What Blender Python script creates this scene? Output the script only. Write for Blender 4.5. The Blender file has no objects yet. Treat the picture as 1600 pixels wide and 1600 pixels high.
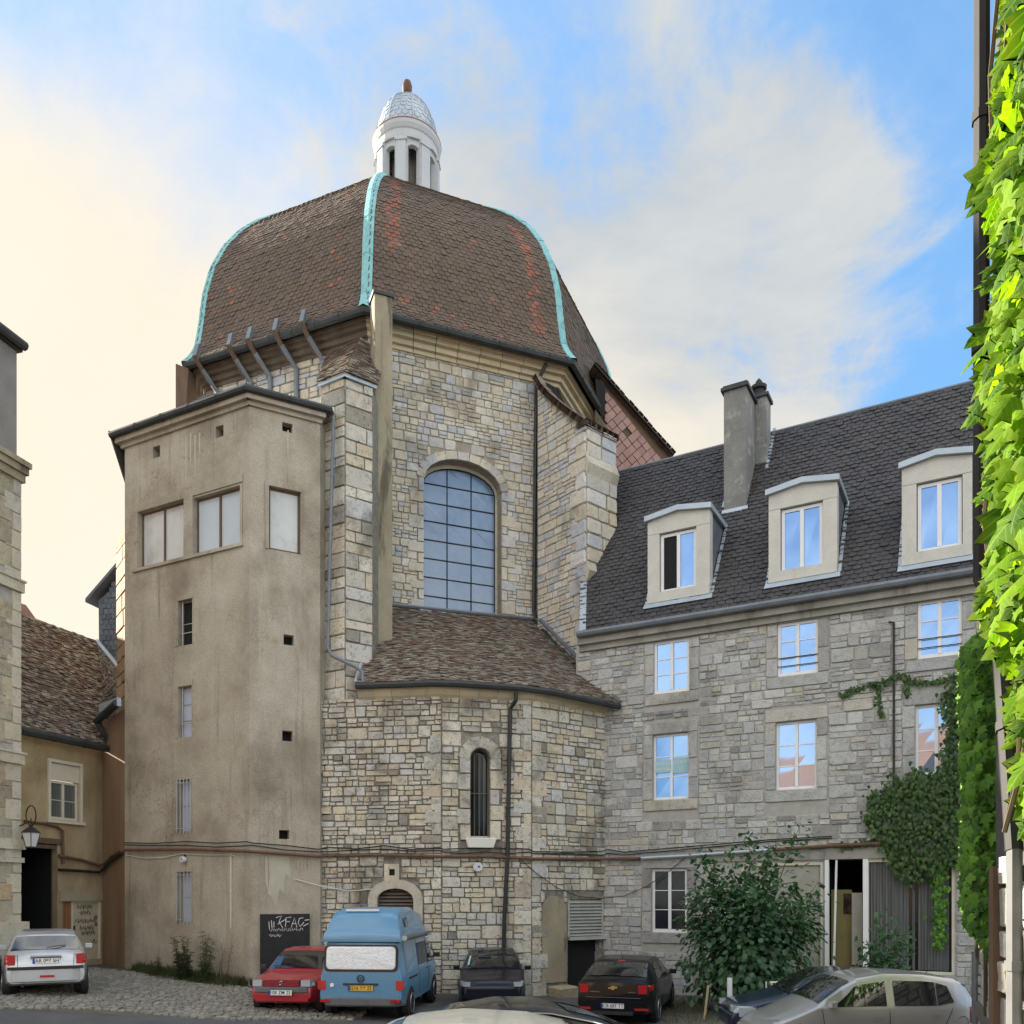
import bpy, math, random
import numpy as np
from mathutils import Vector, Matrix, geometry
random.seed(11)
R = random.Random(5)
# ------------------------------------------------------------------ camera, sky, sun, exposure
FOC, CX, HY, EYE = 1350.0, 800.0, 1400.0, 2.7      # focal length and horizon of the photograph (1600 px frame), eye height
sc = bpy.context.scene
COL = sc.collection
cam_d = bpy.data.cameras.new('camera'); cam = bpy.data.objects.new('camera', cam_d); COL.objects.link(cam)
cam.location = (0, 0, EYE); cam.rotation_euler = (math.radians(90), 0, 0)
cam_d.sensor_width = 36; cam_d.lens = FOC / 1600 * 36; cam_d.shift_y = (HY - 800) / 1600
cam_d.clip_start = 0.1; cam_d.clip_end = 2000
sc.camera = cam
sc.view_settings.view_transform = 'Standard'; sc.view_settings.look = 'None'
sc.view_settings.gamma = 1; sc.view_settings.use_curve_mapping = False
sc.view_settings.exposure = 2.65
SUN_H = Vector((-0.86, 0.51)).normalized(); SUN_EL = math.radians(20.5)
SUN_D = Vector((SUN_H.x * math.cos(SUN_EL), SUN_H.y * math.cos(SUN_EL), math.sin(SUN_EL)))
sun_l = bpy.data.lights.new('sun', 'SUN'); sun = bpy.data.objects.new('sun', sun_l); COL.objects.link(sun)
sun_l.energy = 3.3; sun_l.angle = math.radians(0.6); sun_l.color = (1.0, 0.90, 0.74)
sun.rotation_euler = (-SUN_D).to_track_quat('-Z', 'Y').to_euler()
sun.location = (-30, 30, 40)

def ray(px, py):
    return Vector(((px - CX) / FOC, 1.0, (HY - py) / FOC))

class NT:
    """small helper round a node tree"""
    def __init__(s, tree):
        s.t = tree; s.n = tree.nodes; s.l = tree.links
    def new(s, typ, **kw):
        n = s.n.new(typ)
        for k, v in kw.items():
            setattr(n, k, v)
        return n
    def link(s, a, b):
        s.l.new(a, b)
    def put(s, sock, v):
        if hasattr(v, 'is_output'):
            s.l.new(v, sock)
        else:
            sock.default_value = v
    def math(s, op, a, b=0.0, c=0.0, clamp=False):
        n = s.n.new('ShaderNodeMath'); n.operation = op; n.use_clamp = clamp
        s.put(n.inputs[0], a); s.put(n.inputs[1], b); s.put(n.inputs[2], c)
        return n.outputs[0]
    def mix(s, fac, a, b, mode='MIX'):
        n = s.n.new('ShaderNodeMix'); n.data_type = 'RGBA'; n.blend_type = mode
        s.put(n.inputs[0], fac); s.put(n.inputs[6], a); s.put(n.inputs[7], b)
        return n.outputs[2]
    def noise(s, vec, scale, detail=4, rough=0.55, dist=0.0):
        n = s.n.new('ShaderNodeTexNoise')
        s.put(n.inputs['Vector'], vec); n.inputs['Scale'].default_value = scale
        n.inputs['Detail'].default_value = detail; n.inputs['Roughness'].default_value = rough
        n.inputs['Distortion'].default_value = dist
        return n.outputs['Fac']
    def sstep(s, v, lo, hi):
        n = s.n.new('ShaderNodeMapRange'); n.interpolation_type = 'SMOOTHSTEP'
        s.put(n.inputs[0], v); n.inputs[1].default_value = lo; n.inputs[2].default_value = hi
        return n.outputs[0]
    def dot(s, vec, d):
        n = s.n.new('ShaderNodeVectorMath'); n.operation = 'DOT_PRODUCT'
        s.put(n.inputs[0], vec); n.inputs[1].default_value = d
        return n.outputs['Value']
    def vscale(s, vec, xyz):
        n = s.n.new('ShaderNodeVectorMath'); n.operation = 'MULTIPLY'
        s.put(n.inputs[0], vec); n.inputs[1].default_value = xyz
        return n.outputs[0]
    def ramp(s, fac, cols):
        n = s.n.new('ShaderNodeValToRGB'); e = n.color_ramp.elements
        k = len(cols)
        while len(e) < k:
            e.new(0.5)
        for i, c in enumerate(cols):
            e[i].position = i / (k - 1) if k > 1 else 0
            e[i].color = (*c, 1)
        s.put(n.inputs[0], fac)
        return n.outputs[0]

world = bpy.data.worlds.new('World'); sc.world = world; world.use_nodes = True
W = NT(world.node_tree)
for n in list(W.n):
    W.n.remove(n)
wout = W.new('ShaderNodeOutputWorld'); bg = W.new('ShaderNodeBackground')
sky = W.new('ShaderNodeTexSky'); sky.sky_type = 'NISHITA'; sky.sun_disc = False
sky.sun_elevation = SUN_EL; sky.sun_rotation = math.atan2(SUN_H.x, SUN_H.y)
sky.air_density = 1.0; sky.dust_density = 0.8; sky.ozone_density = 2.0
tc = W.new('ShaderNodeTexCoord'); DIR = tc.outputs['Generated']
def dirn(px, py):
    return ray(px, py).normalized()
n1 = W.noise(W.vscale(DIR, (1, 1, 1.6)), 2.2, 9, 0.60, 0.4)
n2 = W.noise(DIR, 7.5, 8, 0.65, 0.6)
wob = W.math('ADD', W.math('MULTIPLY', W.math('SUBTRACT', n1, 0.5), 0.24), W.math('MULTIPLY', W.math('SUBTRACT', n2, 0.5), 0.10))
# the veil of bright cirrus on the sun's side
nA = dirn(120, 95).cross(dirn(520, 330)).normalized()
if nA.dot(dirn(60, 700)) < 0: nA = -nA
veil = W.sstep(W.math('ADD', W.dot(DIR, nA), wob), -0.12, 0.11)
# the cumulus bank behind the dome, a thin veil above it, and brighter broken cloud added out of view as fill light
bank = W.sstep(W.math('ADD', W.dot(DIR, dirn(930, 560)), wob), 0.943, 0.985)
thin = W.math('MULTIPLY', W.sstep(W.math('ADD', W.dot(DIR, dirn(760, 380)), W.math('MULTIPLY', wob, 1.5)), 0.86, 1.06), 0.55)
n3 = W.noise(W.vscale(DIR, (1, 1, 1.8)), 1.6, 9, 0.6, 0.5)
broken = W.math('MULTIPLY', W.sstep(n3, 0.38, 0.60), 0.88)
outside = W.math('SUBTRACT', 1.0, W.sstep(W.dot(DIR, dirn(560, 620)), 0.60, 0.78))
broken = W.math('MULTIPLY', broken, outside)
blue = W.mix(1.0, sky.outputs[0], (0.31, 0.53, 0.68, 1), 'MULTIPLY')
blue = W.mix(1.0, blue, (2.3, 2.5, 2.75, 1), 'DARKEN')
blue = W.mix(0.42, blue, (0.72, 1.42, 2.3, 1))
c = W.mix(broken, blue, W.mix(n2, (4.9, 4.66, 4.12, 1), (5.9, 5.6, 5.0, 1)))
c = W.mix(thin, c, (1.45, 1.72, 2.1, 1))
c = W.mix(W.math('MULTIPLY', bank, 0.92), c, W.mix(W.sstep(n1, .3, .7), (1.12, 1.20, 1.25, 1), (1.62, 1.62, 1.54, 1)))
c = W.mix(W.math('MULTIPLY', veil, 0.95), c, W.mix(n1, (2.08, 1.82, 1.40, 1), (2.28, 2.05, 1.68, 1)))
W.link(c, bg.inputs[0]); bg.inputs[1].default_value = 0.078
W.link(bg.outputs[0], wout.inputs[0])

# ------------------------------------------------------------------ materials
MATS = {}
def pm(name, cols, scale=3.0, rough=0.85, bump=0.0, bscale=30.0, stain=None, piece=None, metallic=0.0, spec=0.4,
       coat=0.0, stretch=(1, 1, 1), fine=0.0, transl=None, ior=None, streak=None, speck=0.0, streak2=None, crack=0.0, vein=None):
    m = bpy.data.materials.new(name); m.use_nodes = True
    T = NT(m.node_tree); b = T.n['Principled BSDF']
    geo = T.new('ShaderNodeNewGeometry'); P = geo.outputs['Position']
    nz = T.noise(T.vscale(P, stretch), scale, 6, 0.6)
    if piece:                                   # each piece gets its own tone
        oi = T.new('ShaderNodeObjectInfo')
        rnd = T.math('FRACT', T.math('ADD', oi.outputs['Random'], T.math('MULTIPLY', geo.outputs['Random Per Island'], 7.31)))
        base = T.ramp(rnd, piece)
        tone = T.ramp(nz, [(0.62, 0.62, 0.62), (1.0, 1.0, 1.0), (1.22, 1.2, 1.16)])
        base = T.mix(0.8, base, tone, 'MULTIPLY')
    else:
        sp = T.math('MULTIPLY', T.math('SUBTRACT', nz, 0.5), 2.2)
        base = T.ramp(T.math('ADD', sp, 0.5), cols)
    if fine:
        f = T.noise(P, 55.0, 3, 0.7)
        f = T.sstep(f, 0.3, 0.7)
        base = T.mix(fine, base, T.ramp(f, [(0.35, 0.35, 0.34), (1.3, 1.28, 1.24)]), 'MULTIPLY')
    if speck:                                   # pits, lichen and soot speckle on weathered stone
        k1 = T.sstep(T.noise(P, 7.0, 9, 0.72), 0.50, 0.60); k2 = T.sstep(T.noise(P, 26.0, 6, 0.75), 0.46, 0.60)
        base = T.mix(T.math('MULTIPLY', T.math('MULTIPLY', k1, k2), speck), base, (.045, .040, .032, 1))
        base = T.mix(T.math('MULTIPLY', T.sstep(T.noise(P, 3.1, 8, 0.7), 0.55, 0.68), speck * .35), base, (.50, .48, .42, 1))
    if stain:
        scol, ssc, lo, hi, amt, sst = stain
        s = T.sstep(T.noise(T.vscale(P, sst), ssc, 7, 0.65, 0.3), lo, hi)
        base = T.mix(T.math('MULTIPLY', s, amt), base, (*scol, 1))
    if streak:
        scol, ssc, lo, hi, amt, sst = streak
        s = T.sstep(T.noise(T.vscale(P, sst), ssc, 7, 0.65, 0.1), lo, hi)
        base = T.mix(T.math('MULTIPLY', s, amt), base, (*scol, 1))
    if vein:                                    # midrib and side veins, from the leaf's own coordinates
        at = T.new('ShaderNodeAttribute'); at.attribute_name = 'co'; sp_ = T.new('ShaderNodeSeparateXYZ'); T.link(at.outputs['Vector'], sp_.inputs[0])
        ax = T.math('ABSOLUTE', sp_.outputs[0]); rib = T.math('SUBTRACT', 1.0, T.sstep(ax, .006, .026))
        fr = T.math('FRACT', T.math('MULTIPLY', T.math('SUBTRACT', sp_.outputs[1], T.math('MULTIPLY', ax, .75)), 5.5)); sd_ = T.math('SUBTRACT', 1.0, T.sstep(T.math('ABSOLUTE', T.math('SUBTRACT', fr, .5)), .03, .12))
        base = T.mix(T.math('MULTIPLY', T.math('MAXIMUM', rib, T.math('MULTIPLY', sd_, .55)), .55), base, (*vein, 1))
        edge_glow = T.sstep(T.math('ADD', ax, T.math('MULTIPLY', T.noise(P, 30.0, 3, .6), .25)), .30, .62); base = T.mix(T.math('MULTIPLY', edge_glow, .35), base, (.20, .19, .02, 1))  # yellow towards the leaf edges paints an edge-lit glow
    if streak2:
        scol, ssc, lo, hi, amt, sst = streak2
        s = T.sstep(T.noise(T.vscale(P, sst), ssc, 7, 0.7, 0.15), lo, hi)
        base = T.mix(T.math('MULTIPLY', s, amt), base, (*scol, 1))
    if crack:                                   # hairline crazing
        vo = T.new('ShaderNodeTexVoronoi'); vo.feature = 'DISTANCE_TO_EDGE'; vo.inputs['Scale'].default_value = 1.7
        wv = T.new('ShaderNodeVectorMath'); wv.operation = 'ADD'; T.put(wv.inputs[0], P); nc = T.new('ShaderNodeTexNoise'); T.put(nc.inputs['Vector'], P); nc.inputs['Scale'].default_value = 2.5; T.link(nc.outputs['Color'], wv.inputs[1]); T.link(wv.outputs[0], vo.inputs['Vector'])
        ln = T.math('SUBTRACT', 1.0, T.sstep(vo.outputs['Distance'], 0.004, 0.022)); gate = T.sstep(T.noise(P, .5, 3, .5), .50, .62)
        base = T.mix(T.math('MULTIPLY', T.math('MULTIPLY', ln, gate), crack), base, (.07, .055, .04, 1))
    T.put(b.inputs['Base Color'], base)
    b.inputs['Roughness'].default_value = rough; b.inputs['Metallic'].default_value = metallic
    b.inputs['Specular IOR Level'].default_value = spec
    if ior: b.inputs['IOR'].default_value = ior
    if coat:
        b.inputs['Coat Weight'].default_value = coat; b.inputs['Coat Roughness'].default_value = 0.04
    if bump:
        bn = T.new('ShaderNodeBump'); bn.inputs['Strength'].default_value = bump; bn.inputs['Distance'].default_value = 0.03
        T.link(T.noise(T.vscale(P, stretch), bscale, 5, 0.65), bn.inputs['Height']); T.link(bn.outputs[0], b.inputs['Normal'])
    if transl:
        out = T.n['Material Output']; mx = T.new('ShaderNodeMixShader'); tr = T.new('ShaderNodeBsdfTranslucent')
        T.put(tr.inputs[0], T.mix(1.0, base, (*transl, 1), 'MULTIPLY')); mx.inputs[0].default_value = 0.45
        T.link(b.outputs[0], mx.inputs[1]); T.link(tr.outputs[0], mx.inputs[2]); T.link(mx.outputs[0], out.inputs[0])
    MATS[name] = m
    return m

CREAM, TAN, GREY, DGREY, OCHRE, PALE = (.68, .60, .46), (.54, .46, .34), (.47, .45, .40), (.25, .23, .195), (.54, .40, .24), (.72, .68, .58)
pm('rubble_stone', speck=0.85, cols=None, scale=5, rough=.9, bump=.7, bscale=22, piece=[CREAM, TAN, PALE, GREY, TAN, PALE, DGREY, CREAM, (0.560, 0.561, 0.551), (0.580, 0.510, 0.382), (0.620, 0.592, 0.530), GREY, PALE, (0.330, 0.306, 0.265)],
   stain=((.075, .066, .052), 0.6, .50, .68, .68, (1, 1, .8)), fine=.38)
pm('church_stone', speck=0.5, cols=None, scale=5, rough=.9, bump=.6, bscale=22, piece=[(0.666, 0.600, 0.484), (0.588, 0.530, 0.418), (0.696, 0.640, 0.539), (0.549, 0.490, 0.396), (0.519, 0.525, 0.550), (0.647, 0.580, 0.462), (0.608, 0.520, 0.396), (0.647, 0.620, 0.561), (0.451, 0.465, 0.506), (0.706, 0.680, 0.627)],
   stain=((.11, .10, .075), 0.5, .52, .70, .6, (1, 1, .7)), fine=.32)
pm('grey_stone', speck=.6, cols=None, scale=4, rough=.92, bump=.9, bscale=18, piece=[(0.504, 0.500, 0.478), (0.407, 0.406, 0.395), (0.582, 0.574, 0.541), (0.330, 0.327, 0.317), (0.485, 0.470, 0.426), (0.485, 0.490, 0.494), (0.543, 0.495, 0.406), (0.388, 0.396, 0.400), (0.601, 0.594, 0.572), (0.291, 0.282, 0.265)],
   stain=((.10, .093, .078), 0.5, .50, .72, .58, (1, 1, .45)), fine=.35)
pm('mortar', [(.13, .12, .095), (.33, .31, .26)], 6, .95, .6, 40, fine=.3)
pm('church_mortar', [(.26, .23, .175), (.40, .365, .29)], 5, .95, .5, 40, fine=.3)
pm('grey_mortar', [(.34, .33, .30), (.44, .43, .39)], 5, .95, .5, 30, fine=.2)
pm('dressed_stone', speck=0.5, cols=None, scale=3, rough=.85, bump=.4, bscale=26, piece=[(0.576, 0.516, 0.394), (0.516, 0.476, 0.383), (0.624, 0.563, 0.432), (0.504, 0.470, 0.400), (0.552, 0.476, 0.346)],
   stain=((.16, .145, .11), .8, .52, .75, .5, (1, 1, .5)), fine=.2)
pm('cornice_stone', None, 3, .85, .2, 30, piece=[(.58, .48, .32), (.52, .44, .30), (.62, .53, .37), (.48, .42, .32)], fine=.2)
pm('dark_cornice', [(.10, .075, .055), (.20, .16, .115)], 2, .9, .3, 20, fine=.2)
pm('tower_plaster', [(0.260, 0.220, 0.165), (0.432, 0.385, 0.306), (0.538, 0.495, 0.414)], .6, .95, .6, 45,
   stain=((.17, .145, .105), .55, .47, .72, .6, (1, 1, .6)), streak=((.58, .54, .44), 1.1, .60, .80, .4, (1.6, 1.6, .12)), streak2=((.12, .105, .08), 2.2, .54, .74, .55, (1.6, 1.6, .09)), fine=.55, crack=.4)
pm('pale_plaster', [(.42, .40, .31), (.50, .48, .38)], 4, .95, .3, 50, fine=.25)
pm('board_black', [(.012, .012, .013), (.02, .02, .021)], 4, .6)
pm('chalk', [(.75, .75, .74), (.6, .6, .6)], 9, .9)
pm('ink', [(.03, .03, .03), (.05, .05, .05)], 9, .9)
pm('ochre_plaster', [(0.288, 0.204, 0.102), (0.432, 0.324, 0.180), (0.480, 0.396, 0.252)], .9, .95, .4, 35,
   stain=((.15, .12, .085), .5, .46, .7, .6, (1, 1, .3)), fine=.3)
pm('brown_plaster', [(.19, .12, .07), (.29, .20, .125)], 1.2, .95, .3, 40, stretch=(1.5, 1.5, .2), fine=.3)
pm('concrete', [(0.273, 0.231, 0.161), (0.429, 0.375, 0.265)], 1.4, .93, .5, 14, stretch=(1, 1, .5),
   stain=((.085, .07, .05), 1.0, .52, .66, .8, (1.6, 1.6, .35)), fine=.3)
pm('chimney_render', [(.17, .17, .165), (.28, .275, .255)], 1.3, .95, .5, 30, stain=((.42, .41, .36), 1.9, .52, .66, .7, (1, 1, .8)), fine=.4)
pm('attic_render', [(.20, .19, .18), (.27, .255, .24)], 1.5, .95, .3, 40, fine=.2)
pm('town_stone', speck=0.7, cols=None, scale=2.5, rough=.9, bump=.7, bscale=16, piece=[(0.475, 0.414, 0.297), (0.400, 0.360, 0.275), (0.525, 0.456, 0.319), (0.362, 0.324, 0.242), (0.500, 0.396, 0.242)],
   stain=((.11, .10, .085), .5, .46, .7, .7, (1, 1, .6)), fine=.3)
pm('dome_tile', None, .7, .78, .25, 40, piece=[(0.131, 0.092, 0.066), (0.117, 0.083, 0.061), (0.143, 0.102, 0.072), (0.123, 0.089, 0.069), (0.154, 0.108, 0.074), (0.107, 0.079, 0.062)], fine=.2, streak=((.085, .068, .055), .55, .50, .72, .6, (1, 1, .5)), streak2=((.23, .165, .105), .5, .56, .74, .45, (1.2, 1.2, .3)))
pm('dormer_stone', [(.56, .54, .48), (.66, .635, .57)], 2.5, .9, .3, 30, stain=((.28, .26, .22), 1.2, .55, .76, .5, (1, 1, .5)), fine=.25)
pm('wing_cornice', [(.27, .26, .225), (.40, .385, .34)], 1.6, .93, .4, 25, streak=((.09, .085, .07), 1.3, .52, .7, .7, (1.4, 1.4, .25)), fine=.35)
pm('dark_render', [(.05, .05, .05), (.085, .082, .078)], 2, .95, .3, 30, fine=.3)  # darkened to stand for the shade behind the vine leaves
pm('warm_block', None, 3, .9, .4, 26, piece=[(.33, .20, .10), (.27, .16, .085), (.38, .25, .14), (.22, .14, .08)], fine=.35)
pm('red_tile', None, 1.5, .8, .2, 40, piece=[(.30, .115, .07), (.24, .10, .065), (.17, .085, .06), (.27, .13, .085)], fine=.2)
pm('dark_tile', None, 1.0, .6, .2, 40, piece=[(.050, .045, .046), (.060, .054, .054), (.042, .039, .041), (.070, .061, .060)])
pm('old_tile', None, 1.0, .9, .4, 30, piece=[(.15, .11, .08), (.10, .07, .052), (.26, .23, .18), (.18, .105, .075), (.075, .055, .045), (.32, .28, .22), (.12, .085, .065)], fine=.3)
pm('apse_tile', None, 1.0, .9, .4, 30, piece=[(0.155, 0.126, 0.101), (0.095, 0.072, 0.055), (0.258, 0.234, 0.193), (0.181, 0.108, 0.078), (0.129, 0.090, 0.069), (0.310, 0.288, 0.239), (0.112, 0.086, 0.064)], fine=.3,
   stain=((.20, .085, .055), .45, .60, .70, .45, (1, 1, 1)))
pm('pink_tile', None, 2, .7, .2, 30, piece=[(.36, .20, .17), (.40, .23, .19), (.31, .18, .155), (.42, .26, .22)], fine=.15)
pm('slate', None, 2, .5, .2, 30, piece=[(.075, .095, .13), (.095, .115, .15), (.06, .08, .11), (.12, .14, .17)])
pm('roof_under', [(.035, .028, .024), (.05, .04, .035)], 2, .95)
pm('orange_tile', [(.50, .19, .07), (.60, .25, .10)], 6, .85, .5, 20, fine=.3)
pm('red_roof', [(.17, .085, .06), (.24, .13, .095)], 8, .9, .6, 25, fine=.4)
pm('copper_green', [(.19, .41, .41), (.26, .52, .53), (.15, .33, .35)], 2.2, .7, .2, 30, spec=.2, streak=((.07, .17, .17), 3.0, .56, .74, .7, (1.5, 1.5, .35)), streak2=((.34, .60, .58), 4.0, .56, .72, .6, (1.5, 1.5, .3)))
pm('zinc', [(.36, .41, .46), (.46, .51, .55)], 2, .45, .05, 20, metallic=.35)
pm('zinc_dark', [(.13, .15, .17), (.20, .22, .24)], 2, .5, .05, 20, metallic=.3)
pm('gutter_dark', [(.028, .032, .032), (.055, .06, .058)], 2, .55, metallic=.2)
pm('pipe_black', [(.012, .012, .013), (.03, .028, .026)], 3, .5)
pm('pipe_rust', [(.09, .045, .03), (.16, .085, .055), (.06, .04, .03)], 3, .8, .3, 40)
pm('cable_black', [(.012, .012, .012), (.02, .02, .02)], 3, .7)
pm('cable_white', [(.55, .54, .5), (.65, .64, .6)], 3, .7)
pm('timber', [(.10, .065, .045), (.16, .105, .07)], 6, .9, .4, 20, stretch=(1, 1, .2))
pm('timber_grey', [(.13, .12, .10), (.21, .19, .16)], 5, .9, .5, 18, stretch=(3, 3, .3), fine=.3)
pm('door_orange', [(.20, .085, .035), (.28, .13, .06)], 5, .7, .2, 20, stretch=(3, 3, .2))
pm('door_cream', [(.45, .38, .26), (.52, .45, .32)], 3, .75, .1, 20, fine=.15)
pm('frame_white', [(.74, .74, .73), (.80, .80, .79)], 3, .5)
pm('lantern_paint', [(0.464, 0.472, 0.482), (0.528, 0.536, 0.537)], 2, .6, stain=((.40, .40, .40), 1.2, .5, .75, .5, (1, 1, .4)))
pm('frame_cream', [(.60, .54, .42), (.68, .62, .50)], 4, .7, .2, 30, fine=.15)
pm('frame_grey', [(.30, .29, .24), (.40, .38, .32)], 3, .7)
pm('sill_white', [(.66, .64, .58), (.72, .70, .64)], 3, .8, .1, 40, fine=.1)
pm('window_glass', [(.17, .31, .56), (.23, .38, .64)], .6, .03, metallic=.62, spec=1.0)  # blue of the mirrored sky is put into the glass tint
pm('church_glass', [(.08, .15, .27), (.13, .21, .34), (.06, .11, .22)], .7, .22, .12, 3, spec=.8, ior=1.7)
pm('dark_glass', [(.012, .012, .012), (.02, .02, .022)], 1, .08, spec=.5)
pm('whitewashed_glass', [(.50, .51, .49), (.58, .60, .59)], 1.3, .35, spec=.5, stain=((.33, .32, .28), 1.5, .5, .72, .6, (1, 1, .5)))
pm('blue_white_glass', [(.47, .53, .58), (.53, .59, .63)], 1, .25, spec=.5)
pm('pale_blue_pane', [(.42, .47, .60), (.5, .54, .66)], 2, .3)
pm('interior_dark', [(.010, .010, .010), (.016, .015, .014)], 1, .9)  # near-black paints the shade inside openings and open casements
pm('interior_ochre', [(.20, .17, .06), (.26, .22, .09)], 1, .9)
pm('curtain', [(.05, .053, .05), (.17, .175, .17)], 12, .9, stretch=(3, 3, .05))
pm('paper_sign', [(.30, .50, .55), (.36, .55, .60)], 2, .8)
pm('louvre_metal', [(.42, .42, .39), (.55, .55, .52)], 3, .5, metallic=.3)
pm('louvre_brown', [(.12, .10, .08), (.17, .145, .115)], 3, .7)
pm('iron', [(.02, .02, .022), (.04, .038, .036)], 4, .6, metallic=.3)
pm('bar_grey', [(.38, .38, .37), (.5, .5, .48)], 4, .5, metallic=.3)
pm('lamp_glass', [(.55, .57, .58), (.62, .64, .65)], 2, .25, spec=.6)
pm('asphalt', [(.075, .075, .077), (.11, .11, .112)], 1.2, .95, .4, 60, fine=.3)
pm('cobble', None, 4, .85, .5, 25, piece=[(.26, .245, .21), (.20, .19, .17), (.31, .29, .25), (.17, .165, .15), (.24, .215, .175)], fine=.25)
pm('soil', [(.09, .08, .06), (.15, .135, .10)], 5, .97, .6, 30, fine=.4)
pm('grass', None, 4, .8, piece=[(.075, .10, .03), (.10, .115, .045), (.06, .085, .025), (.15, .135, .07)], transl=(.8, 1.1, .5))
pm('weed_leaf', None, 4, .7, piece=[(.045, .075, .03), (.06, .09, .035), (.08, .10, .04)], transl=(.8, 1.2, .5))
pm('bush_leaf', None, 3, .5, piece=[(0.054, 0.115, 0.054), (0.070, 0.142, 0.070), (0.095, 0.182, 0.095), (0.061, 0.128, 0.074), (0.115, 0.216, 0.101), (0.041, 0.088, 0.041)], transl=(.8, 1.2, .6), spec=.35)
pm('ivy_leaf', None, 3, .55, piece=[(.06, .115, .035), (.085, .155, .05), (.12, .20, .065), (.04, .085, .03), (.15, .23, .09)], transl=(.9, 1.2, .4), spec=.35)
pm('ivy_bright', None, 3, .55, piece=[(0.116, 0.275, 0.043), (0.152, 0.341, 0.051), (0.203, 0.406, 0.058), (0.080, 0.203, 0.043), (0.051, 0.131, 0.043)], transl=(1.0, 1.3, .35), spec=.2, vein=(.20, .30, .08))
pm('vine_leaf', None, 16, .65, .1, 30, piece=[(.095, .20, .006), (.12, .23, .008), (.145, .26, .010), (.07, .16, .008), (.035, .095, .012), (.045, .115, .012)], transl=(1.9, 2.0, .3), spec=.12, vein=(.26, .34, .05))  # the darkest greens paint leaves lying in shadow
pm('stem', [(.07, .05, .03), (.11, .08, .05)], 8, .9)
pm('stick', [(.42, .32, .16), (.5, .4, .22)], 6, .8)
# cars
for nm, c, met in (('paint_silver', (.52, .53, .54), .55), ('paint_grey', (.34, .35, .36), .5), ('paint_red', (.36, .018, .028), 0.0), ('paint_blue', (.10, .25, .40), 0.0),
                   ('paint_navy', (.010, .011, .020), .1), ('paint_black', (.006, .006, .008), .0), ('paint_midnight', (.022, .035, .075), .4), ('paint_beige', (.42, .405, .395), .5),
                   ('paint_black_roof', (.018, .018, .02), .1), ('paint_cream', (.78, .72, .58), 0.0), ('paint_pearl', (.40, .42, .45), .6)):
    pm(nm, [tuple(v * .92 for v in c), tuple(min(1, v * 1.06) for v in c)], 1.5, .34, metallic=met, coat=.7 if max(c) > .05 else .45, spec=.4 if max(c) > .05 else .12)
pm('car_glass', [(.012, .014, .015), (.02, .022, .024)], 1, .03, spec=.9, ior=1.75)
pm('sunshade', [(.62, .66, .70), (.80, .82, .84)], 14, .35, .5, 25, metallic=.4)
pm('tyre', [(.012, .012, .012), (.02, .02, .02)], 6, .9)
pm('rim', [(.45, .46, .47), (.55, .56, .57)], 4, .35, metallic=.7)
pm('trim_black', [(.018, .018, .02), (.03, .03, .032)], 5, .6)
pm('trim_grey', [(.10, .105, .11), (.14, .145, .15)], 5, .6)
pm('chrome', [(.7, .7, .7), (.8, .8, .8)], 4, .12, metallic=1.0)
pm('tail_red', [(.36, .012, .015), (.48, .02, .02)], 5, .12, coat=.6)
pm('lamp_clear', [(.36, .39, .42), (.46, .49, .52)], 5, .08, coat=.6)
pm('lamp_orange', [(.65, .22, .03), (.7, .26, .05)], 5, .15)
pm('plate_white', [(.74, .74, .72), (.8, .8, .78)], 3, .45)
pm('plate_yellow', [(.72, .42, .03), (.78, .47, .05)], 3, .45)
pm('plate_blue', [(.02, .06, .30), (.03, .08, .36)], 3, .45)
pm('badge_gold', [(.65, .48, .15), (.75, .56, .2)], 3, .3, metallic=.8)

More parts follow.
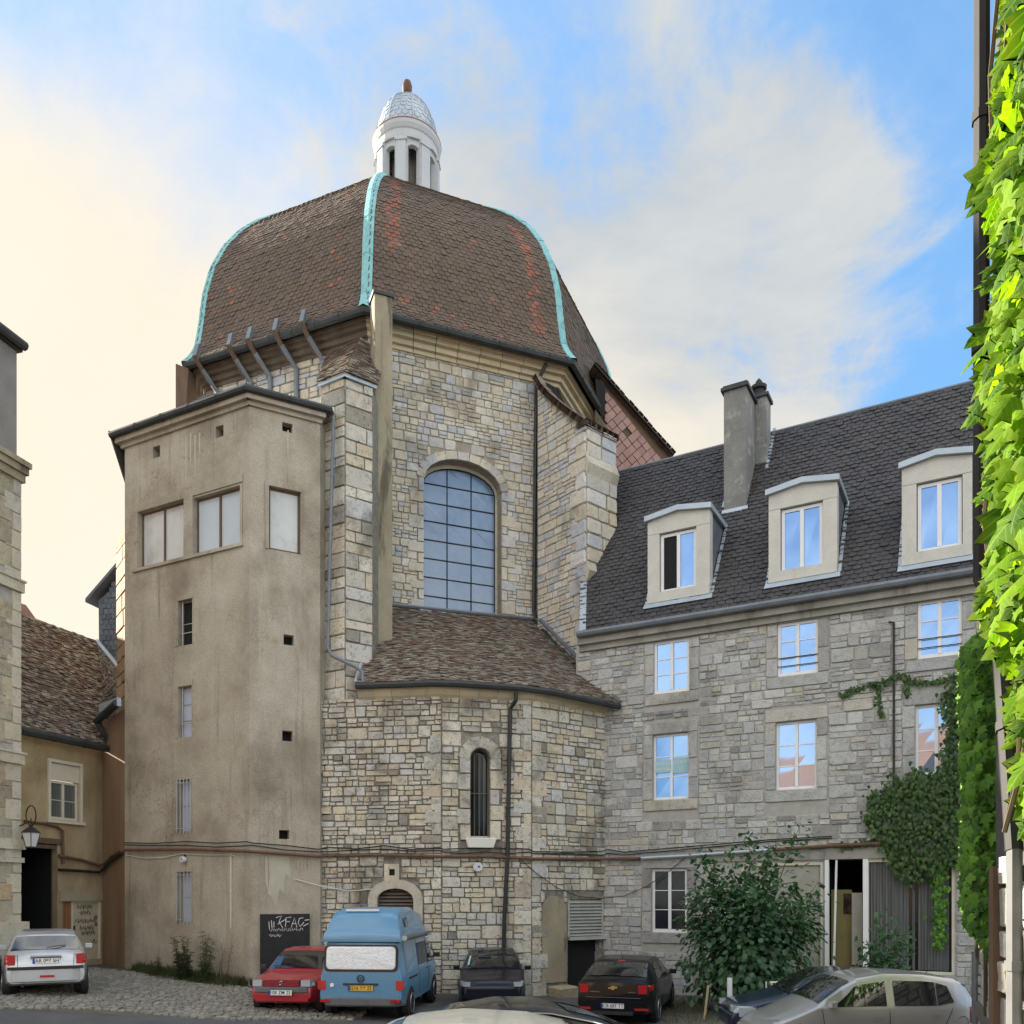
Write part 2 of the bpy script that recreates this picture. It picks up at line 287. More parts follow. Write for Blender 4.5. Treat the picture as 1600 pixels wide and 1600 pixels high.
# ------------------------------------------------------------------ geometry helpers
WL = {}
class MB:
    def __init__(s):
        s.v = []; s.f = []
    def add(s, vs, fs):
        o = len(s.v); s.v.extend([tuple(v) for v in vs]); s.f.extend([tuple(i + o for i in f) for f in fs]); return s
    def hexa(s, p):        # 8 points: 4 bottom ring, 4 top ring
        return s.add(p, [(0, 3, 2, 1), (4, 5, 6, 7), (0, 1, 5, 4), (1, 2, 6, 5), (2, 3, 7, 6), (3, 0, 4, 7)])
    def box(s, a, b):
        (x0, y0, z0), (x1, y1, z1) = a, b
        return s.hexa([(x0, y0, z0), (x1, y0, z0), (x1, y1, z0), (x0, y1, z0), (x0, y0, z1), (x1, y0, z1), (x1, y1, z1), (x0, y1, z1)])
    def fbox(s, F, u0, u1, z0, z1, d0, d1):
        return s.hexa([F.pt(u0, z0, d1), F.pt(u1, z0, d1), F.pt(u1, z0, d0), F.pt(u0, z0, d0), F.pt(u0, z1, d1), F.pt(u1, z1, d1), F.pt(u1, z1, d0), F.pt(u0, z1, d0)])
    def prism(s, poly, off):   # poly: list of 3D points, extruded by the vector off
        n = len(poly); off = Vector(off)
        vs = [Vector(p) for p in poly] + [Vector(p) + off for p in poly]
        fs = [tuple(range(n)), tuple(range(2 * n - 1, n - 1, -1))]
        fs += [(i, i + n, (i + 1) % n + n, (i + 1) % n) for i in range(n)]
        return s.add(vs, fs)
    def column(s, plan, z0, z1):
        return s.prism([(x, y, z0) for x, y in plan], (0, 0, z1 - z0))
    def tube(s, path, r, n=7, cap=True):
        path = [Vector(p) for p in path]; m = len(path); base = len(s.v)
        rr = r if isinstance(r, (list, tuple)) else [r] * m
        prev = None
        for i, p in enumerate(path):
            t = (path[min(i + 1, m - 1)] - path[max(i - 1, 0)])
            t = t.normalized() if t.length > 1e-9 else Vector((0, 0, 1))
            if prev is None:
                a = Vector((0, 0, 1)) if abs(t.z) < .9 else Vector((1, 0, 0))
                x = t.cross(a).normalized()
            else:
                x = (prev - t * prev.dot(t)).normalized()
            y = t.cross(x); prev = x
            for k in range(n):
                an = 2 * math.pi * k / n
                s.v.append(tuple(p + (x * math.cos(an) + y * math.sin(an)) * rr[i]))
        for i in range(m - 1):
            for k in range(n):
                a, b = base + i * n + k, base + i * n + (k + 1) % n
                s.f.append((a, b, b + n, a + n))
        if cap:
            s.f.append(tuple(base + k for k in range(n - 1, -1, -1))); s.f.append(tuple(base + (m - 1) * n + k for k in range(n)))
        return s
    def lathe(s, prof, c, n=16, a0=0.0, a1=2 * math.pi):
        base = len(s.v); full = abs(a1 - a0 - 2 * math.pi) < 1e-6; k = n if full else n + 1
        for r, z in prof:
            for i in range(k):
                a = a0 + (a1 - a0) * i / n
                s.v.append((c[0] + r * math.cos(a), c[1] + r * math.sin(a), c[2] + z))
        for j in range(len(prof) - 1):
            for i in range(n):
                i2 = (i + 1) % k
                s.f.append((base + j * k + i, base + j * k + i2, base + (j + 1) * k + i2, base + (j + 1) * k + i))
        return s
    def grid(s, fn, nu, nv):
        b = len(s.v)
        for j in range(nv + 1):
            for i in range(nu + 1):
                s.v.append(tuple(fn(i / nu, j / nv)))
        for j in range(nv):
            for i in range(nu):
                a = b + j * (nu + 1) + i
                s.f.append((a, a + 1, a + nu + 2, a + nu + 1))
        return s

def props(o, label=None, cat=None, group=None, kind=None):
    if label: o['label'] = label
    if cat: o['category'] = cat
    if group: o['group'] = group
    if kind: o['kind'] = kind
    return o
def new(name, mb, mat, parent=None, smooth=False, kind=None, local=False, label=None, cat=None, group=None):
    """one mesh object; coordinates are world ones unless local"""
    V = np.array(mb.v, dtype=float).reshape(-1, 3)
    if parent is not None:
        off = np.array(WL[parent.name]) if not local else np.zeros(3)
    else:
        off = np.array([(V[:, 0].min() + V[:, 0].max()) / 2, (V[:, 1].min() + V[:, 1].max()) / 2, V[:, 2].min()])
    me = bpy.data.meshes.new(name); me.from_pydata((V - off).tolist(), [], mb.f); me.update()
    if smooth:
        me.polygons.foreach_set('use_smooth', [True] * len(me.polygons))
    for m in (mat if isinstance(mat, (list, tuple)) else [mat]):
        me.materials.append(MATS[m] if isinstance(m, str) else m)
    o = bpy.data.objects.new(name, me); COL.objects.link(o)
    if parent is not None:
        o.parent = parent; WL[o.name] = WL[parent.name]
    else:
        o.location = off; WL[o.name] = tuple(off)
    return props(o, label, cat, group, kind)
def thing(name, label, cat, loc, rotz=0.0, group=None):
    o = bpy.data.objects.new(name, None); COL.objects.link(o); o.empty_display_size = .3
    o.location = loc; o.rotation_euler = (0, 0, rotz); WL[o.name] = tuple(loc)
    return props(o, label, cat, group)

class Fac:
    """a vertical plane through two plan points, read from left to right; d is the distance out of it towards the yard"""
    def __init__(s, p0, p1):
        s.p0 = Vector((p0[0], p0[1], 0)); v = Vector((p1[0] - p0[0], p1[1] - p0[1], 0)); s.L = v.length
        s.U = v.normalized(); s.N = Vector((s.U.y, -s.U.x, 0)); s.Z = Vector((0, 0, 1))
    def uz(s, px, py=HY, d=0.0):
        r = ray(px, py); p = s.p0 + s.N * d; t = s.N.dot(p - Vector((0, 0, EYE))) / s.N.dot(r)
        q = Vector((0, 0, EYE)) + r * t
        return s.U.dot(q - p), q.z
    def pt(s, u, z, d=0.0):
        return s.p0 + s.U * u + s.N * d + Vector((0, 0, z))
    def rect(s, px0, px1, py0, py1, d=0.0):     # photo rectangle -> u0, u1, z0, z1 (heights taken at the middle)
        u0 = s.uz(px0, py0, d)[0]; u1 = s.uz(px1, py0, d)[0]; m = (px0 + px1) / 2
        return u0, u1, s.uz(m, py1, d)[1], s.uz(m, py0, d)[1]

def arch(u0, u1, z0, zs, za, n=10):
    """opening outline: straight to zs, arched to the apex za"""
    c = (u0 + u1) / 2; w = (u1 - u0) / 2; pts = [(u0, z0), (u1, z0)]
    for i in range(n + 1):
        a = math.pi * i / n; pts.append((c + w * math.cos(a), zs + (za - zs) * math.sin(a)))
    return pts
def rc(u0, u1, z0, z1):
    return [(u0, z0), (u1, z0), (u1, z1), (u0, z1)]
def span(poly, z):
    """where a horizontal line at z crosses a convex outline"""
    xs = []
    for (a, b), (c, d) in zip(poly, poly[1:] + poly[:1]):
        if (b - z) * (d - z) < 0:
            xs.append(a + (c - a) * (z - b) / (d - b))
    return (min(xs), max(xs)) if len(xs) >= 2 else None

def wall_mesh(mb, F, outline, holes, depth=.25, d=0.0):
    """flat wall with openings; the reveals run back into the wall"""
    loops = [[Vector((u, z, 0)) for u, z in outline]] + [[Vector((u, z, 0)) for u, z in h] for h in holes]
    flat = [p for l in loops for p in l]
    tris = geometry.tessellate_polygon(loops)
    mb.add([F.pt(p.x, p.y, d) for p in flat], tris)
    for h in holes:
        n = len(h)
        mb.add([F.pt(u, z, d) for u, z in h] + [F.pt(u, z, d - depth) for u, z in h], [(i, (i + 1) % n, (i + 1) % n + n, i + n) for i in range(n)])
    return mb

# stones: unit prototypes, u and z in -.5..+.5, depth 0..1
def stone_proto(rr, jit=.07, round_=.12, inset=.06):
    o = []
    for sx, sy in ((-1, -1), (1, -1), (1, 1), (-1, 1)):
        k = round_ * rr.uniform(.5, 1.5); j = rr.uniform(0, jit); j2 = rr.uniform(0, jit)
        cx, cy = sx * (.5 - j), sy * (.5 - j2)
        a = (cx - sx * k, cy); b = (cx, cy - sy * k)
        o += [b, a] if sx * sy > 0 else [a, b]
    n = 8
    vs = [(x, 0.0, y) for x, y in o]
    vs += [(x * (1 - inset * .4), .72, y * (1 - inset * .8)) for x, y in o]
    vs += [(x * (1 - inset * 2.4), 1.0 + rr.uniform(-.14, .14), y * (1 - inset * 3.2)) for x, y in o]
    fs = []
    for l in (0, n):
        fs += [(l + i, l + (i + 1) % n, l + n + (i + 1) % n, l + n + i) for i in range(n)]
    fs.append(tuple(2 * n + i for i in range(n)))
    return vs, fs
RUBBLE = [stone_proto(random.Random(i), .055, .075, .035) for i in range(16)]
ASHLAR = [stone_proto(random.Random(50 + i), .02, .035, .02) for i in range(6)]
def smat(F, u, z, d, w, h, dep, tilt=0.0):
    M = np.eye(4); U, N = np.array(F.U), np.array(F.N); Zv = np.array((0, 0, 1.0))
    if tilt:
        U, Zv = U * math.cos(tilt) + Zv * math.sin(tilt), Zv * math.cos(tilt) - U * math.sin(tilt)
    M[:3, 0] = U * w; M[:3, 1] = N * dep; M[:3, 2] = Zv * h; M[:3, 3] = np.array(F.pt(u, z, d))
    return M
_pm = {}
LEAFSETS = set()
def co_attr(me, v, protos):
    if id(protos) not in LEAFSETS: return
    at = me.attributes.new('co', 'FLOAT_VECTOR', 'POINT'); at.data.foreach_set('vector', np.array(v, dtype=np.float32).ravel())
    me.polygons.foreach_set('use_smooth', [True] * len(me.polygons))
def pieces(name, many, protos, mats, mat, parent, nmax=300, joined_label=None):
    """alike pieces: the nmax that show largest as objects of their own, the rest joined in one part"""
    if not mats: return
    ms = []
    for m in mats:
        p = m[:3, 3]; s = np.linalg.norm(m[:3, 0]) * max(np.linalg.norm(m[:3, 2]), np.linalg.norm(m[:3, 1])); ms.append(s / (p[0] ** 2 + p[1] ** 2 + 1))
    order = np.argsort(-np.array(ms)); off = np.array(WL[parent.name])
    key = (id(protos), mat)
    if key not in _pm:
        L = []
        for i, (v, f) in enumerate(protos):
            me = bpy.data.meshes.new(name); me.from_pydata(v, [], f); me.update(); me.materials.append(MATS[mat]); co_attr(me, v, protos); L.append(me)
        _pm[key] = L
    L = _pm[key]
    for k in order[:nmax]:
        o = bpy.data.objects.new(name, L[k % len(L)]); o.parent = parent
        M = mats[k].copy(); M[:3, 3] -= off
        o.matrix_local = Matrix(M.tolist()); COL.objects.link(o)
    rest = order[nmax:]
    if len(rest):
        join(many, protos, [mats[k] for k in rest], mat, parent, kind='stuff')
def join(name, protos, mats, mat, parent=None, kind=None, label=None, cat=None, group=None, smooth=False):
    VV = []; FF = []; base = 0
    P = [np.hstack([np.array(v, dtype=float), np.ones((len(v), 1))]) for v, f in protos]
    for k, M in enumerate(mats):
        i = k % len(protos); q = P[i] @ M.T
        VV.append(q[:, :3]); FF.extend([tuple(a + base for a in f) for f in protos[i][1]]); base += len(q)
    mb = MB(); mb.v = np.vstack(VV); mb.f = FF
    o = new(name, mb, mat, parent, smooth, kind, label=label, cat=cat, group=group)
    if id(protos) in LEAFSETS: co_attr(o.data, np.vstack([np.array(protos[k % len(protos)][0]) for k in range(len(mats))]), protos)
    return o

def rubble(F, u0, u1, z0, z1, holes, hr=(.26, .42), wr=(.22, .62), gap=.022, dep=(.035, .075), d=0.0, split=.75, zlim=None, rr=R, tall=.25):
    """coursed rubble: bands of uneven height, each cut into single stones or into two or three thin ones"""
    out = []; z = z0
    while z < z1 - .05:
        h = min(rr.uniform(*hr), z1 - z)
        if z1 - z - h < .1: h = z1 - z
        blk = [(u0 - 9, u0), (u1, u1 + 9)]
        for p in holes:
            for zz in (z + .02, z + h / 2, z + h - .02):
                s = span(p, zz)
                if s: blk.append(s)
        if zlim:                                   # sloping top or side: zlim(z) gives the free interval
            a, b = zlim(z + h); blk += [(u0 - 9, a), (b, u1 + 9)]
        blk.sort(); cur = blk[0][1]; free = []
        for a, b in blk[1:]:
            if a > cur: free.append((cur, a))
            cur = max(cur, b)
        for a, b in free:
            if b - a < .05: continue
            u = a
            while u < b - .01:
                w = rr.uniform(*wr) * (1.25 if h > (hr[0] + hr[1]) / 2 else 1)
                if b - u - w < wr[0] * .6: w = b - u
                w = min(w, b - u)
                if rr.random() < split and h > .22:
                    k = 2 if h < .42 or rr.random() < .75 else 3
                    cut = [0] + sorted(rr.uniform(.35, .65) if k == 2 else (j + rr.uniform(.85, 1.15)) / k for j in range(k - 1)) + [1]
                    for c0, c1 in zip(cut, cut[1:]):
                        parts = 2 if w > wr[0] * 1.7 and rr.random() < .55 else 1
                        xs = [0, rr.uniform(.38, .62), 1] if parts == 2 else [0, 1]
                        for x0, x1 in zip(xs, xs[1:]):
                            ww = w * (x1 - x0); hh = h * (c1 - c0)
                            out.append(smat(F, u + w * (x0 + x1) / 2, z + h * (c0 + c1) / 2, d, max(.04, ww - gap), max(.04, hh - gap), rr.uniform(*dep), rr.uniform(-.012, .012)))
                else:
                    out.append(smat(F, u + w / 2, z + h / 2, d, max(.04, w - gap), max(.04, h - gap), rr.uniform(*dep), rr.uniform(-.01, .01)))
                u += w
        z += h
    return out
def ashlar(F, u0, u1, z0, z1, holes=(), hr=(.30, .46), wr=(.4, .8), gap=.012, dep=(.03, .045), d=0.0, rr=R):
    return rubble(F, u0, u1, z0, z1, list(holes), hr, wr, gap, dep, d, 0.0, None, rr)
def quoins(F, u, z0, z1, side, wr=(.35, .6), hr=(.3, .42), dep=.085, d=0.0, rr=R):
    """dressed blocks of alternate length beside a vertical line; side +1 to the right of u, -1 to the left"""
    out = []; z = z0; k = 0
    while z < z1 - .02:
        h = min(rr.uniform(*hr), z1 - z)
        if z1 - z - h < .15: h = z1 - z
        w = wr[k % 2] * rr.uniform(.9, 1.1); k += 1
        out.append(smat(F, u + side * w / 2, z + h / 2, d, w - .012, h - .012, dep)); z += h
    return out

# roof tiles: u -.5..+.5 across, v 0 (lower edge) .. 1 (top), w up
def tile_proto(kind, rr):
    t = .030
    if kind == 'scale':
        o = [(-.48, .35), (-.40, .12), (-.2, 0), (.2, 0), (.40, .12), (.48, .35), (.48, 1), (-.48, 1)]
    elif kind == 'arch':
        o = [(-.48, .18), (-.30, 0), (.30, 0), (.48, .18), (.48, 1), (-.48, 1)]
    else:
        o = [(-.49, .02), (.49, .0), (.49, 1), (-.49, 1)]
    lift = rr.uniform(.85, 1.3)
    top = [(x + rr.uniform(-.01, .01), y, t * (1 - .8 * y) * lift + .004) for x, y in o]
    n = len(o); vs = top + [(x, y, z - .022) for x, y, z in top]
    fs = [tuple(range(n))] + [(i, i + n, (i + 1) % n + n, (i + 1) % n) for i in range(n)]
    return vs, fs
T_SCALE = [tile_proto('scale', random.Random(i)) for i in range(6)]
T_ARCH = [tile_proto('arch', random.Random(20 + i)) for i in range(6)]
T_FLAT = [tile_proto('flat', random.Random(40 + i)) for i in range(8)]
def tile_patch(e0, e1, r1, r0, tw, th, over=1.5, off=.0, jit=.012, rr=R, out=None, skip=None):
    """tiles over the four-sided patch eaves e0-e1, top r0-r1"""
    e0, e1, r1, r0 = [Vector(p) for p in (e0, e1, r1, r0)]
    out = [] if out is None else out
    n = max(1, round(((r0 - e0).length + (r1 - e1).length) / 2 / th))
    for j in range(n):
        v = j / n; a = e0.lerp(r0, v); b = e1.lerp(r1, v)
        m = max(1, round((b - a).length / tw)); X = (b - a) / m
        if X.length < .02: continue
        for i in range(m + 1):
            s = (i + (.5 if j % 2 else 0.0)) / m
            if s > 1.001: continue
            Y = e0.lerp(e1, s); Y = (r0.lerp(r1, s) - Y) / n
            p = a.lerp(b, s)
            if skip and skip(p): continue
            N = X.cross(Y).normalized()
            M = np.eye(4); k = .5 if s < 1e-6 or s > 1 - 1e-6 else 1.0
            if s < 1e-6: p = p + X * .25
            elif s > 1 - 1e-6: p = p - X * .25
            M[:3, 0] = np.array(X) * k * rr.uniform(.97, 1.0); M[:3, 1] = np.array(Y * over) ; M[:3, 2] = np.array(N) * rr.uniform(.8, 1.3)
            M[:3, 3] = np.array(p + N * (off + rr.uniform(0, jit)) + Y * rr.uniform(-.05, .05))
            out.append(M)
    return out

def gutter(path, r, mat, parent, name='gutter', label=None):
    mb = MB().tube(path, r, 8)
    for a, b in zip(path, path[1:]):
        a, b = Vector(a), Vector(b); k = int((b - a).length / .9)
        for i in range(1, k):
            p = a.lerp(b, i / k); t = (b - a).normalized() * .02
            mb.tube([p - t, p + t], r * 1.1, 8)
    return new(name, mb, mat, parent, smooth=False, label=label)
def downpipe(path, r, mat, parent, name='downpipe', every=1.8):
    mb = MB().tube(path, r, 8)
    for a, b in zip(path, path[1:]):
        a, b = Vector(a), Vector(b)
        for i in range(1, int((b - a).length / every) + 1):
            p = a.lerp(b, i / (int((b - a).length / every) + 1)); t = (b - a).normalized() * .03
            mb.tube([p - t, p + t], r * 1.22, 8)
    return new(name, mb, mat, parent)

def window(F, u0, u1, z0, z1, parent, d=-.2, leaves=2, rows=3, fw=.055, bw=.022, frame='frame_white', glass='window_glass', panes=None, name='window', sill=None):
    """casement: frame with mullion and glazing bars, each pane a sub-part"""
    mb = MB(); t = .06
    mb.fbox(F, u0, u0 + fw, z0, z1, d, d + t); mb.fbox(F, u1 - fw, u1, z0, z1, d, d + t)
    mb.fbox(F, u0 + fw, u1 - fw, z0, z0 + fw * 1.3, d, d + t - .002); mb.fbox(F, u0 + fw, u1 - fw, z1 - fw, z1, d, d + t - .002)
    iu0, iu1, iz0, iz1 = u0 + fw, u1 - fw, z0 + fw * 1.3, z1 - fw
    cw = (iu1 - iu0) / leaves; cells = []
    for k in range(leaves):
        a, b = iu0 + k * cw, iu0 + (k + 1) * cw
        if k: mb.fbox(F, a - fw * .6, a + fw * .6, iz0, iz1, d + .002, d + t + .012)
        a += (fw * .6 if k else 0); b -= (fw * .6 if k < leaves - 1 else 0)
        for j in range(rows):
            c0 = iz0 + (iz1 - iz0) * j / rows; c1 = iz0 + (iz1 - iz0) * (j + 1) / rows
            if j: mb.fbox(F, a, b, c0 - bw / 2, c0 + bw / 2, d + .008, d + t - .012)
            cells.append((a, b, c0 + (bw / 2 if j else 0), c1 - (bw / 2 if j < rows - 1 else 0)))
    o = new(name, mb, frame, parent)
    for i, (a, b, c0, c1) in enumerate(cells):
        g = glass if panes is None else panes[i]
        t1, t2 = R.uniform(-.004, .004), R.uniform(-.004, .004)     # panes never sit quite true
        p = MB().hexa([F.pt(a, c0, d + .028 + t1), F.pt(b, c0, d + .028 + t2), F.pt(b, c0, d + .018), F.pt(a, c0, d + .018),
                       F.pt(a, c1, d + .028 + t2), F.pt(b, c1, d + .028 - t1), F.pt(b, c1, d + .018), F.pt(a, c1, d + .018)])
        new('pane', p, g, o)
    if sill:
        new('sill', MB().fbox(F, u0 - .08, u1 + .08, z0 - .09, z0, -.2, .09), sill, o)
    return o
def bars(F, us, z0, z1, zh, r, d, mat, parent, u0=None, u1=None, name='window_bars'):
    mb = MB()
    for u in us: mb.tube([F.pt(u, z0, d), F.pt(u, z1, d)], r, 6)
    for z in zh: mb.tube([F.pt(u0 if u0 is not None else us[0] - .05, z, d), F.pt(u1 if u1 is not None else us[-1] + .05, z, d)], r, 6)
    return new(name, mb, mat, parent)
def text_mb(s, size, F, u, z, d, align='CENTER'):
    cu = bpy.data.curves.new('lettering', 'FONT'); cu.body = s; cu.size = size; cu.align_x = align; cu.align_y = 'CENTER'; cu.extrude = .002
    to = bpy.data.objects.new('lettering', cu); me = bpy.data.meshes.new_from_object(to)
    vs = [F.pt(u + v.co.x, z + v.co.y, d + v.co.z) for v in me.vertices]; fs = [tuple(p.vertices) for p in me.polygons]
    bpy.data.objects.remove(to); bpy.data.curves.remove(cu); bpy.data.meshes.remove(me)
    return vs, fs
def ground_z(x, y=20.0):
    xs = [-60, -14, -11, -6, -3, 2.5, 6, 14, 60]; zs = [.7, .62, .5, .18, .04, -.24, -.14, -.05, -.05]
    return float(np.interp(x, xs, zs))
# ------------------------------------------------------------------ ground
GX = [-400, -60, -30, -20] + [x * .5 for x in range(-32, 33)] + [20, 30, 60, 400]
mb = MB(); GY = [-400, -60, -10, 0, 8] + list(range(10, 40, 2)) + [60, 120, 800]
for y in GY:
    for x in GX: mb.v.append((x, y, ground_z(x, y)))
nx = len(GX)
for j in range(len(GY) - 1):
    for i in range(nx - 1): mb.f.append((j * nx + i, j * nx + i + 1, (j + 1) * nx + i + 1, (j + 1) * nx + i))
ground = new('ground', mb, 'asphalt', kind='structure')

# ------------------------------------------------------------------ plan of the yard (metres; the camera stands at 0,0)
TL, TC, TR = (-11.54, 25.75), (-7.14, 23.5), (-5.42, 24.4)            # stair tower
A0, A1, A2, A3 = (-5.62, 24.64), (-1.964, 24.1), (.547, 24.6), (2.81, 26.2)   # apse chapel
OX, OY, RC = -4.49, 36.34, 9.28                                        # dome octagon
def octo(k, r, z=0.0):
    a = math.radians(-90.75 + 45 * (k - 1)); return Vector((OX + r * math.cos(a), OY + r * math.sin(a), z))
FTL, FTR = Fac(TL, TC), Fac(TC, TR)
FA = [Fac(A0, A1), Fac(A1, A2), Fac(A2, A3)]
FC = [Fac(octo(k, RC - .6).xy, octo(k + 1, RC - .6).xy) for k in range(3)]
FW = Fac((2.81, 26.2), (2.81 + .875 * 11, 26.2 - .485 * 11))
H0 = EYE

# ------------------------------------------------------------------ stair tower
tower = thing('stair_tower', 'tall plastered stair tower with stained grey walls and a dark eaves gutter', 'tower', (-8.5, 25.5, .2))
ZT = 16.15
def rects(F, L): return [F.rect(*p) for p in L]
tl_win = rects(FTL, [(216, 288, 790, 880), (302, 376, 768, 860)])
tl_small = rects(FTL, [(279, 301, 937, 1008), (279, 300, 1072, 1152), (278, 299, 1218, 1300), (278, 300, 1362, 1443)])
tl_holes = rects(FTL, [(239, 250, 697, 715), (337, 349, 665, 683)])
tr_win = rects(FTR, [(420, 470, 764, 862)]); tr_holes = rects(FTR, [(441, 457, 661, 675), (443, 459, 992, 1008), (441, 457, 1142, 1158), (436, 452, 1297, 1311)])
mb = MB()
wall_mesh(mb, FTL, rc(0, FTL.L, -1, ZT), [rc(*r) for r in tl_win + tl_small + tl_holes], .28)
wall_mesh(mb, FTR, rc(0, FTR.L, -1, ZT), [rc(*r) for r in tr_win + tr_holes], .28)
bk = [(-5.0, 29.6), (-9.6, 29.9)]
for a, b in (((TR[0], TR[1]), bk[0]), (bk[0], bk[1]), (bk[1], TL)):
    f = Fac(a, b); mb.add([f.pt(0, -1), f.pt(f.L, -1), f.pt(f.L, ZT), f.pt(0, ZT)], [(0, 1, 2, 3)])
twall = new('wall', mb, 'tower_plaster', tower)
mb = MB()
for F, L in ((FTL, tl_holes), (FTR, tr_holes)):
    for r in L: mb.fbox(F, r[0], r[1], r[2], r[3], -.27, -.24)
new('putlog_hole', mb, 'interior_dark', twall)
# raised surrounds of the openings
def surround(F, r, w, d0, mat, parent, name='window_surround', top=None):
    u0, u1, z0, z1 = r; m = MB(); t = top or w
    m.fbox(F, u0 - w, u0, z0, z1, 0, d0); m.fbox(F, u1, u1 + w * .25, z0, z1, 0, d0 * .7); m.fbox(F, u0 - w, u1 + w * .25, z1, z1 + t, 0, d0 + .004); return new(name, m, mat, parent)
for r in tl_small: surround(FTL, r, .15, .022, 'tower_plaster', tower)
r0, r1 = tl_win
m = MB(); m.fbox(FTL, r0[0] - .16, r0[0], r0[2], r0[3], 0, .03); m.fbox(FTL, r0[1], r1[0], r0[2], r0[3], 0, .03); m.fbox(FTL, r1[1], r1[1] + .08, r0[2], r1[3], 0, .03)
m.fbox(FTL, r0[0] - .18, r1[1] + .1, max(r0[3], r1[3]), max(r0[3], r1[3]) + .22, 0, .034); m.fbox(FTL, r0[0] - .2, r1[1] + .12, r0[2] - .09, r0[2], -.1, .07)
new('window_surround', m, 'tower_plaster', tower)
surround(FTR, tr_win[0], .10, .03, 'tower_plaster', tower, top=.12)
window(FTL, *r0, tower, d=-.2, leaves=2, rows=1, fw=.05, frame='timber', glass='whitewashed_glass')
window(FTL, *r1, tower, d=-.2, leaves=2, rows=1, fw=.05, frame='timber', glass='blue_white_glass')
window(FTR, *tr_win[0], tower, d=-.16, leaves=1, rows=1, fw=.06, frame='timber', glass='whitewashed_glass')
gl = [['interior_dark'] * 1, ['pale_blue_pane'] * 1, ['pale_blue_pane'], ['pale_blue_pane']]
for i, r in enumerate(tl_small):
    window(FTL, *r, tower, d=-.2, leaves=1, rows=2 if i != 1 else 3, fw=.03, frame='frame_grey', glass=gl[i][0])
    u0, u1, z0, z1 = r
    if i < 2: bars(FTL, [u0 + .1], z0, z1, [z0 + (z1 - z0) * .28], .014, -.06, 'bar_grey', tower, u0, u1, 'window_rail')
    else: bars(FTL, [u0 + (u1 - u0) * k / 4 for k in range(5)], z0 - .04, z1 + .02, [z0 + .1, z1 - .1], .013, .04, 'bar_grey', tower, u0 - .06, u1 + .06)
# eaves: moulding, gutter, low roof
EL = [FTL.pt(-.28, ZT + .22, .26), FTL.pt(FTL.L, ZT + .22, 0) + (FTL.N + FTR.N).normalized() * .28, FTR.pt(FTR.L + .26, ZT + .22, .24)]
m = MB(); m.fbox(FTL, -.1, FTL.L + .04, ZT - .12, ZT, -.02, .07); m.fbox(FTR, -.04, FTR.L + .05, ZT - .12, ZT, -.02, .07)
m.fbox(FTL, -.2, FTL.L + .09, ZT, ZT + .14, -.1, .19); m.fbox(FTR, -.09, FTR.L + .12, ZT, ZT + .14, -.1, .19)
new('cornice', m, 'tower_plaster', tower)
gutter(EL, .10, 'gutter_dark', tower)
apx = Vector((-7.6, 27.2, ZT + 1.1)); m = MB(); el2 = [p + Vector((0, .05, .10)) for p in EL]; back = [Vector((-5.0, 29.6, ZT + .5)), Vector((-9.8, 29.9, ZT + .4))]
ring = el2 + back; vs = ring + [apx]; m.add(vs, [(i, (i + 1) % len(ring), len(ring)) for i in range(len(ring))])
new('roof', m, 'zinc', tower)
m = MB(); m.prism([FTL.pt(-.35, ZT + .35, .3), FTL.pt(-.04, ZT - 1.1, -.02), FTL.pt(-.02, ZT - 1.1, -.25), FTL.pt(-.35, ZT + .35, -.6)], FTL.U * .05)
new('eaves_board', m, 'gutter_dark', tower)
# loose plaster patches, plinth, conduit
def patch(F, pts, d0, d1, mat, parent, name):
    q = [F.uz(px, py) for px, py in pts]; m = MB().prism([F.pt(u, z, d0) for u, z in q], F.N * (d1 - d0)); return new(name, m, mat, parent)
patch(FTR, [(420, 1337), (452, 1340), (455, 1372), (446, 1366), (443, 1396), (437, 1388), (431, 1418), (425, 1402), (418, 1396), (421, 1372)], -.005, .006, 'pale_plaster', twall, 'plaster_patch')
patch(FTR, [(414, 1338), (418, 1338), (419, 1392), (415, 1380)], -.005, .005, 'pale_plaster', twall, 'plaster_patch')
for x in (465, 471, 476, 482, 488): patch(FTR, [(x, 1344), (x + 1.6, 1344), (x + 1.2, 1344 + R.uniform(18, 36)), (x + .4, 1362)], -.005, .004, 'pale_plaster', twall, 'plaster_patch')
for x, a, b in ((268, 700, 760), (274, 690, 735), (290, 680, 762), (297, 676, 740), (304, 680, 755), (311, 676, 715), (449, 672, 715)):
    F = FTL if x < 390 else FTR
    patch(F, [(x, a), (x + 2.2, a), (x + 1.8, (a + b) / 2), (x + .8, b), (x - .4, (a + b) / 2)], -.005, .004, 'pale_plaster', twall, 'plaster_patch')
new('plinth', MB().fbox(FTL, -.02, FTL.L + .03, -.8, FTL.uz(300, 1520)[1], -.05, .035).fbox(FTR, -.03, FTR.L, -.8, FTR.uz(440, 1524)[1], -.05, .035), 'tower_plaster', tower)
downpipe([FTL.pt(*FTL.uz(362, 1334), .03), FTL.pt(*FTL.uz(362, 1450), .03)], .022, 'cable_white', tower, 'conduit', .6)
# strip of older wall behind the tower's left edge
m = MB(); m.column([(-12.30, 26.95), (-11.5, 25.86), (-9.5, 27.5), (-10, 29)], -.5, 13.9)
ow = new('return_wall', m, 'brown_plaster', tower)
FO = Fac((-12.30, 26.95), (-11.5, 25.86))
pieces('stone', 'stones', ASHLAR, ashlar(FO, .0, FO.L, 4.8, 13.5, hr=(.3, .6), wr=(.5, .9), dep=(.03, .06)), 'warm_block', ow)

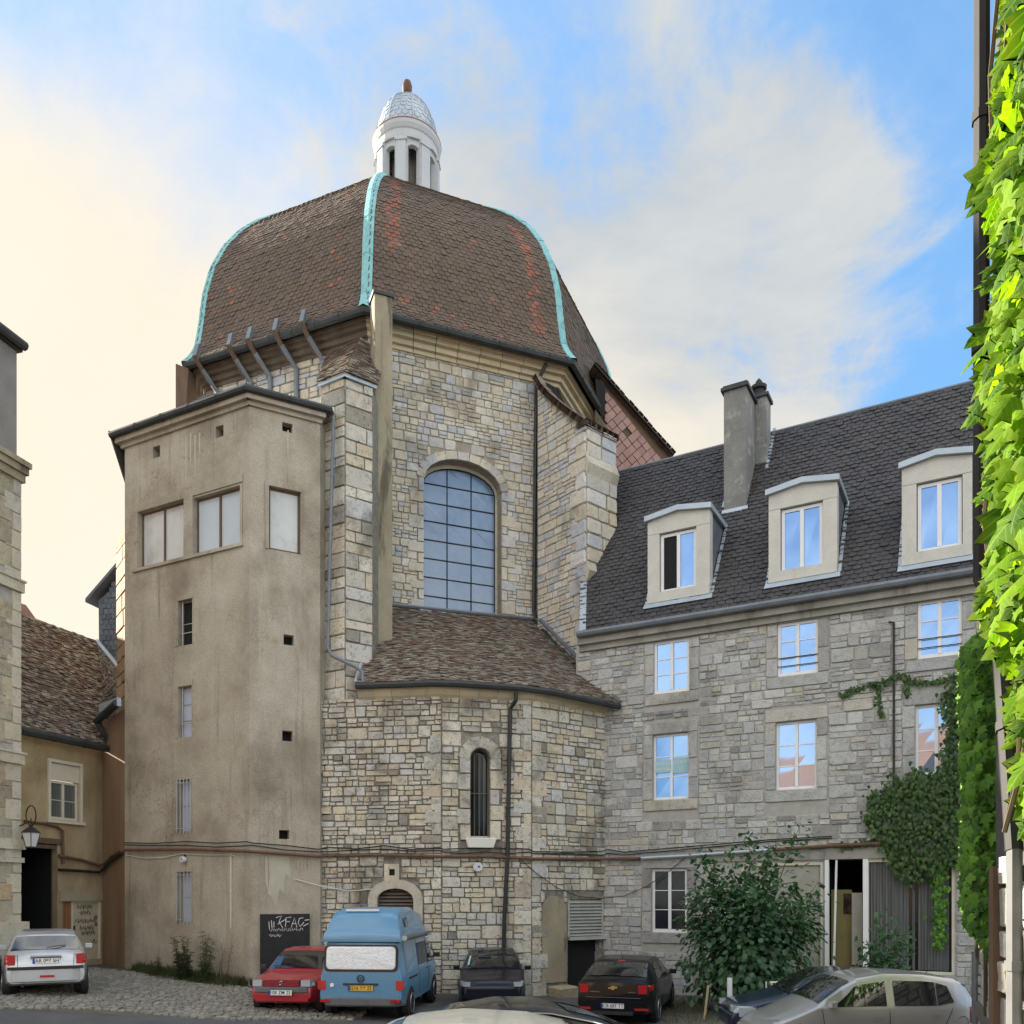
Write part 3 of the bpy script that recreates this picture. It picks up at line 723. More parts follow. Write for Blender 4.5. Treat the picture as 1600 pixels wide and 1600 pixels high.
# ------------------------------------------------------------------ domed church
church = thing('domed_church', 'cream stone octagonal church with a dark tiled dome and green copper ribs', 'church', (OX, OY, 0))
ZG = 21.0                                        # gutter height
wz = ZG - .50
r = FC[1]
wu0, wu1 = r.uz(662, 900)[0], r.uz(783, 900)[0]
wz0 = r.uz(715, 962)[1]; wzs = r.uz(722, 757)[1]; wza = r.uz(722, 720)[1]
outer = arch(wu0, wu1, wz0, wzs, wza, 12)
mb = MB(); ring = [octo(k, RC - .6) for k in range(8)]
for k in range(8):
    f = Fac(ring[k].xy, ring[(k + 1) % 8].xy)
    if k == 1: wall_mesh(mb, f, rc(0, f.L, -1, wz), [outer], .5)
    else: mb.add([f.pt(0, -1), f.pt(f.L, -1), f.pt(f.L, wz), f.pt(0, wz)], [(0, 1, 2, 3)])
cwall = new('wall', mb, 'church_mortar', church)
f1 = FC[1]
vous = arch(wu0 - .22, wu1 + .22, wz0 - 1, wzs - .05, wza + .30, 12)
st = rubble(f1, .0, f1.L, 11.4, wz - .02, [vous], hr=(.22, .36), wr=(.20, .46), gap=.014, dep=(.015, .045), split=.5)
blocks = []
for k in range(11):                              # voussoirs
    a = math.pi * (k + .5) / 11; cu = (wu0 + wu1) / 2; hw = (wu1 - wu0) / 2
    u = cu + (hw + .10) * math.cos(a); z = wzs + (wza - wzs + .14) * math.sin(a)
    t = math.atan2((wza - wzs) * math.cos(a), -hw * math.sin(a)) if False else math.atan2(-(hw) * math.cos(a) * (wza - wzs) / hw ** 2, math.sin(a))
    blocks.append(smat(f1, u, z, 0, .40 if 1 < k < 9 else .28, .29, .055, t))
blocks += quoins(f1, wu1, wz0 - .2, wzs, 1, (.2, .5), (.24, .46), dep=.055) + quoins(f1, wu0, wz0 - .2, wzs, -1, (.2, .5), (.24, .46), dep=.055)
blocks += quoins(f1, f1.L, 10, wz - .1, -1, (.3, .5), (.26, .36), .065)
f0 = FC[0]
st += rubble(f0, .3, f0.L - .6, 16.5, wz - .02, [], hr=(.3, .46), wr=(.35, .7), gap=.02, split=.4)
# spur buttress at the right-hand corner
S0, S1 = Vector((.87, 29.35)), Vector((2.36, 27.55)); S2 = S1 + Vector((.751, .66)) * 1.42
FSL, FSR = Fac(S0, S1), Fac(S1, S2)
zs0 = FSL.uz(845, 588)[1]; zs1 = FSL.uz(906, 668)[1]
mb = MB(); curve = [(FSL.L * t, zs0 + (zs1 - zs0) * (t ** .80)) for t in np.linspace(0, 1, 9)]
wall_mesh(mb, FSL, [(0, -1), (FSL.L, -1)] + [(u, z) for u, z in reversed(curve)], [])
mb.add([FSR.pt(0, -1), FSR.pt(FSR.L, -1), FSR.pt(FSR.L, zs1), FSR.pt(0, zs1)], [(0, 1, 2, 3)])
fb = Fac(S2, (3.0, 31.2)); mb.add([fb.pt(0, -1), fb.pt(fb.L, -1), fb.pt(fb.L, zs0), fb.pt(0, zs1)], [(0, 1, 2, 3)])
spur = new('buttress', mb, 'church_mortar', church)
def slim(z):
    if z < zs1: return -9, FSL.L
    t = ((zs0 - z) / (zs0 - zs1)); t = max(0, min(1, t)) ** (1 / .80); return -9, FSL.L * t
sst = rubble(FSL, .02, FSL.L - .02, 10.2, zs0, [], hr=(.20, .34), wr=(.24, .52), gap=.014, dep=(.02, .045), split=.35, zlim=slim)
sst += ashlar(FSR, .0, FSR.L, 9.5, zs1, hr=(.38, .55), wr=(.5, .9), dep=(.04, .08))
sst += quoins(FSL, FSL.L + .03, 9.5, zs1, -1, (.45, .75), (.38, .52), .06)
# front set-offs of the spur
for zz, o in ((zs1 - 1.15, .16), (zs1 - 4.6, .22)):
    m = MB().add([FSR.pt(-.05, zz - .5, .02), FSR.pt(FSR.L, zz - .5, .02), FSR.pt(FSR.L, zz - .12, o), FSR.pt(-.05, zz - .12, o), FSR.pt(-.05, zz + .25, .02), FSR.pt(FSR.L, zz + .25, .02)],
          [(0, 1, 2, 3), (3, 2, 5, 4), (0, 3, 4), (1, 5, 2)])
    new('set_off', m, 'dressed_stone', spur)
# spur roof: dark tiles with a brick-like verge
vpts = [FSL.pt(u, z, .10) for u, z in curve]
ctop = [octo(2, RC - .58, wz - .15) + Vector((.9 * t, .9 * t, -1.2 * t)) for t in np.linspace(0, 1, 9)]
m = MB(); m.add(vpts + ctop, [(i, i + 1, i + 10, i + 9) for i in range(8)])
m.add([vpts[-1], FSR.pt(FSR.L, zs1 + .05, .1), ctop[-1]], [(0, 1, 2)])
sr = new('buttress_roof', m, 'old_tile', church)
verge = []
for a, b in zip(vpts, vpts[1:]):
    k = 3
    for i in range(k):
        p = a.lerp(b, (i + .5) / k); X = (b - a) / k; M = np.eye(4)
        N = X.cross(FSL.N).normalized()
        M[:3, 0] = np.array(X) * .96; M[:3, 1] = np.array(FSL.N) * -.30; M[:3, 2] = np.array(N) * .20; M[:3, 3] = np.array(p + FSL.N * .10 - N * .02); verge.append(M)
a, b = FSR.pt(-.12, zs1 + .02, .1), FSR.pt(FSR.L + .05, zs1 + .02, .1)
for i in range(6):
    X = (b - a) / 6; M = np.eye(4); M[:3, 0] = np.array(X) * .96; M[:3, 1] = np.array(FSR.N) * -.4; M[:3, 2] = (0, 0, .2); M[:3, 3] = np.array(a + X * (i + .5)); verge.append(M)
pieces('verge_tile', 'verge_tiles', ASHLAR, verge, 'old_tile', sr)
t2 = []
for i in range(8): tile_patch(vpts[i], vpts[i + 1], ctop[i + 1], ctop[i], .3, .12, out=t2)
pieces('roof_tile', 'roof_tiles', T_FLAT, t2, 'roof_under', sr, 60)
# corner buttress on the left, under its little tiled cap
B0, B1, B2 = (-5.45, 24.96), (-4.74, 24.55), (-4.05, 25.06)
FBL, FBR = Fac(B0, B1), Fac(B1, B2); zb = FBL.uz(538, 592)[1]
mb = MB(); mb.column([B1, B2, (-3.9, 28.2), (-5.9, 28.0), B0], -1, zb)
but = new('buttress', mb, 'mortar', church)
bst = ashlar(FBL, -.1, FBL.L, 6.5, zb, hr=(.24, .6), wr=(.3, .8), gap=.02, dep=(.02, .06)) + ashlar(FBR, 0, FBR.L, 6.5, zb, hr=(.24, .6), wr=(.3, .85), gap=.02, dep=(.02, .06))
pieces('stone', 'stones', ASHLAR, bst, 'rubble_stone', but, 90)
m = MB(); m.fbox(FBL, -.12, FBL.L + .07, zb, zb + .09, -.3, .10); m.fbox(FBR, -.07, FBR.L + .1, zb, zb + .09, -.3, .10); new('cap_edge', m, 'zinc', but)
ce = [FBL.pt(-.15, zb + .09, .13), FBL.pt(FBL.L, zb + .09, 0) + (FBL.N + FBR.N).normalized() * .15, FBR.pt(FBR.L + .12, zb + .09, .13)]
ct = [Vector((-5.9, 27.6, zb + 2.6)), Vector((-4.75, 27.0, zb + 2.75)), Vector((-4.0, 27.6, zb + 2.6))]
capr = new('buttress_roof', MB().add(ce + ct, [(0, 1, 4, 3), (1, 2, 5, 4)]), 'roof_under', church)
t3 = tile_patch(ce[0], ce[1], ct[1], ct[0], .2, .13); tile_patch(ce[1], ce[2], ct[2], ct[1], .2, .13, out=t3)
pieces('roof_tile', 'roof_tiles', T_FLAT, t3, 'old_tile', capr, 60)
# concrete flue running up past the eaves
pf = Vector(((585 - CX) / FOC * 25.9, 25.9)); FF = Fac(pf, pf + FC[1].U.xy); fu = FF.uz(613, 700)[0]
zf0, zf1 = FF.uz(600, 1018)[1], FF.uz(600, 462)[1]
m = MB(); m.fbox(FF, 0, fu, zf0, zf1, -.55, 0); flue = new('concrete_flue', m, 'concrete', church)
m = MB(); m.fbox(FF, -.05, fu + .05, zf1, zf1 + .09, -.6, .05); new('flue_cap', m, 'gutter_dark', flue)
m = MB(); m.fbox(FF, .02, fu * .36, zf0, zf1 - .7, 0, .035); new('flue_lining', m, 'concrete', flue)
m = MB(); m.fbox(FF, -.12, fu + .05, zf0 - .25, zf0, -.6, .06); new('flue_flashing', m, 'zinc_dark', flue)

pieces('stone', 'stones', RUBBLE, st + sst, 'church_stone', cwall, 230)
pieces('dressed_block', 'dressed_blocks', ASHLAR, blocks, 'church_stone', cwall)
# main window
inr = arch(wu0 + .08, wu1 - .08, wz0 + .05, wzs - .02, wza - .12, 12)
gd = -.42
q = []
m = MB(); n = len(outer)
m.add([f1.pt(u, z, gd + .06) for u, z in outer] + [f1.pt(u, z, gd + .06) for u, z in inr], [(i, (i + 1) % n, (i + 1) % n + n, i + n) for i in range(n)])
m.add([f1.pt(u, z, gd + .06) for u, z in inr] + [f1.pt(u, z, gd - .05) for u, z in inr], [(i, (i + 1) % n, (i + 1) % n + n, i + n) for i in range(n)])
win = new('arched_window', m, 'dressed_stone', church)
new('frame', MB().tube([f1.pt(u, z, gd + .02) for u, z in inr] + [f1.pt(*inr[0], gd + .02)], .028, 6), 'iron', win)
gu = [inr[0][0] + (inr[1][0] - inr[0][0]) * k / 3 for k in range(4)]; zt = wza - .14; gz = [wz0 + .05 + (zt - wz0 - .05) * k / 8 for k in range(9)]
for k in range(3):
    for j in range(8):
        a, b, c0, c1 = gu[k] + .018, gu[k + 1] - .018, gz[j] + .018, gz[j + 1] - .018
        tops = []
        for u in np.linspace(b, a, 9):
            x = (u - (inr[0][0] + inr[1][0]) / 2) / ((inr[1][0] - inr[0][0]) / 2); zc = (wzs - .02) + (wza - .14 - wzs + .02) * math.sqrt(max(0, 1 - x * x)) - .02
            tops.append((u, min(c1, zc)))
        if max(z for u, z in tops) < c0 + .05: continue
        tops = [(u, max(z, c0 + .01)) for u, z in tops]; dt = R.uniform(-.006, .006)
        new('pane', MB().prism([f1.pt(u, z, gd + dt * (1 if u > a else -1)) for u, z in [(a, c0), (b, c0)] + tops], f1.N * -.012), 'church_glass', win)
m = MB()
for u in gu[1:3]: m.tube([f1.pt(u, wz0, gd + .01), f1.pt(u, zt - .02, gd + .01)], .020, 6)
for z in gz[1:8]: 
    s = span(inr, z)
    if s: m.tube([f1.pt(s[0], z, gd + .015), f1.pt(s[1], z, gd + .015)], .018, 6)
new('glazing_bars', m, 'iron', win)
new('sill', MB().fbox(f1, wu0 - .15, wu1 + .15, wz0 - .14, wz0 + .02, -.45, .12), 'zinc', win)
# cornice and gutter round the octagon
m = MB()
for k in range(8):
    for rr_, z0, z1 in ((RC - .50, wz - .12, wz + .02), (RC - .38, wz + .02, wz + .20), (RC - .22, wz + .20, wz + .36), (RC - .12, wz + .36, wz + .46)):
        if k in (1, 2): continue
        a0, a1, b0, b1 = octo(k, rr_), octo(k + 1, rr_), octo(k + 1, rr_ - .8), octo(k, rr_ - .8)
        m.hexa([a0 + Vector((0, 0, z0)), a1 + Vector((0, 0, z0)), b0 + Vector((0, 0, z0)), b1 + Vector((0, 0, z0)), a0 + Vector((0, 0, z1)), a1 + Vector((0, 0, z1)), b0 + Vector((0, 0, z1)), b1 + Vector((0, 0, z1))])
new('cornice', m, 'dark_cornice', church)
m = MB(); cb = []
for k in (1, 2):
    n = 9
    for rr_, z0, z1 in ((RC - .50, wz - .12, wz + .02), (RC - .38, wz + .02, wz + .20), (RC - .22, wz + .20, wz + .36), (RC - .12, wz + .36, wz + .46)):
        for i in range(n):
            A, B, C_, D_ = octo(k, rr_), octo(k + 1, rr_), octo(k + 1, rr_ - .8), octo(k, rr_ - .8); g = .0015
            a0, a1, b0, b1 = A.lerp(B, i / n + g), A.lerp(B, (i + 1) / n - g), D_.lerp(C_, (i + 1) / n - g), D_.lerp(C_, i / n + g)
            m.hexa([p + Vector((0, 0, z)) for z in (z0, z1) for p in (a0, a1, b0, b1)])
new('cornice', m, 'cornice_stone', church)
gutter([octo(k, RC + .14, ZG - .04) for k in range(9)], .13, 'gutter_dark', church)

# dome: faceted, bell-shaped
PROF = [(9.52, ZG + .0), (9.26, 21.3), (9.04, 21.75), (8.90, 22.6), (8.76, 23.7), (8.49, 24.75), (8.03, 25.75), (7.42, 26.65), (6.72, 27.4), (5.93, 28.08), (5.0, 28.78), (4.1, 29.35), (3.1, 29.98), (2.2, 30.6), (1.3, 31.2)]
def prof_at(s):                                   # by arc length
    L = [0]
    for (a, b), (c, d) in zip(PROF, PROF[1:]): L.append(L[-1] + math.hypot(c - a, d - b))
    return np.interp(s, L, [p[0] for p in PROF]), np.interp(s, L, [p[1] for p in PROF]), L[-1]
LT = prof_at(0)[2]; fine = [prof_at(LT * i / 40)[:2] for i in range(41)]
m = MB()
for rr_, z in fine:
    for k in range(8): m.v.append(tuple(octo(k, rr_ - .03, z)))
for j in range(40):
    for k in range(8): m.f.append((j * 8 + k, j * 8 + (k + 1) % 8, (j + 1) * 8 + (k + 1) % 8, (j + 1) * 8 + k))
dome = new('dome_roof', m, 'roof_under', church)
rows = int(LT / .150); dark = []; red = []
for k in (7, 0, 1, 2):
    for j in range(rows):
        r0_, z0_, _ = prof_at(LT * j / rows); r1_, z1_, _ = prof_at(LT * (j + 1) / rows)
        a, b, d, c_ = octo(k, r0_, z0_), octo(k + 1, r0_, z0_), octo(k, r1_, z1_), octo(k + 1, r1_, z1_)
        mcount = max(1, round((b - a).length / .205))
        for i in range(mcount):
            s = (i + (.5 if j % 2 else 0)) / mcount + .5 / mcount
            if s > 1.0: continue
            p = a.lerp(b, s); Y = d.lerp(c_, s) - p; X = (b - a) / mcount; N = X.cross(Y).normalized()
            M = np.eye(4); M[:3, 0] = X; M[:3, 1] = Y * 1.5; M[:3, 2] = N * R.uniform(.75, 1.05); M[:3, 3] = np.array(p + N * R.uniform(-.004, .006))
            h = j / rows; pr = .004
            if k == 1:
                if abs(s - .12 - .01 * math.sin(j * .4)) < .035 and .18 < h < .66: pr = .75
                if abs(s - .86 - .012 * math.sin(j * .3)) < .035 and .07 < h < .42: pr = .75
                if .02 < h < .07 and .15 < s < .8: pr = .10
            if k == 0 and (abs(s - .18) < .03 or abs(s - .83) < .03) and .04 < h < .55: pr = .14
            (red if R.random() < pr else dark).append(M)
pieces('dome_tile', 'dome_tiles', T_SCALE, dark, 'dome_tile', dome, 260)
pieces('red_dome_tile', 'red_dome_tiles', T_SCALE, red, 'red_tile', dome, 40)
for k in (0, 1, 2, 3, 4, 5, 6, 7):                # copper ribs
    m = MB(); L = []
    for i, (rr_, z) in enumerate([prof_at(LT * i / 48)[:2] for i in range(49)]):
        c0 = octo(k, rr_, z); r2, z2, _ = prof_at(min(LT, LT * i / 48 + .1)); nrm = Vector((octo(k, 1, 0).x - OX, octo(k, 1, 0).y - OY, 0))
        tang = (octo(k, r2, z2) - octo(k, prof_at(max(0, LT * i / 48 - .1))[0], prof_at(max(0, LT * i / 48 - .1))[1])).normalized()
        side = Vector((-nrm.y, nrm.x, 0)); out_ = side.cross(tang).normalized()
        if out_.dot(nrm) < 0 and out_.z < 0: out_ = -out_
        ea = (octo(k - 1, 1, 0) - octo(k, 1, 0)).normalized(); eb = (octo(k + 1, 1, 0) - octo(k, 1, 0)).normalized()
        w = .185; L.append([c0 + ea * w + out_ * .02, c0 + ea * w + out_ * .05, c0 + out_ * .085, c0 + eb * w + out_ * .05, c0 + eb * w + out_ * .02])
    for l in L: m.v.extend([tuple(p) for p in l])
    for i in range(48):
        for q_ in range(4): m.f.append((i * 5 + q_, i * 5 + q_ + 1, (i + 1) * 5 + q_ + 1, (i + 1) * 5 + q_))
    rib = new('copper_rib', m, 'copper_green', church)
    if k in (0, 1, 2):
        m = MB()
        for i in range(3, 47, 5):                  # folded seams across the strip
            l0, l1 = L[i], [p + (Vector(q2) - p) * .12 for p, q2 in zip([Vector(x) for x in L[i]], L[i + 1])]
            o2 = [(Vector(p) - Vector((OX, OY, 26))).normalized() * .014 for p in l0]
            a_ = [Vector(p) + d_ for p, d_ in zip(l0, o2)]; b_ = [Vector(p) + d_ for p, d_ in zip(l1, o2)]
            m.add(a_ + b_, [(x, x + 1, x + 6, x + 5) for x in range(4)])
        new('seam', m, 'copper_green', rib)
# lantern on top
lan = []
zl0, zl1 = 30.6, 33.50
lc = (OX + .08, OY, 0); rl = 1.30
m = MB(); m.lathe([(rl + .12, 30.6), (rl + .12, 31.3), (rl + .02, 31.35)], lc, 32); lant = new('lantern', m, 'lantern_paint', church)
NP = 8
for i in range(NP):                                # piers with an arched opening between each pair
    a = math.radians(-90 - 4 + 45 * i); w = .52
    c0 = Vector((lc[0] + rl * math.cos(a), lc[1] + rl * math.sin(a), 0)); T = Vector((-math.sin(a), math.cos(a), 0)); Nn = Vector((math.cos(a), math.sin(a), 0))
    m = MB(); m.prism([c0 - T * w / 2 + Vector((0, 0, 31.3)), c0 + T * w / 2 + Vector((0, 0, 31.3)), c0 + T * w / 2 - Nn * .25 + Vector((0, 0, 31.3)), c0 - T * w / 2 - Nn * .25 + Vector((0, 0, 31.3))], (0, 0, zl1 - 31.3))
    m.prism([c0 - T * .2 + Nn * .055 + Vector((0, 0, 31.3)), c0 + T * .2 + Nn * .055 + Vector((0, 0, 31.3)), c0 + T * .2 + Vector((0, 0, 31.3)), c0 - T * .2 + Vector((0, 0, 31.3))], (0, 0, zl1 - 31.36))
    m.prism([c0 - T * .25 + Nn * .09 + Vector((0, 0, zl1 - .16)), c0 + T * .25 + Nn * .09 + Vector((0, 0, zl1 - .16)), c0 + T * .25 + Vector((0, 0, zl1 - .16)), c0 - T * .25 + Vector((0, 0, zl1 - .16))], (0, 0, .14))
    new('pier', m, 'lantern_paint', lant)
    a2 = a + math.radians(22.5); c1 = Vector((lc[0] + (rl - .06) * math.cos(a2), lc[1] + (rl - .06) * math.sin(a2), 0)); T = Vector((-math.sin(a2), math.cos(a2), 0)); Nn = Vector((math.cos(a2), math.sin(a2), 0))
    hw = .285; za = zl1 - .22; zs_ = za - hw; m = MB()
    arc = [(hw * math.cos(math.pi * j / 10), zs_ + hw * math.sin(math.pi * j / 10)) for j in range(11)]
    P_ = [(hw, zl1)] + arc + [(-hw, zl1)]; pts = [c1 + T * x + Vector((0, 0, z)) for x, z in P_]
    for x0, x1 in zip(range(1, 11), range(2, 12)):
        q4 = [(P_[x0][0], P_[x0][1]), (P_[x1][0], P_[x1][1]), (P_[x1][0], zl1), (P_[x0][0], zl1)]
        m.prism([c1 + T * x + Vector((0, 0, z)) for x, z in q4], -Nn * .2)
    new('arch', m, 'lantern_paint', lant)
new('core', MB().lathe([(.62, 30.6), (.62, 33.4)], lc, 20), 'timber_grey', lant)
m = MB(); m.lathe([(rl - .2, zl1), (rl + .04, zl1), (rl + .05, zl1 + .10), (rl + .0, zl1 + .12), (rl + .01, zl1 + .36), (rl + .05, zl1 + .40), (rl + .11, zl1 + .55), (rl + .12, zl1 + .68), (rl + .02, zl1 + .70)], lc, 40)
new('entablature', m, 'lantern_paint', lant)
m = MB(); m.lathe([(rl + .12, zl1 + .68), (rl + .14, zl1 + .71), (rl + .12, zl1 + .75), (rl - .1, zl1 + .76)], lc, 40); new('moulding', m, 'pink_tile', lant)
zc = zl1 + .74; DP = [(1.25 * math.cos(t), zc + 1.92 * math.sin(t)) for t in np.linspace(0, math.pi / 2 * .93, 14)]
m = MB().lathe(DP, lc, 40); cup = new('cupola', m, 'zinc', lant, smooth=True)
sc_t = []
for j in range(13):
    t = math.pi / 2 * .9 * j / 13; t1 = math.pi / 2 * .9 * (j + 1) / 13; ra, za_ = 1.265 * math.cos(t), zc + 1.93 * math.sin(t); rb, zb_ = 1.265 * math.cos(t1), zc + 1.93 * math.sin(t1); k = max(8, int(2 * math.pi * ra / .25))
    for i in range(k):
        a = 2 * math.pi * (i + .5 * (j % 2)) / k
        if math.sin(a) > .35: continue
        p = Vector((lc[0] + ra * math.cos(a), lc[1] + ra * math.sin(a), za_)); Y = Vector((lc[0] + rb * math.cos(a), lc[1] + rb * math.sin(a), zb_)) - p; X = Vector((-math.sin(a), math.cos(a), 0)) * 2 * math.pi * ra / k; N = X.cross(Y).normalized()
        M = np.eye(4); M[:3, 0] = X; M[:3, 1] = Y * 1.35; M[:3, 2] = N * .7; M[:3, 3] = p; sc_t.append(M)
join('cupola_scales', T_SCALE, sc_t, 'zinc', lant, kind='stuff')
for i in range(8):
    a = math.radians(-90 + 18 + 45 * i)
    new('cupola_rib', MB().tube([(lc[0] + 1.04 * rr_ * math.cos(a), lc[1] + 1.04 * rr_ * math.sin(a), z + .01) for rr_, z in DP], .028, 6), 'zinc', lant)
zt_ = zc + 1.90
m = MB().lathe([(.30, zt_ - .1), (.22, zt_ + .02), (.14, zt_ + .08), (.12, zt_ + .2), (.17, zt_ + .26), (.20, zt_ + .4), (.21, zt_ + .6), (.16, zt_ + .78), (.06, zt_ + .86), (.01, zt_ + .87)], lc, 14)
new('finial', m, 'pipe_rust', lant, smooth=True)
# vent pipes leaning out round the gutter on the left-hand side
for px in (322, 374, 404, 445, 487):
    u = f0.uz(px, 560, .4)[0]
    p = [f0.pt(u + .25, 15.9, .12), f0.pt(u + .25, wz - .35, .12), f0.pt(u + .05, wz + .2, .62), f0.pt(u - .06, ZG + .05, .86), f0.pt(u - .06, ZG + .55, .86)]
    bp = new('vent_pipe', MB().tube(p[:3], .085, 8), 'zinc_dark', church)
    new('strap', MB().hexa([f0.pt(u + a, z, d_) for z, d_ in ((wz - .15, .32), ) for a in (0, .16)] + [f0.pt(u + a, wz - .15, .22) for a in (.16, 0)] + [f0.pt(u + a - .1, ZG + .02, .96) for a in (0, .16)] + [f0.pt(u + a - .1, ZG + .02, .84) for a in (.16, 0)]), 'timber', bp)
    new('hook', MB().hexa([f0.pt(u + a - .1, ZG + .0, d_) for a, d_ in ((0, .95), (.16, .95), (.16, .83), (0, .83))] + [f0.pt(u + a - .1, ZG + .5, d_) for a, d_ in ((0, .80), (.16, .80), (.16, .68), (0, .68))]), 'zinc_dark', bp)
downpipe([octo(2, RC - .1, ZG - .15) + Vector((-.75, -.3, 0)), FC[1].pt(*FC[1].uz(838, 600, .15), .15), FC[1].pt(*FC[1].uz(834, 955, .15), .15), FC[1].pt(*FC[1].uz(838, 970, .2), .2), Vector(((925 - CX) / FOC * 26.3, 26.3, EYE + (HY - 1082) / FOC * 26.3))], .065, 'gutter_dark', church)
# broken tiled corner at the far left of the eaves
cl = octo(0, RC + .1, ZG - .1)
m = MB().prism([cl + Vector((-.35, -.1, .1)), cl + Vector((-.35, -.1, -2.3)), cl + Vector((0, -.15, -2.3)), cl + Vector((.1, -.15, -.1))], (.1, .5, 0)); new('corner_board', m, 'timber', church)
e0, e1 = cl + Vector((-.3, -.9, -2.3)), cl + Vector((2.4, -2.1, -2.3)); q0, q1 = cl + Vector((.4, .1, -.9)), cl + Vector((1.9, -.5, -1.1))
lr = new('corner_roof', MB().add([e0, e1, q1, q0], [(0, 1, 2, 3)]), 'roof_under', church); pieces('roof_tile', 'roof_tiles', T_FLAT, tile_patch(e0, e1, q1, q0, .2, .14), 'old_tile', lr, 60)
# gable with pink diamond slates behind, on the right
gp = (3.4, 32.5); FG = Fac(gp, (gp[0] + 2.9, gp[1] + .9))
g0, g1, g2 = FG.uz(938, 588), FG.uz(940, 745), FG.uz(1046, 712); g3 = FG.uz(1046, 745)
m = MB().prism([FG.pt(*g1), FG.pt(*g3), FG.pt(*g2), FG.pt(*g0)], FG.N * -.3); gable = new('gable', m, 'timber', church)
dia = []; s = .40; zlo = min(g1[1], g3[1]); fl = lambda u: g0[1] + (g2[1] - g0[1]) * (u - g0[0]) / (g2[0] - g0[0])
for j in range(24):
    for i in range(16):
        u = g1[0] + (i + .5 * (j % 2)) * s * 1.02; z = zlo + j * s * .5
        if u < g1[0] + .12 or u > g2[0] + .1 or z > fl(u + .1) - .42 or R.random() < .05: continue
        dia.append(smat(FG, u, z, .02 + .012 * (j % 3), s * .70, s * .70, .03, math.pi / 4 + R.uniform(-.03, .03)))
pieces('tile', 'tiles', ASHLAR, dia, 'pink_tile', gable, 120)
m = MB().prism([FG.pt(g0[0] - .3, g0[1] + .3, .18), FG.pt(g2[0] + .1, g2[1] - .05, .18), FG.pt(g2[0] + .25, g2[1] + .1, -2.5), FG.pt(g0[0] - .1, g0[1] + .5, -2.5)], (0, 0, .08))
gr = new('gable_roof', m, 'roof_under', church)
vt = []
a, b = FG.pt(g0[0] - .3, g0[1] + .30, .2), FG.pt(g2[0] + .12, g2[1] - .02, .2)
for i in range(17):
    X = (b - a) / 17; N = X.cross(FG.N).normalized(); M = np.eye(4); M[:3, 0] = np.array(X) * .97; M[:3, 1] = np.array(FG.N) * -.5; M[:3, 2] = np.array(N) * R.uniform(.2, .26); M[:3, 3] = np.array(a + X * (i + .5) + N * R.uniform(-.01, .02)); vt.append(M)
pieces('verge_tile', 'verge_tiles', ASHLAR, vt, 'dome_tile', gr)
dq = [FG.uz(*p, .25) for p in ((930, 592), (945, 600), (945, 655), (933, 640))]
new('hatch', MB().prism([FG.pt(u, z, .22) for u, z in dq], FG.N * .06), 'interior_dark', church)  # near-black panel paints the shade of an opening

# ------------------------------------------------------------------ apse chapel in front of the church
chapel = thing('apse_chapel', 'low rounded rubble stone apse with a sloping old tile roof below the dome', 'chapel', (-1, 26, 0))
ZA = 8.28
sl_u0, sl_u1, sl_z0, sl_z1 = FA[1].rect(735, 765, 1170, 1308)
slit = arch(sl_u0, sl_u1, sl_z0, sl_z1 - (sl_u1 - sl_u0) / 2, sl_z1, 8)
lv_u0, lv_u1, lv_z0, lv_z1 = FA[0].rect(590, 647, 1388, 1520)
lv = arch(lv_u0, lv_u1, lv_z0, lv_z1 - .32, lv_z1, 8)
dr = FA[2].rect(887, 942, 1405, 1550)
mb = MB()
wall_mesh(mb, FA[0], rc(0, FA[0].L, -1, ZA), [lv], .3); wall_mesh(mb, FA[1], rc(0, FA[1].L, -1, ZA), [slit], .35); wall_mesh(mb, FA[2], rc(0, FA[2].L, -1, ZA), [rc(*dr)], .3)
awall = new('wall', mb, 'mortar', chapel)
sst = []; db = []
blk_l = arch(lv_u0 - .28, lv_u1 + .28, lv_z0, lv_z1 - .3, lv_z1 + .26, 8); vent = rc(*FA[0].rect(600, 627, 1352, 1378))
sst += rubble(FA[0], .0, FA[0].L, -.2, ZA, [blk_l, vent], hr=(.24, .42), wr=(.20, .55), gap=.018, dep=(.02, .075), split=.75)
blk_s = arch(sl_u0 - .33, sl_u1 + .33, sl_z0 - .2, sl_z1 - .2, sl_z1 + .33, 8)
sst += rubble(FA[1], .0, FA[1].L, -.3, ZA, [blk_s], hr=(.24, .44), wr=(.22, .60), gap=.016, dep=(.02, .06), split=.6)
nich = arch(*(lambda r_: (r_[0], r_[1], r_[2], r_[3] - .4, r_[3]))(FA[2].rect(846, 884, 1400, 1535)), 8); loop = rc(dr[0] - .05, dr[1] + .05, dr[2], dr[3] + .12)
sst += rubble(FA[2], .0, FA[2].L + .02, -.4, ZA, [nich, loop], hr=(.22, .38), wr=(.20, .50), gap=.016, dep=(.02, .06), split=.6)
db += quoins(FA[0], FA[0].L, 4.4, 7.2, -1, (.3, .5), (.3, .45), .07)
db += [q_ for q_ in quoins(FA[1], FA[1].L, -.3, ZA, -1, (.25, .5), (.28, .5), .06) + quoins(FA[2], 0, -.3, ZA, 1, (.55, .3), (.28, .55), .06) if R.random() > .12]
db += quoins(FA[1], sl_u0, sl_z0 - .1, sl_z1 - .25, -1, (.3, .42), (.42, .58), .08) + quoins(FA[1], sl_u1, sl_z0 - .1, sl_z1 - .25, 1, (.3, .4), (.42, .58), .08)
cu = (sl_u0 + sl_u1) / 2; hw = (sl_u1 - sl_u0) / 2
for k in range(6):
    a = math.pi * (k + .5) / 6; db.append(smat(FA[1], cu + (hw + .17) * math.cos(a), sl_z1 - hw + (hw + .17) * math.sin(a), 0, .28, .33, .08, a - math.pi / 2))
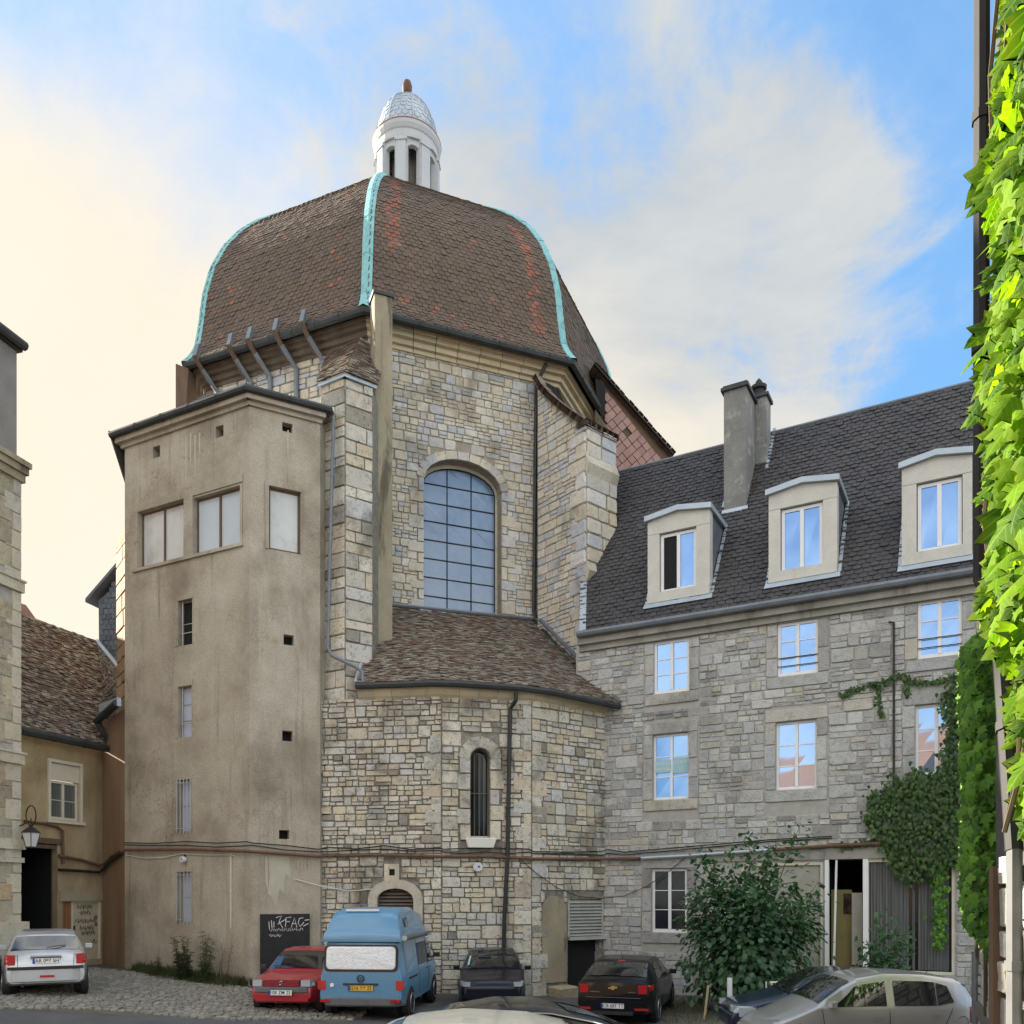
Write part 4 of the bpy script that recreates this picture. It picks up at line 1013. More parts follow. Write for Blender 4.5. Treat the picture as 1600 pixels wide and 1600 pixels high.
pieces('stone', 'stones', RUBBLE, sst, 'rubble_stone', awall, 250)
pieces('dressed_block', 'dressed_blocks', ASHLAR, db, 'rubble_stone', awall)
# slit window
m = MB(); m.prism([FA[1].pt(u, z, -.32) for u, z in slit], FA[1].N * -.03); sw = new('slit_window', m, 'dark_glass', chapel)
new('frame', MB().tube([FA[1].pt(u, z, -.28) for u, z in slit] + [FA[1].pt(*slit[0], -.28)], .03, 6), 'timber_grey', sw)
bars(FA[1], [sl_u0 + (sl_u1 - sl_u0) * k / 4 for k in (1, 2, 3)], sl_z0, sl_z1 - .12, [sl_z0 + (sl_z1 - sl_z0) * .5], .012, -.16, 'timber_grey', sw, sl_u0, sl_u1)
new('sill', MB().hexa([FA[1].pt(sl_u0 - .08, sl_z0 - .3, .18), FA[1].pt(sl_u1 + .08, sl_z0 - .3, .18), FA[1].pt(sl_u1 + .08, sl_z0 - .3, -.2), FA[1].pt(sl_u0 - .08, sl_z0 - .3, -.2), FA[1].pt(sl_u0 - .16, sl_z0 - .06, .2), FA[1].pt(sl_u1 + .16, sl_z0 - .06, .2), FA[1].pt(sl_u1 + .05, sl_z0 + .04, -.2), FA[1].pt(sl_u0 - .05, sl_z0 + .04, -.2)]), 'sill_white', sw)
# arched louvre with a pale plastered surround
m = MB(); n = len(lv); ou = arch(lv_u0 - .26, lv_u1 + .26, lv_z0, lv_z1 - .3, lv_z1 + .26, 8)
m.add([FA[0].pt(u, z, .075) for u, z in lv] + [FA[0].pt(u, z, .075) for u, z in ou] + [FA[0].pt(u, z, -.02) for u, z in ou] + [FA[0].pt(u, z, -.1) for u, z in lv],
      [(i, (i + 1) % n, (i + 1) % n + k + n, i + k + n) for i in range(1, n) for k in (0,)] + [(i + n, (i + 1) % n + n, (i + 1) % n + 2 * n, i + 2 * n) for i in range(1, n)] + [(i, (i + 1) % n, (i + 1) % n + 3 * n, i + 3 * n) for i in range(1, n)])
lvo = new('louvred_opening', m, 'dressed_stone', chapel)
new('backing', MB().prism([FA[0].pt(u, z, -.27) for u, z in lv], FA[0].N * -.03), 'interior_dark', lvo)
z = lv_z0
while z < lv_z1 - .05:
    s = span(lv, z + .05)
    if s: new('slat', MB().hexa([FA[0].pt(s[0], z, -.06), FA[0].pt(s[1], z, -.06), FA[0].pt(s[1], z + .015, -.07), FA[0].pt(s[0], z + .015, -.07), FA[0].pt(s[0], z + .08, -.2), FA[0].pt(s[1], z + .08, -.2), FA[0].pt(s[1], z + .095, -.2), FA[0].pt(s[0], z + .095, -.2)]), 'louvre_brown', lvo)
    z += .10
vr = FA[0].rect(609, 618, 1358, 1368); m = MB()
m.fbox(FA[0], vr[0] - .14, vr[0], vr[2] - .16, vr[3] + .14, 0, .08); m.fbox(FA[0], vr[1], vr[1] + .12, vr[2] - .16, vr[3] + .14, 0, .08); m.fbox(FA[0], vr[0], vr[1], vr[3], vr[3] + .14, 0, .078); m.fbox(FA[0], vr[0], vr[1], vr[2] - .16, vr[2], 0, .078)
vo = new('wall_vent', m, 'dressed_stone', chapel); new('opening', MB().fbox(FA[0], vr[0], vr[1], vr[2], vr[3], 0, .03), 'interior_dark', vo)
# blocked niche, louvred shutter over a dark doorway
m = MB().prism([FA[2].pt(u, z, -.005) for u, z in nich], FA[2].N * .045); new('blocked_doorway', m, 'concrete', chapel)
lo = FA[2].rect(887, 939, 1405, 1463); m = MB()
m.fbox(FA[2], dr[0], dr[0] + .05, lo[2], lo[3], -.1, .03); m.fbox(FA[2], dr[1] - .05, dr[1], lo[2], lo[3], -.1, .03); m.fbox(FA[2], dr[0] + .02, dr[1] + .1, lo[2] - .1, lo[2], -.1, .1); m.fbox(FA[2], dr[0] + .05, dr[1] - .05, lo[2], lo[3], -.2, -.17)
sh = new('louvred_shutter', m, 'louvre_metal', chapel)
n = 11
for i in range(n):
    z = lo[2] + .02 + (lo[3] - lo[2] - .04) * i / n; h = (lo[3] - lo[2]) / n
    new('slat', MB().hexa([FA[2].pt(dr[0] + .05, z, .02), FA[2].pt(dr[1] - .05, z, .02), FA[2].pt(dr[1] - .05, z + .01, .005), FA[2].pt(dr[0] + .05, z + .01, .005), FA[2].pt(dr[0] + .05, z + h * .85, -.07), FA[2].pt(dr[1] - .05, z + h * .85, -.07), FA[2].pt(dr[1] - .05, z + h * .85 + .012, -.07), FA[2].pt(dr[0] + .05, z + h * .85 + .012, -.07)]), 'louvre_metal', sh)
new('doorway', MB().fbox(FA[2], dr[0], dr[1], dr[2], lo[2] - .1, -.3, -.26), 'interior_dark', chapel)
# eaves, gutter and tiled lean-to roof
ez = 8.56
EV = [FA[0].pt(FA[0].uz(562, 1070)[0], ez, .34), FA[0].pt(FA[0].L, ez, 0) + (FA[0].N + FA[1].N).normalized() * .36, FA[1].pt(FA[1].L, ez - .05, 0) + (FA[1].N + FA[2].N).normalized() * .38, Vector(((968 - CX) / FOC * 25.85, 25.85, EYE + (HY - 1104) / FOC * 25.85))]
mid = EV[2].lerp(EV[1], .06); EV2 = [EV[0], EV[0].lerp(EV[1], .5) + Vector((0, .02, 0)), EV[1].lerp(EV[0], .12), EV[1].lerp(EV[2], .12), EV[1].lerp(EV[2], .5), EV[2].lerp(EV[1], .15), EV[2].lerp(EV[3], .15), EV[2].lerp(EV[3], .6), EV[3]]
gutter(EV2, .095, 'gutter_dark', chapel)
m = MB()
def corb(F, u0, u1, n):
    for i in range(n):
        a, b = u0 + (u1 - u0) * i / n + .004, u0 + (u1 - u0) * (i + 1) / n - .004
        m.add([F.pt(a, ZA - .08, .0), F.pt(b, ZA - .08, .0), F.pt(b, ZA + .02, .12), F.pt(a, ZA + .02, .12), F.pt(b, ZA + .22, .26), F.pt(a, ZA + .22, .26), F.pt(b, ZA + .22, -.2), F.pt(a, ZA + .22, -.2)], [(0, 1, 2, 3), (3, 2, 4, 5), (5, 4, 6, 7), (0, 3, 5, 7), (1, 6, 4, 2)])
corb(FA[0], FA[0].uz(562, 1075)[0], FA[0].L + .06, 5); corb(FA[1], -.05, FA[1].L + .05, 5); corb(FA[2], -.05, FA[2].L + .1, 5)
new('eaves_cornice', m, 'cornice_stone', chapel)
U0 = FC[1].pt(*FC[1].uz(600, 948, .05), .05); U1 = FC[1].pt(*FC[1].uz(836, 972, .05), .05); Ua, Ub = U0.lerp(U1, .30), U0.lerp(U1, .78); Uc = FSL.pt(.25, U1.z - .25, .05)
def lift(p, dz=.06): return p + Vector((0, 0, dz))
e = [lift(p) for p in EV]
m = MB()
for q4 in ((e[0], e[1], Ua, U0), (e[1], e[2], Ub, Ua), (e[2], e[3], U1, Ub)): m.grid(lambda s_, t_: q4[0].lerp(q4[1], s_).lerp(q4[3].lerp(q4[2], s_), t_) - Vector((0, 0, .03)), 8, 10)
aroof = new('lean_to_roof', m, 'roof_under', chapel)
tt = tile_patch(e[0], e[1], Ua, U0, .165, .105, jit=.03); tile_patch(e[1], e[2], Ub, Ua, .165, .105, jit=.03, out=tt); tile_patch(e[2], e[3], U1, Ub, .165, .105, jit=.02, out=tt)
tt = [q_ for q_ in tt if not (FF.U.dot(Vector(q_[:3, 3]) - FF.pt(0, 0)) < fu + .02 and -2.2 < FF.N.dot(Vector(q_[:3, 3]) - FF.pt(0, 0)) < .05 and q_[2, 3] > zf0 - .5)]
pieces('roof_tile', 'roof_tiles', T_FLAT, tt, 'apse_tile', aroof, 300)
new('flashing', MB().tube([U0 + Vector((0, -.03, .08)), U1 + Vector((0, -.05, .08))], .06, 6).tube([U1 + Vector((.02, -.05, .08)), Uc + Vector((0, -.05, .08)), e[3] + Vector((.02, .0, .08))], .055, 6), 'zinc_dark', chapel)
new('flashing', MB().hexa([FF.pt(fu + .02, z, d_) for z, d_ in ((zf0 - .25, -.1), )] * 1 + [FF.pt(fu + .12, zf0 - .25, -.1), FF.pt(fu + .12, zf0 + .55, -.85), FF.pt(fu + .02, zf0 + .55, -.85), FF.pt(fu + .02, zf0 + .0, -.1), FF.pt(fu + .12, zf0 + .0, -.1), FF.pt(fu + .12, zf0 + .85, -.85), FF.pt(fu + .02, zf0 + .85, -.85)]), 'zinc', chapel)
new('flashing', MB().tube([e[0] + Vector((-.02, 0, .03)), U0.lerp(e[0], .58) + Vector((-.05, -.02, .1))], .05, 6), 'zinc', chapel)
dpx = [(806, 1082, .30), (806, 1094, .28), (797, 1108, .13), (793, 1340, .13), (788, 1440, .13), (786, 1535, .13)]
downpipe([FA[1].pt(*FA[1].uz(px, py, d_), d_) for px, py, d_ in dpx], .06, 'pipe_black', chapel)
dpx = [(521, 655, .16), (512, 1012, .16), (518, 1024, .16), (556, 1042, .18), (566, 1050, .2), (567, 1066, .3)]
zp = downpipe([FA[0].pt(*FA[0].uz(px, py, d_), d_) for px, py, d_ in dpx], .05, 'zinc_dark', chapel)
# low stone block by the doorway
sb = Vector(((872 - CX) / FOC * 25.0, 25.0, 0)); m = MB()
blk, fcs = stone_proto(random.Random(3), .02, .05, .02)
o = new('stone_block', MB().add([sb + FA[2].U * (v[0] * .75) + FA[2].N * (v[1] * .5) + Vector((0, 0, -.35 + v[2] * .95)) for v in blk], fcs), 'town_stone', label='worn low stone block at the foot of the apse beside the dark doorway', cat='stone block')
# ------------------------------------------------------------------ stone house (right-hand wing)
house = thing('stone_house', 'long grey stone house with dark tiled mansard roof, three dormers and white windows', 'house', (7.5, 24.5, 0))
ZE = 10.66; WE = 10.2                                # gutter, wall head
uE = FW.uz(1545, 1000)[0]
w2 = [FW.rect(1022, 1077, 1000, 1082), FW.rect(1215, 1278, 971, 1054), FW.rect(1434, 1503, 936, 1026)]
w1 = [FW.rect(1020, 1076, 1146, 1249), FW.rect(1212, 1276, 1126, 1233), FW.rect(1430, 1496, 1099, 1210)]
w0 = [FW.rect(1018, 1073, 1357, 1457)]
s_top = FW.uz(1340, 1342)[1]
sh0 = (FW.uz(1292, 1400)[0], FW.uz(1351, 1400)[0], .35, s_top)                       # door opening
sh1 = (FW.uz(1353, 1400)[0], FW.uz(1492, 1400)[0], FW.uz(1440, 1522)[1], s_top)      # big window
sh2 = (FW.uz(1158, 1400)[0], FW.uz(1286, 1400)[0], .35, s_top - .05)                 # fixed panel behind the bush
mb = MB()
wall_mesh(mb, FW, rc(-.95, uE, -1, WE), [rc(*r_) for r_ in w2 + w1 + w0 + [sh0, sh1, sh2]], .24)
fe = Fac(FW.pt(uE, 0).xy, FW.pt(uE, 0, -7).xy)
for f in (fe, Fac(FW.pt(uE, 0, -7).xy, FW.pt(-.9, 0, -7).xy)): mb.add([f.pt(0, -1), f.pt(f.L, -1), f.pt(f.L, WE), f.pt(0, WE)], [(0, 1, 2, 3)])
hwall = new('wall', mb, 'grey_mortar', house)
hol = []; db = []
for r_ in w2 + w1 + w0:
    u0, u1, z0, z1 = r_; hol.append(rc(u0 - .30, u1 + .30, z0 - .34, z1 + .36))
    db += quoins(FW, u0, z0, z1, -1, (.29, .29), (.5, .75), .035) + quoins(FW, u1, z0, z1, 1, (.29, .29), (.5, .75), .035)
    db.append(smat(FW, (u0 + u1) / 2, z1 + .17, 0, u1 - u0 + .58, .33, .036)); db.append(smat(FW, (u0 + u1) / 2, z0 - .165, 0, u1 - u0 + .58, .32, .05))
bz = FW.uz(1300, 1330)[1]
hol.append(rc(FW.uz(1100, 1400)[0], sh1[1] + .02, -1, bz + .05))
stn = rubble(FW, -.9, uE, .0, WE - .02, hol, hr=(.22, .40), wr=(.22, .62), gap=.013, dep=(.010, .05), split=.65)
pieces('stone', 'stones', RUBBLE, stn, 'grey_stone', hwall, 260)
pieces('dressed_block', 'dressed_blocks', ASHLAR, db, 'grey_stone', hwall)
# string courses and the beam over the shop front
m = MB(); zc_ = FW.uz(1230, 1088)[1]; m.fbox(FW, -.8, uE, WE - .02, WE + .16, -.2, .12); m.fbox(FW, -.8, uE, WE + .16, ZE + .02, -.3, .25)
new('cornice', m, 'wing_cornice', house)
m = MB(); m.fbox(FW, FW.uz(1100, 1400)[0], sh1[1] + .12, s_top, bz, -.1, .045); new('lintel_beam', m, 'wing_cornice', house)
GL = 'window_glass'
for i, r_ in enumerate(w2):
    o = window(FW, *r_, house, d=-.10, leaves=2, rows=3, glass=GL, fw=.075, bw=.03)
    if i: bars(FW, [r_[0], r_[1]], r_[2] + .3, r_[2] + .31, [r_[2] + .27, r_[2] + .5], .012, -.01, 'iron', house, r_[0], r_[1], 'window_rail')
wo = [window(FW, *r_, house, d=-.16, leaves=2, rows=3, glass=GL, fw=.065, bw=.03, frame='frame_white') for i, r_ in enumerate(w1)]
window(FW, *w0[0], house, d=-.14, leaves=2, rows=3, glass='dark_glass', sill=None, fw=.075)
# to-let notices stuck in the first-floor window
for (px0, px1, py0, py1, lines) in ((1023, 1047, 1187, 1207, ('AGENCE', 'CENTRALE')), (1049, 1075, 1183, 1207, ('A LOUER', '13'))):
    r_ = FW.rect(px0, px1, py0, py1); p = new('paper_notice', MB().fbox(FW, r_[0], r_[1], r_[2], r_[3], -.095, -.088), 'paper_sign', wo[0])
    m = MB()
    for k, s_ in enumerate(lines):
        vs, fs = text_mb(s_, (r_[3] - r_[2]) * .33, FW, (r_[0] + r_[1]) / 2, r_[3] - (r_[3] - r_[2]) * (.28 + .45 * k), -.086); m.add(vs, fs)
    new('lettering', m, 'chalk', wo[0])
# shop front: posts, sliding door ajar, curtained window
m = MB(); t = .05
for (u0, u1, z0, z1) in (sh1, sh2):
    m.fbox(FW, u0, u0 + .07, z0, z1, -.14, -.02); m.fbox(FW, u1 - .07, u1, z0, z1, -.14, -.02); m.fbox(FW, u0 + .07, u1 - .07, z1 - .09, z1, -.14, -.022); m.fbox(FW, u0 + .07, u1 - .07, z0, z0 + .07, -.14, -.022)
sf = new('shop_front', m, 'frame_cream', house)
new('post', MB().fbox(FW, sh0[1] - .04, sh0[1] + .09, .3, s_top, -.12, .03), 'frame_white', sf)
new('post', MB().fbox(FW, sh0[0] - .05, sh0[0] + .05, .3, s_top, -.12, .03), 'frame_white', sf)
new('post', MB().tube([FW.pt(sh0[0] + .16, .35, -.02), FW.pt(sh0[0] + .24, s_top, -.02)], .03, 6), 'frame_white', sf)
new('pane', MB().fbox(FW, sh1[0] + .07, sh1[1] - .07, sh1[2] + .07, sh1[3] - .09, -.10, -.09), 'dark_glass', sf)
new('pane', MB().fbox(FW, sh2[0] + .07, sh2[1] - .07, sh2[2] + .07, sh2[3] - .09, -.10, -.09), 'frame_grey', sf)
n = 26
for i in range(n):
    u = sh1[0] + .12 + (sh1[1] - sh1[0] - .24) * (i + .5) / n
    if R.random() < .12: continue
    new('curtain_strip', MB().hexa([FW.pt(u - .045, sh1[2] + .1, -.082), FW.pt(u + .018, sh1[2] + .1, -.07), FW.pt(u + .018, sh1[2] + .1, -.086), FW.pt(u - .045, sh1[2] + .1, -.088),
                         FW.pt(u - .045, sh1[3] - .1, -.082), FW.pt(u + .018, sh1[3] - .1, -.07), FW.pt(u + .018, sh1[3] - .1, -.086), FW.pt(u - .045, sh1[3] - .1, -.088)]), 'curtain', sf)
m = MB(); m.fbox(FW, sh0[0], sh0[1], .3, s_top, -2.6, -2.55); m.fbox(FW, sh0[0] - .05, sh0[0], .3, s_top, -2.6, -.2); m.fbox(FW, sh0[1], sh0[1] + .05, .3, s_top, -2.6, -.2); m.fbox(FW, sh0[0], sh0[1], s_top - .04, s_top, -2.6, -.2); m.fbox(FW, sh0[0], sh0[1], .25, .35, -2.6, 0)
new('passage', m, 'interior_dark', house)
r_ = FW.rect(1299, 1331, 1390, 1512, -.5); ia = new('inner_door', MB().fbox(FW, r_[0], r_[1], r_[2], r_[3], -.55, -.5), 'interior_ochre', house)
r_ = FW.rect(1331, 1347, 1395, 1508, -.3); new('door_leaf', MB().fbox(FW, r_[0], r_[1], r_[2], r_[3], -.34, -.3), 'frame_grey', house)
r_ = FW.rect(1318, 1331, 1396, 1428, -.48); new('glazing', MB().fbox(FW, r_[0], r_[1], r_[2], r_[3], -.5, -.48), 'dark_glass', ia)
# mansard roof
zr = np.mean([FW.uz(px, py, -4.0)[1] for px, py in ((1480, 617), (1330, 647), (1230, 672), (1070, 706))])
def roofz(d): return ZE + .04 + (.28 - d) * (zr - ZE - .04) / 4.28
def roof_hit(px, py):
    a, b = -4.5, .28
    for _ in range(40):
        m_ = (a + b) / 2
        if FW.uz(px, py, m_)[1] < roofz(m_): a = m_     # ray still below the roof: roof is hit nearer
        else: b = m_
    return (a + b) / 2
ur0, ur1 = FW.uz(935, 745, -4)[0], uE + .3
ue0 = FW.uz(905, 993, .28)[0]
RE0, RE1, RR1, RR0 = FW.pt(ue0, ZE + .04, .28), FW.pt(ur1, ZE + .04, .28), FW.pt(ur1, zr, -4), FW.pt(ur0 - .6, zr, -4)
m = MB().add([RE0, RE1, RR1, RR0, FW.pt(ur0 - .6, zr - 4, -8), FW.pt(ur1, zr - 4, -8)], [(0, 1, 2, 3), (3, 2, 5, 4)])
hroof = new('roof', m, 'roof_under', house)
gut = gutter([FW.pt(ue0 - .03, ZE - .02, .36), FW.pt(uE + .1, ZE - .02, .36)], .10, 'zinc_dark', house)
new('ridge_cap', MB().tube([RR0 + Vector((0, 0, .03)), RR1 + Vector((0, 0, .03))], .06, 6), 'zinc_dark', house)
m = MB(); k = 16
for i in range(k):
    a, b = RE0.lerp(RR0, i / k), RE0.lerp(RR0, (i + .93) / k); m.hexa([p + q for q in (Vector((0, 0, .02)), Vector((0, 0, .09))) for p in (a, a + FW.U * .22, b + FW.U * .22, b)])
new('valley_flashing', m, 'zinc', house)
# dormers
DB = []
def dormer(px0, px1, pyt, pyb, wx0, wx1, wy0, wy1, d0=None, open_left=0.0, px1c=None):
    d = roof_hit((px0 + px1) / 2, pyb) + .05
    u0, u1 = FW.uz(px0, 900, d)[0], FW.uz(px1, 900, d)[0]; c = (px0 + px1) / 2
    zb_, zt_ = FW.uz(c, pyb, d)[1], FW.uz(c, pyt, d)[1]; a0, a1, z0, z1 = FW.rect(wx0, wx1, wy0, wy1, d)
    db_ = -4.0 + 0; 
    for q in np.linspace(d, -4, 200):
        if roofz(q) > zt_ + .05: db_ = q; break
    DB.append((u0, u1, d, zb_, zt_, db_))
    cheek = MB(); cheek.fbox(FW, u0 + .03, u0 + .09, zb_, zt_, db_, d - .02); cheek.fbox(FW, u1 - .09, u1 - .03, zb_, zt_, db_, d - .02)
    ct_ = new('dormer', cheek, 'zinc_dark', house)
    w = .012
    for nm, q in (('jamb', (u0, a0, zb_ + .30, z1)), ('jamb', (a1, u1, zb_ + .30, z1)), ('sill', (u0 - .0, u1 + .0, zb_, zb_ + .30 - w))):
        new(nm, MB().fbox(FW, q[0], q[1], q[2], q[3], d - .3, d + (.05 if nm == 'sill' else 0)), 'dormer_stone', ct_)
    new('sill_block', MB().fbox(FW, a0, a1, zb_ + .30, z0, d - .3, d - .04), 'dormer_stone', ct_) if z0 > zb_ + .32 else None
    ap = .14; cu_ = (u0 + u1) / 2
    new('lintel', MB().prism([FW.pt(*p, d) for p in ((u0, z1 + w), (u1, z1 + w), (u1, zt_), (cu_, zt_ + ap), (u0, zt_))], FW.N * -.3), 'dormer_stone', ct_)
    rf = MB(); e_ = .07
    rf.prism([FW.pt(*p, d + .12) for p in ((u0 - e_, zt_), (cu_, zt_ + ap), (u1 + e_, zt_), (u1 + e_, zt_ + .15), (cu_, zt_ + ap + .15), (u0 - e_, zt_ + .15))], FW.N * (db_ - d - .3))
    new('dormer_roof', rf, 'zinc', ct_)
    new('apron', MB().hexa([FW.pt(u0 - .1, zb_ - .17, d + .16), FW.pt(u1 + .1, zb_ - .17, d + .16), FW.pt(u1 + .1, zb_ - .17, d - .2), FW.pt(u0 - .1, zb_ - .17, d - .2), FW.pt(u0 - .08, zb_, d + .03), FW.pt(u1 + .08, zb_, d + .03), FW.pt(u1 + .08, zb_, d - .2), FW.pt(u0 - .08, zb_, d - .2)]), 'zinc', ct_)
    m = MB()
    for s_ in (u0 - .09, u1 + .01):                    # stepped soakers down each side
        for i in range(7):
            q0 = d + (db_ - d) * i / 7; q1 = d + (db_ - d) * (i + .85) / 7
            m.hexa([FW.pt(a_, roofz(q_) + h, q_) for h in (.02, .085) for a_, q_ in ((s_, q0), (s_ + .09, q0), (s_ + .09, q1), (s_, q1))])
    new('soaker', m, 'zinc', ct_)
    wv = window(FW, a0 + .02, a1 - .02, z0, z1 - .02, house, d=d - .16, leaves=2, rows=1, fw=.085, glass='window_glass', panes=['interior_dark', 'window_glass'] if open_left else None)
    return d
dormer(1012, 1109, 806, 936, 1030, 1088, 828, 922, open_left=1)
dormer(1201, 1308, 764, 903, 1219, 1286, 788, 890)
dormer(1409, 1519, 722, 876, 1432, 1504, 748, 858)
def on_dormer(p):
    q = p - FW.p0; u = FW.U.dot(q); d = FW.N.dot(q)
    for u0, u1, d0, zb_, zt_, db_ in DB:
        if u0 + .02 < u < u1 - .02 and db_ < d < d0 and zb_ < p.z < zt_ + .1: return True
    return False
tt = tile_patch(RE0, RE1, RR1, RR0, .225, .182, over=1.35, off=.01, jit=.003, skip=on_dormer)
pieces('roof_tile', 'roof_tiles', T_ARCH, tt, 'dark_tile', hroof, 300)
# chimney: two rendered stacks
dch = roof_hit(1150, 800) - .02
u0, u1 = FW.uz(1131, 700, dch)[0], FW.uz(1166, 700, dch)[0]; zt_ = FW.uz(1148, 608, dch)[1]; zb_ = FW.uz(1150, 805, dch)[1]
m = MB(); m.fbox(FW, u0, u1, zb_ - .4, zt_, dch - 1.05, dch); ch = new('chimney', m, 'chimney_render', house)
d2 = dch - 1.15; v0, v1 = FW.uz(1168, 700, d2)[0], FW.uz(1198, 700, d2)[0]; zt2 = FW.uz(1186, 622, d2)[1]
m = MB(); m.fbox(FW, u1 - .12, v1, zb_, zt2, d2 - .55, d2 + .03); new('rear_stack', m, 'chimney_render', ch)
m = MB(); m.fbox(FW, u0 - .08, u1 + .08, zt_, zt_ + .10, dch - 1.12, dch + .08); m.fbox(FW, u0 - .03, u1 + .03, zt_ + .10, zt_ + .17, dch - 1.05, dch + .02); new('chimney_cap', m, 'gutter_dark', ch)
m = MB(); m.fbox(FW, v0 - .05, v1 + .07, zt2, zt2 + .10, d2 - .6, d2 + .1); new('chimney_cap', m, 'gutter_dark', ch)
m = MB().lathe([(.19, 0), (.17, .28), (.24, .30), (.25, .40), (.12, .48), (.1, .56), (.02, .66)], FW.pt((v0 + v1) / 2, zt2 + .1, d2 - .25), 12); new('chimney_pot', m, 'iron', ch)
m = MB().lathe([(.16, 0), (.15, .10), (.2, .12), (.05, .22), (.01, .3)], FW.pt(u1 - .2, zt_ + .17, dch - .6), 12); new('chimney_pot', m, 'iron', ch)
new('flashing', MB().hexa([FW.pt(a_, z_, q_) for z_, q_, in ((zb_ - .12, dch + .1),) for a_ in (u0 - .07, u1 + .07)] + [FW.pt(a_, zb_ - .12, dch - .2) for a_ in (u1 + .07, u0 - .07)] + [FW.pt(a_, zb_ + .22, dch + .03) for a_ in (u0 - .05, u1 + .05)] + [FW.pt(a_, zb_ + .22, dch - .2) for a_ in (u1 + .05, u0 - .05)]), 'zinc', ch)
new('flashing', MB().fbox(FW, u1 - .02, v1 + .06, zt2 - 3.4, zt2 - 3.05, d2 - .1, d2 + .12), 'zinc', ch)
m = MB()
for i in range(6):
    q0 = dch - .12 - i * .2
    m.hexa([FW.pt(a_, roofz(q_) + h, q_) for h in (.02, .085) for a_, q_ in ((u0 - .1, q0), (u0, q0), (u0, q0 - .16), (u0 - .1, q0 - .16))])
    m.hexa([FW.pt(a_, roofz(q_) + h, q_) for h in (.02, .085) for a_, q_ in ((v1, q0 - .75), (v1 + .1, q0 - .75), (v1 + .1, q0 - .91), (v1, q0 - .91))])
new('soaker', m, 'zinc', ch)
# thin black cable duct down the front
ux = FW.uz(1397, 1200)[0]; za, zb2 = FW.uz(1394, 972)[1], FW.uz(1397, 1320)[1]
downpipe([FW.pt(ux - .12, za, .06), FW.pt(ux, za - .04, .07), FW.pt(ux, zb2, .07)], .028, 'pipe_black', house, 'cable_duct', 1.2)

# ------------------------------------------------------------------ buildings on the left
town = thing('townhouse', 'weathered ashlar townhouse with a rendered attic at the left edge of the yard', 'house', (-15.5, 20.5, .5))
LP1 = Vector((-13.07, 23.0)); LP0 = LP1 - Vector((.259, .966)) * 5.0
FL = Fac(LP0, LP1); zco = FL.uz(33, 752)[1]; zat = FL.uz(33, 548)[1]
m = MB(); nb = Vector((-FL.N.x, -FL.N.y)) * 7
m.column([LP0, LP1, LP1 + nb, LP0 + nb], -.5, zco); lw = new('wall', m, 'grey_mortar', town)
bands = [FL.uz(25, py)[1] for py in (915, 1185)]
st = ashlar(FL, .0, FL.L - .28, .3, zco, [rc(-9, 19, z - .16, z + .16) for z in bands], hr=(.36, .62), wr=(.5, 1.1), gap=.014, dep=(.012, .03))
qs = quoins(FL, FL.L, .3, zco, -1, (.3, .52), (.4, .6), .028)
pieces('stone', 'stones', ASHLAR, st, 'town_stone', lw, 200); pieces('dressed_block', 'dressed_blocks', ASHLAR, qs, 'dressed_stone', lw)
for z in bands: new('string_course', MB().fbox(FL, 0, FL.L + .03, z - .15, z + .12, -.1, .10).fbox(FL, 0, FL.L + .06, z + .12, z + .17, -.1, .14), 'dressed_stone', town)
zm = FL.uz(30, 1348)[1]; new('string_course', MB().fbox(FL, 0, FL.L + .03, zm, zm + .13, -.1, .09).fbox(FL, 0, FL.L + .08, zm + .35, zm + .62, -.1, .08), 'dressed_stone', town)
new('plinth', MB().fbox(FL, 0, FL.L + .12, -.4, FL.uz(30, 1440)[1], -.1, .16), 'dressed_stone', town)
m = MB(); m.fbox(FL, -.1, FL.L + .05, zco - .05, zco + .16, -.3, .10); m.fbox(FL, -.1, FL.L + .10, zco + .16, zco + .34, -.4, .17); m.fbox(FL, -.1, FL.L + .13, zco + .34, zco + .48, -.4, .24); new('cornice', m, 'concrete', town)
m = MB(); m.column([LP0 + nb * .02, LP1 + nb * .02, LP1 + nb, LP0 + nb], zco + .5, zat); new('attic', m, 'attic_render', town)
new('roof', MB().hexa([Vector((*(p), zat + a_)) for a_ in (0, .3) for p in (LP0, LP1 + Vector((.0, .08)), LP1 + nb + Vector((.0, .08)), LP0 + nb)]), 'gutter_dark', town)
gutter([FL.pt(-.1, zat + .14, .06), FL.pt(FL.L + .08, zat + .14, .06)], .12, 'gutter_dark', town)

back = thing('courtyard_house', 'ochre plastered house with a lichened old tile roof and a dark gateway', 'house', (-15, 27, .5))
FB = Fac((-13.87, 24.0), (-12.8, 27.0)); FD = Fac((-12.8, 27.0), (-11.42, 25.70))
BB = [FB.pt(u_, 0, d_) for u_, d_ in ((-4.5, -4.2), (FB.L + 1.5, -4.2), (FB.L + 1.5, -9), (-4.5, -9))]
new('sun_block', MB().column([(p.x, p.y) for p in BB], -1, 8.5).column([(-12.75, 27.2), (-11.3, 26.0), (-10.2, 28.5), (-12.5, 30.5)], -1, 7.0), 'brown_plaster', back)  # solid blocks added behind the house to stop sun leaking through
zeb = 7.25
bw = FB.rect(78, 124, 1194, 1282); gate = (FB.uz(20, 1400)[0] + .02, FB.uz(90, 1400)[0], -.5, FB.uz(70, 1318)[1]); door = FB.rect(98, 158, 1408, 1500)
mb = MB(); wall_mesh(mb, FB, rc(0, FB.L, -.8, zeb), [rc(*bw), rc(gate[0], gate[1], gate[2], gate[3]), rc(door[0], door[1], door[2], door[3])], .25); bwall = new('wall', mb, 'ochre_plaster', back)
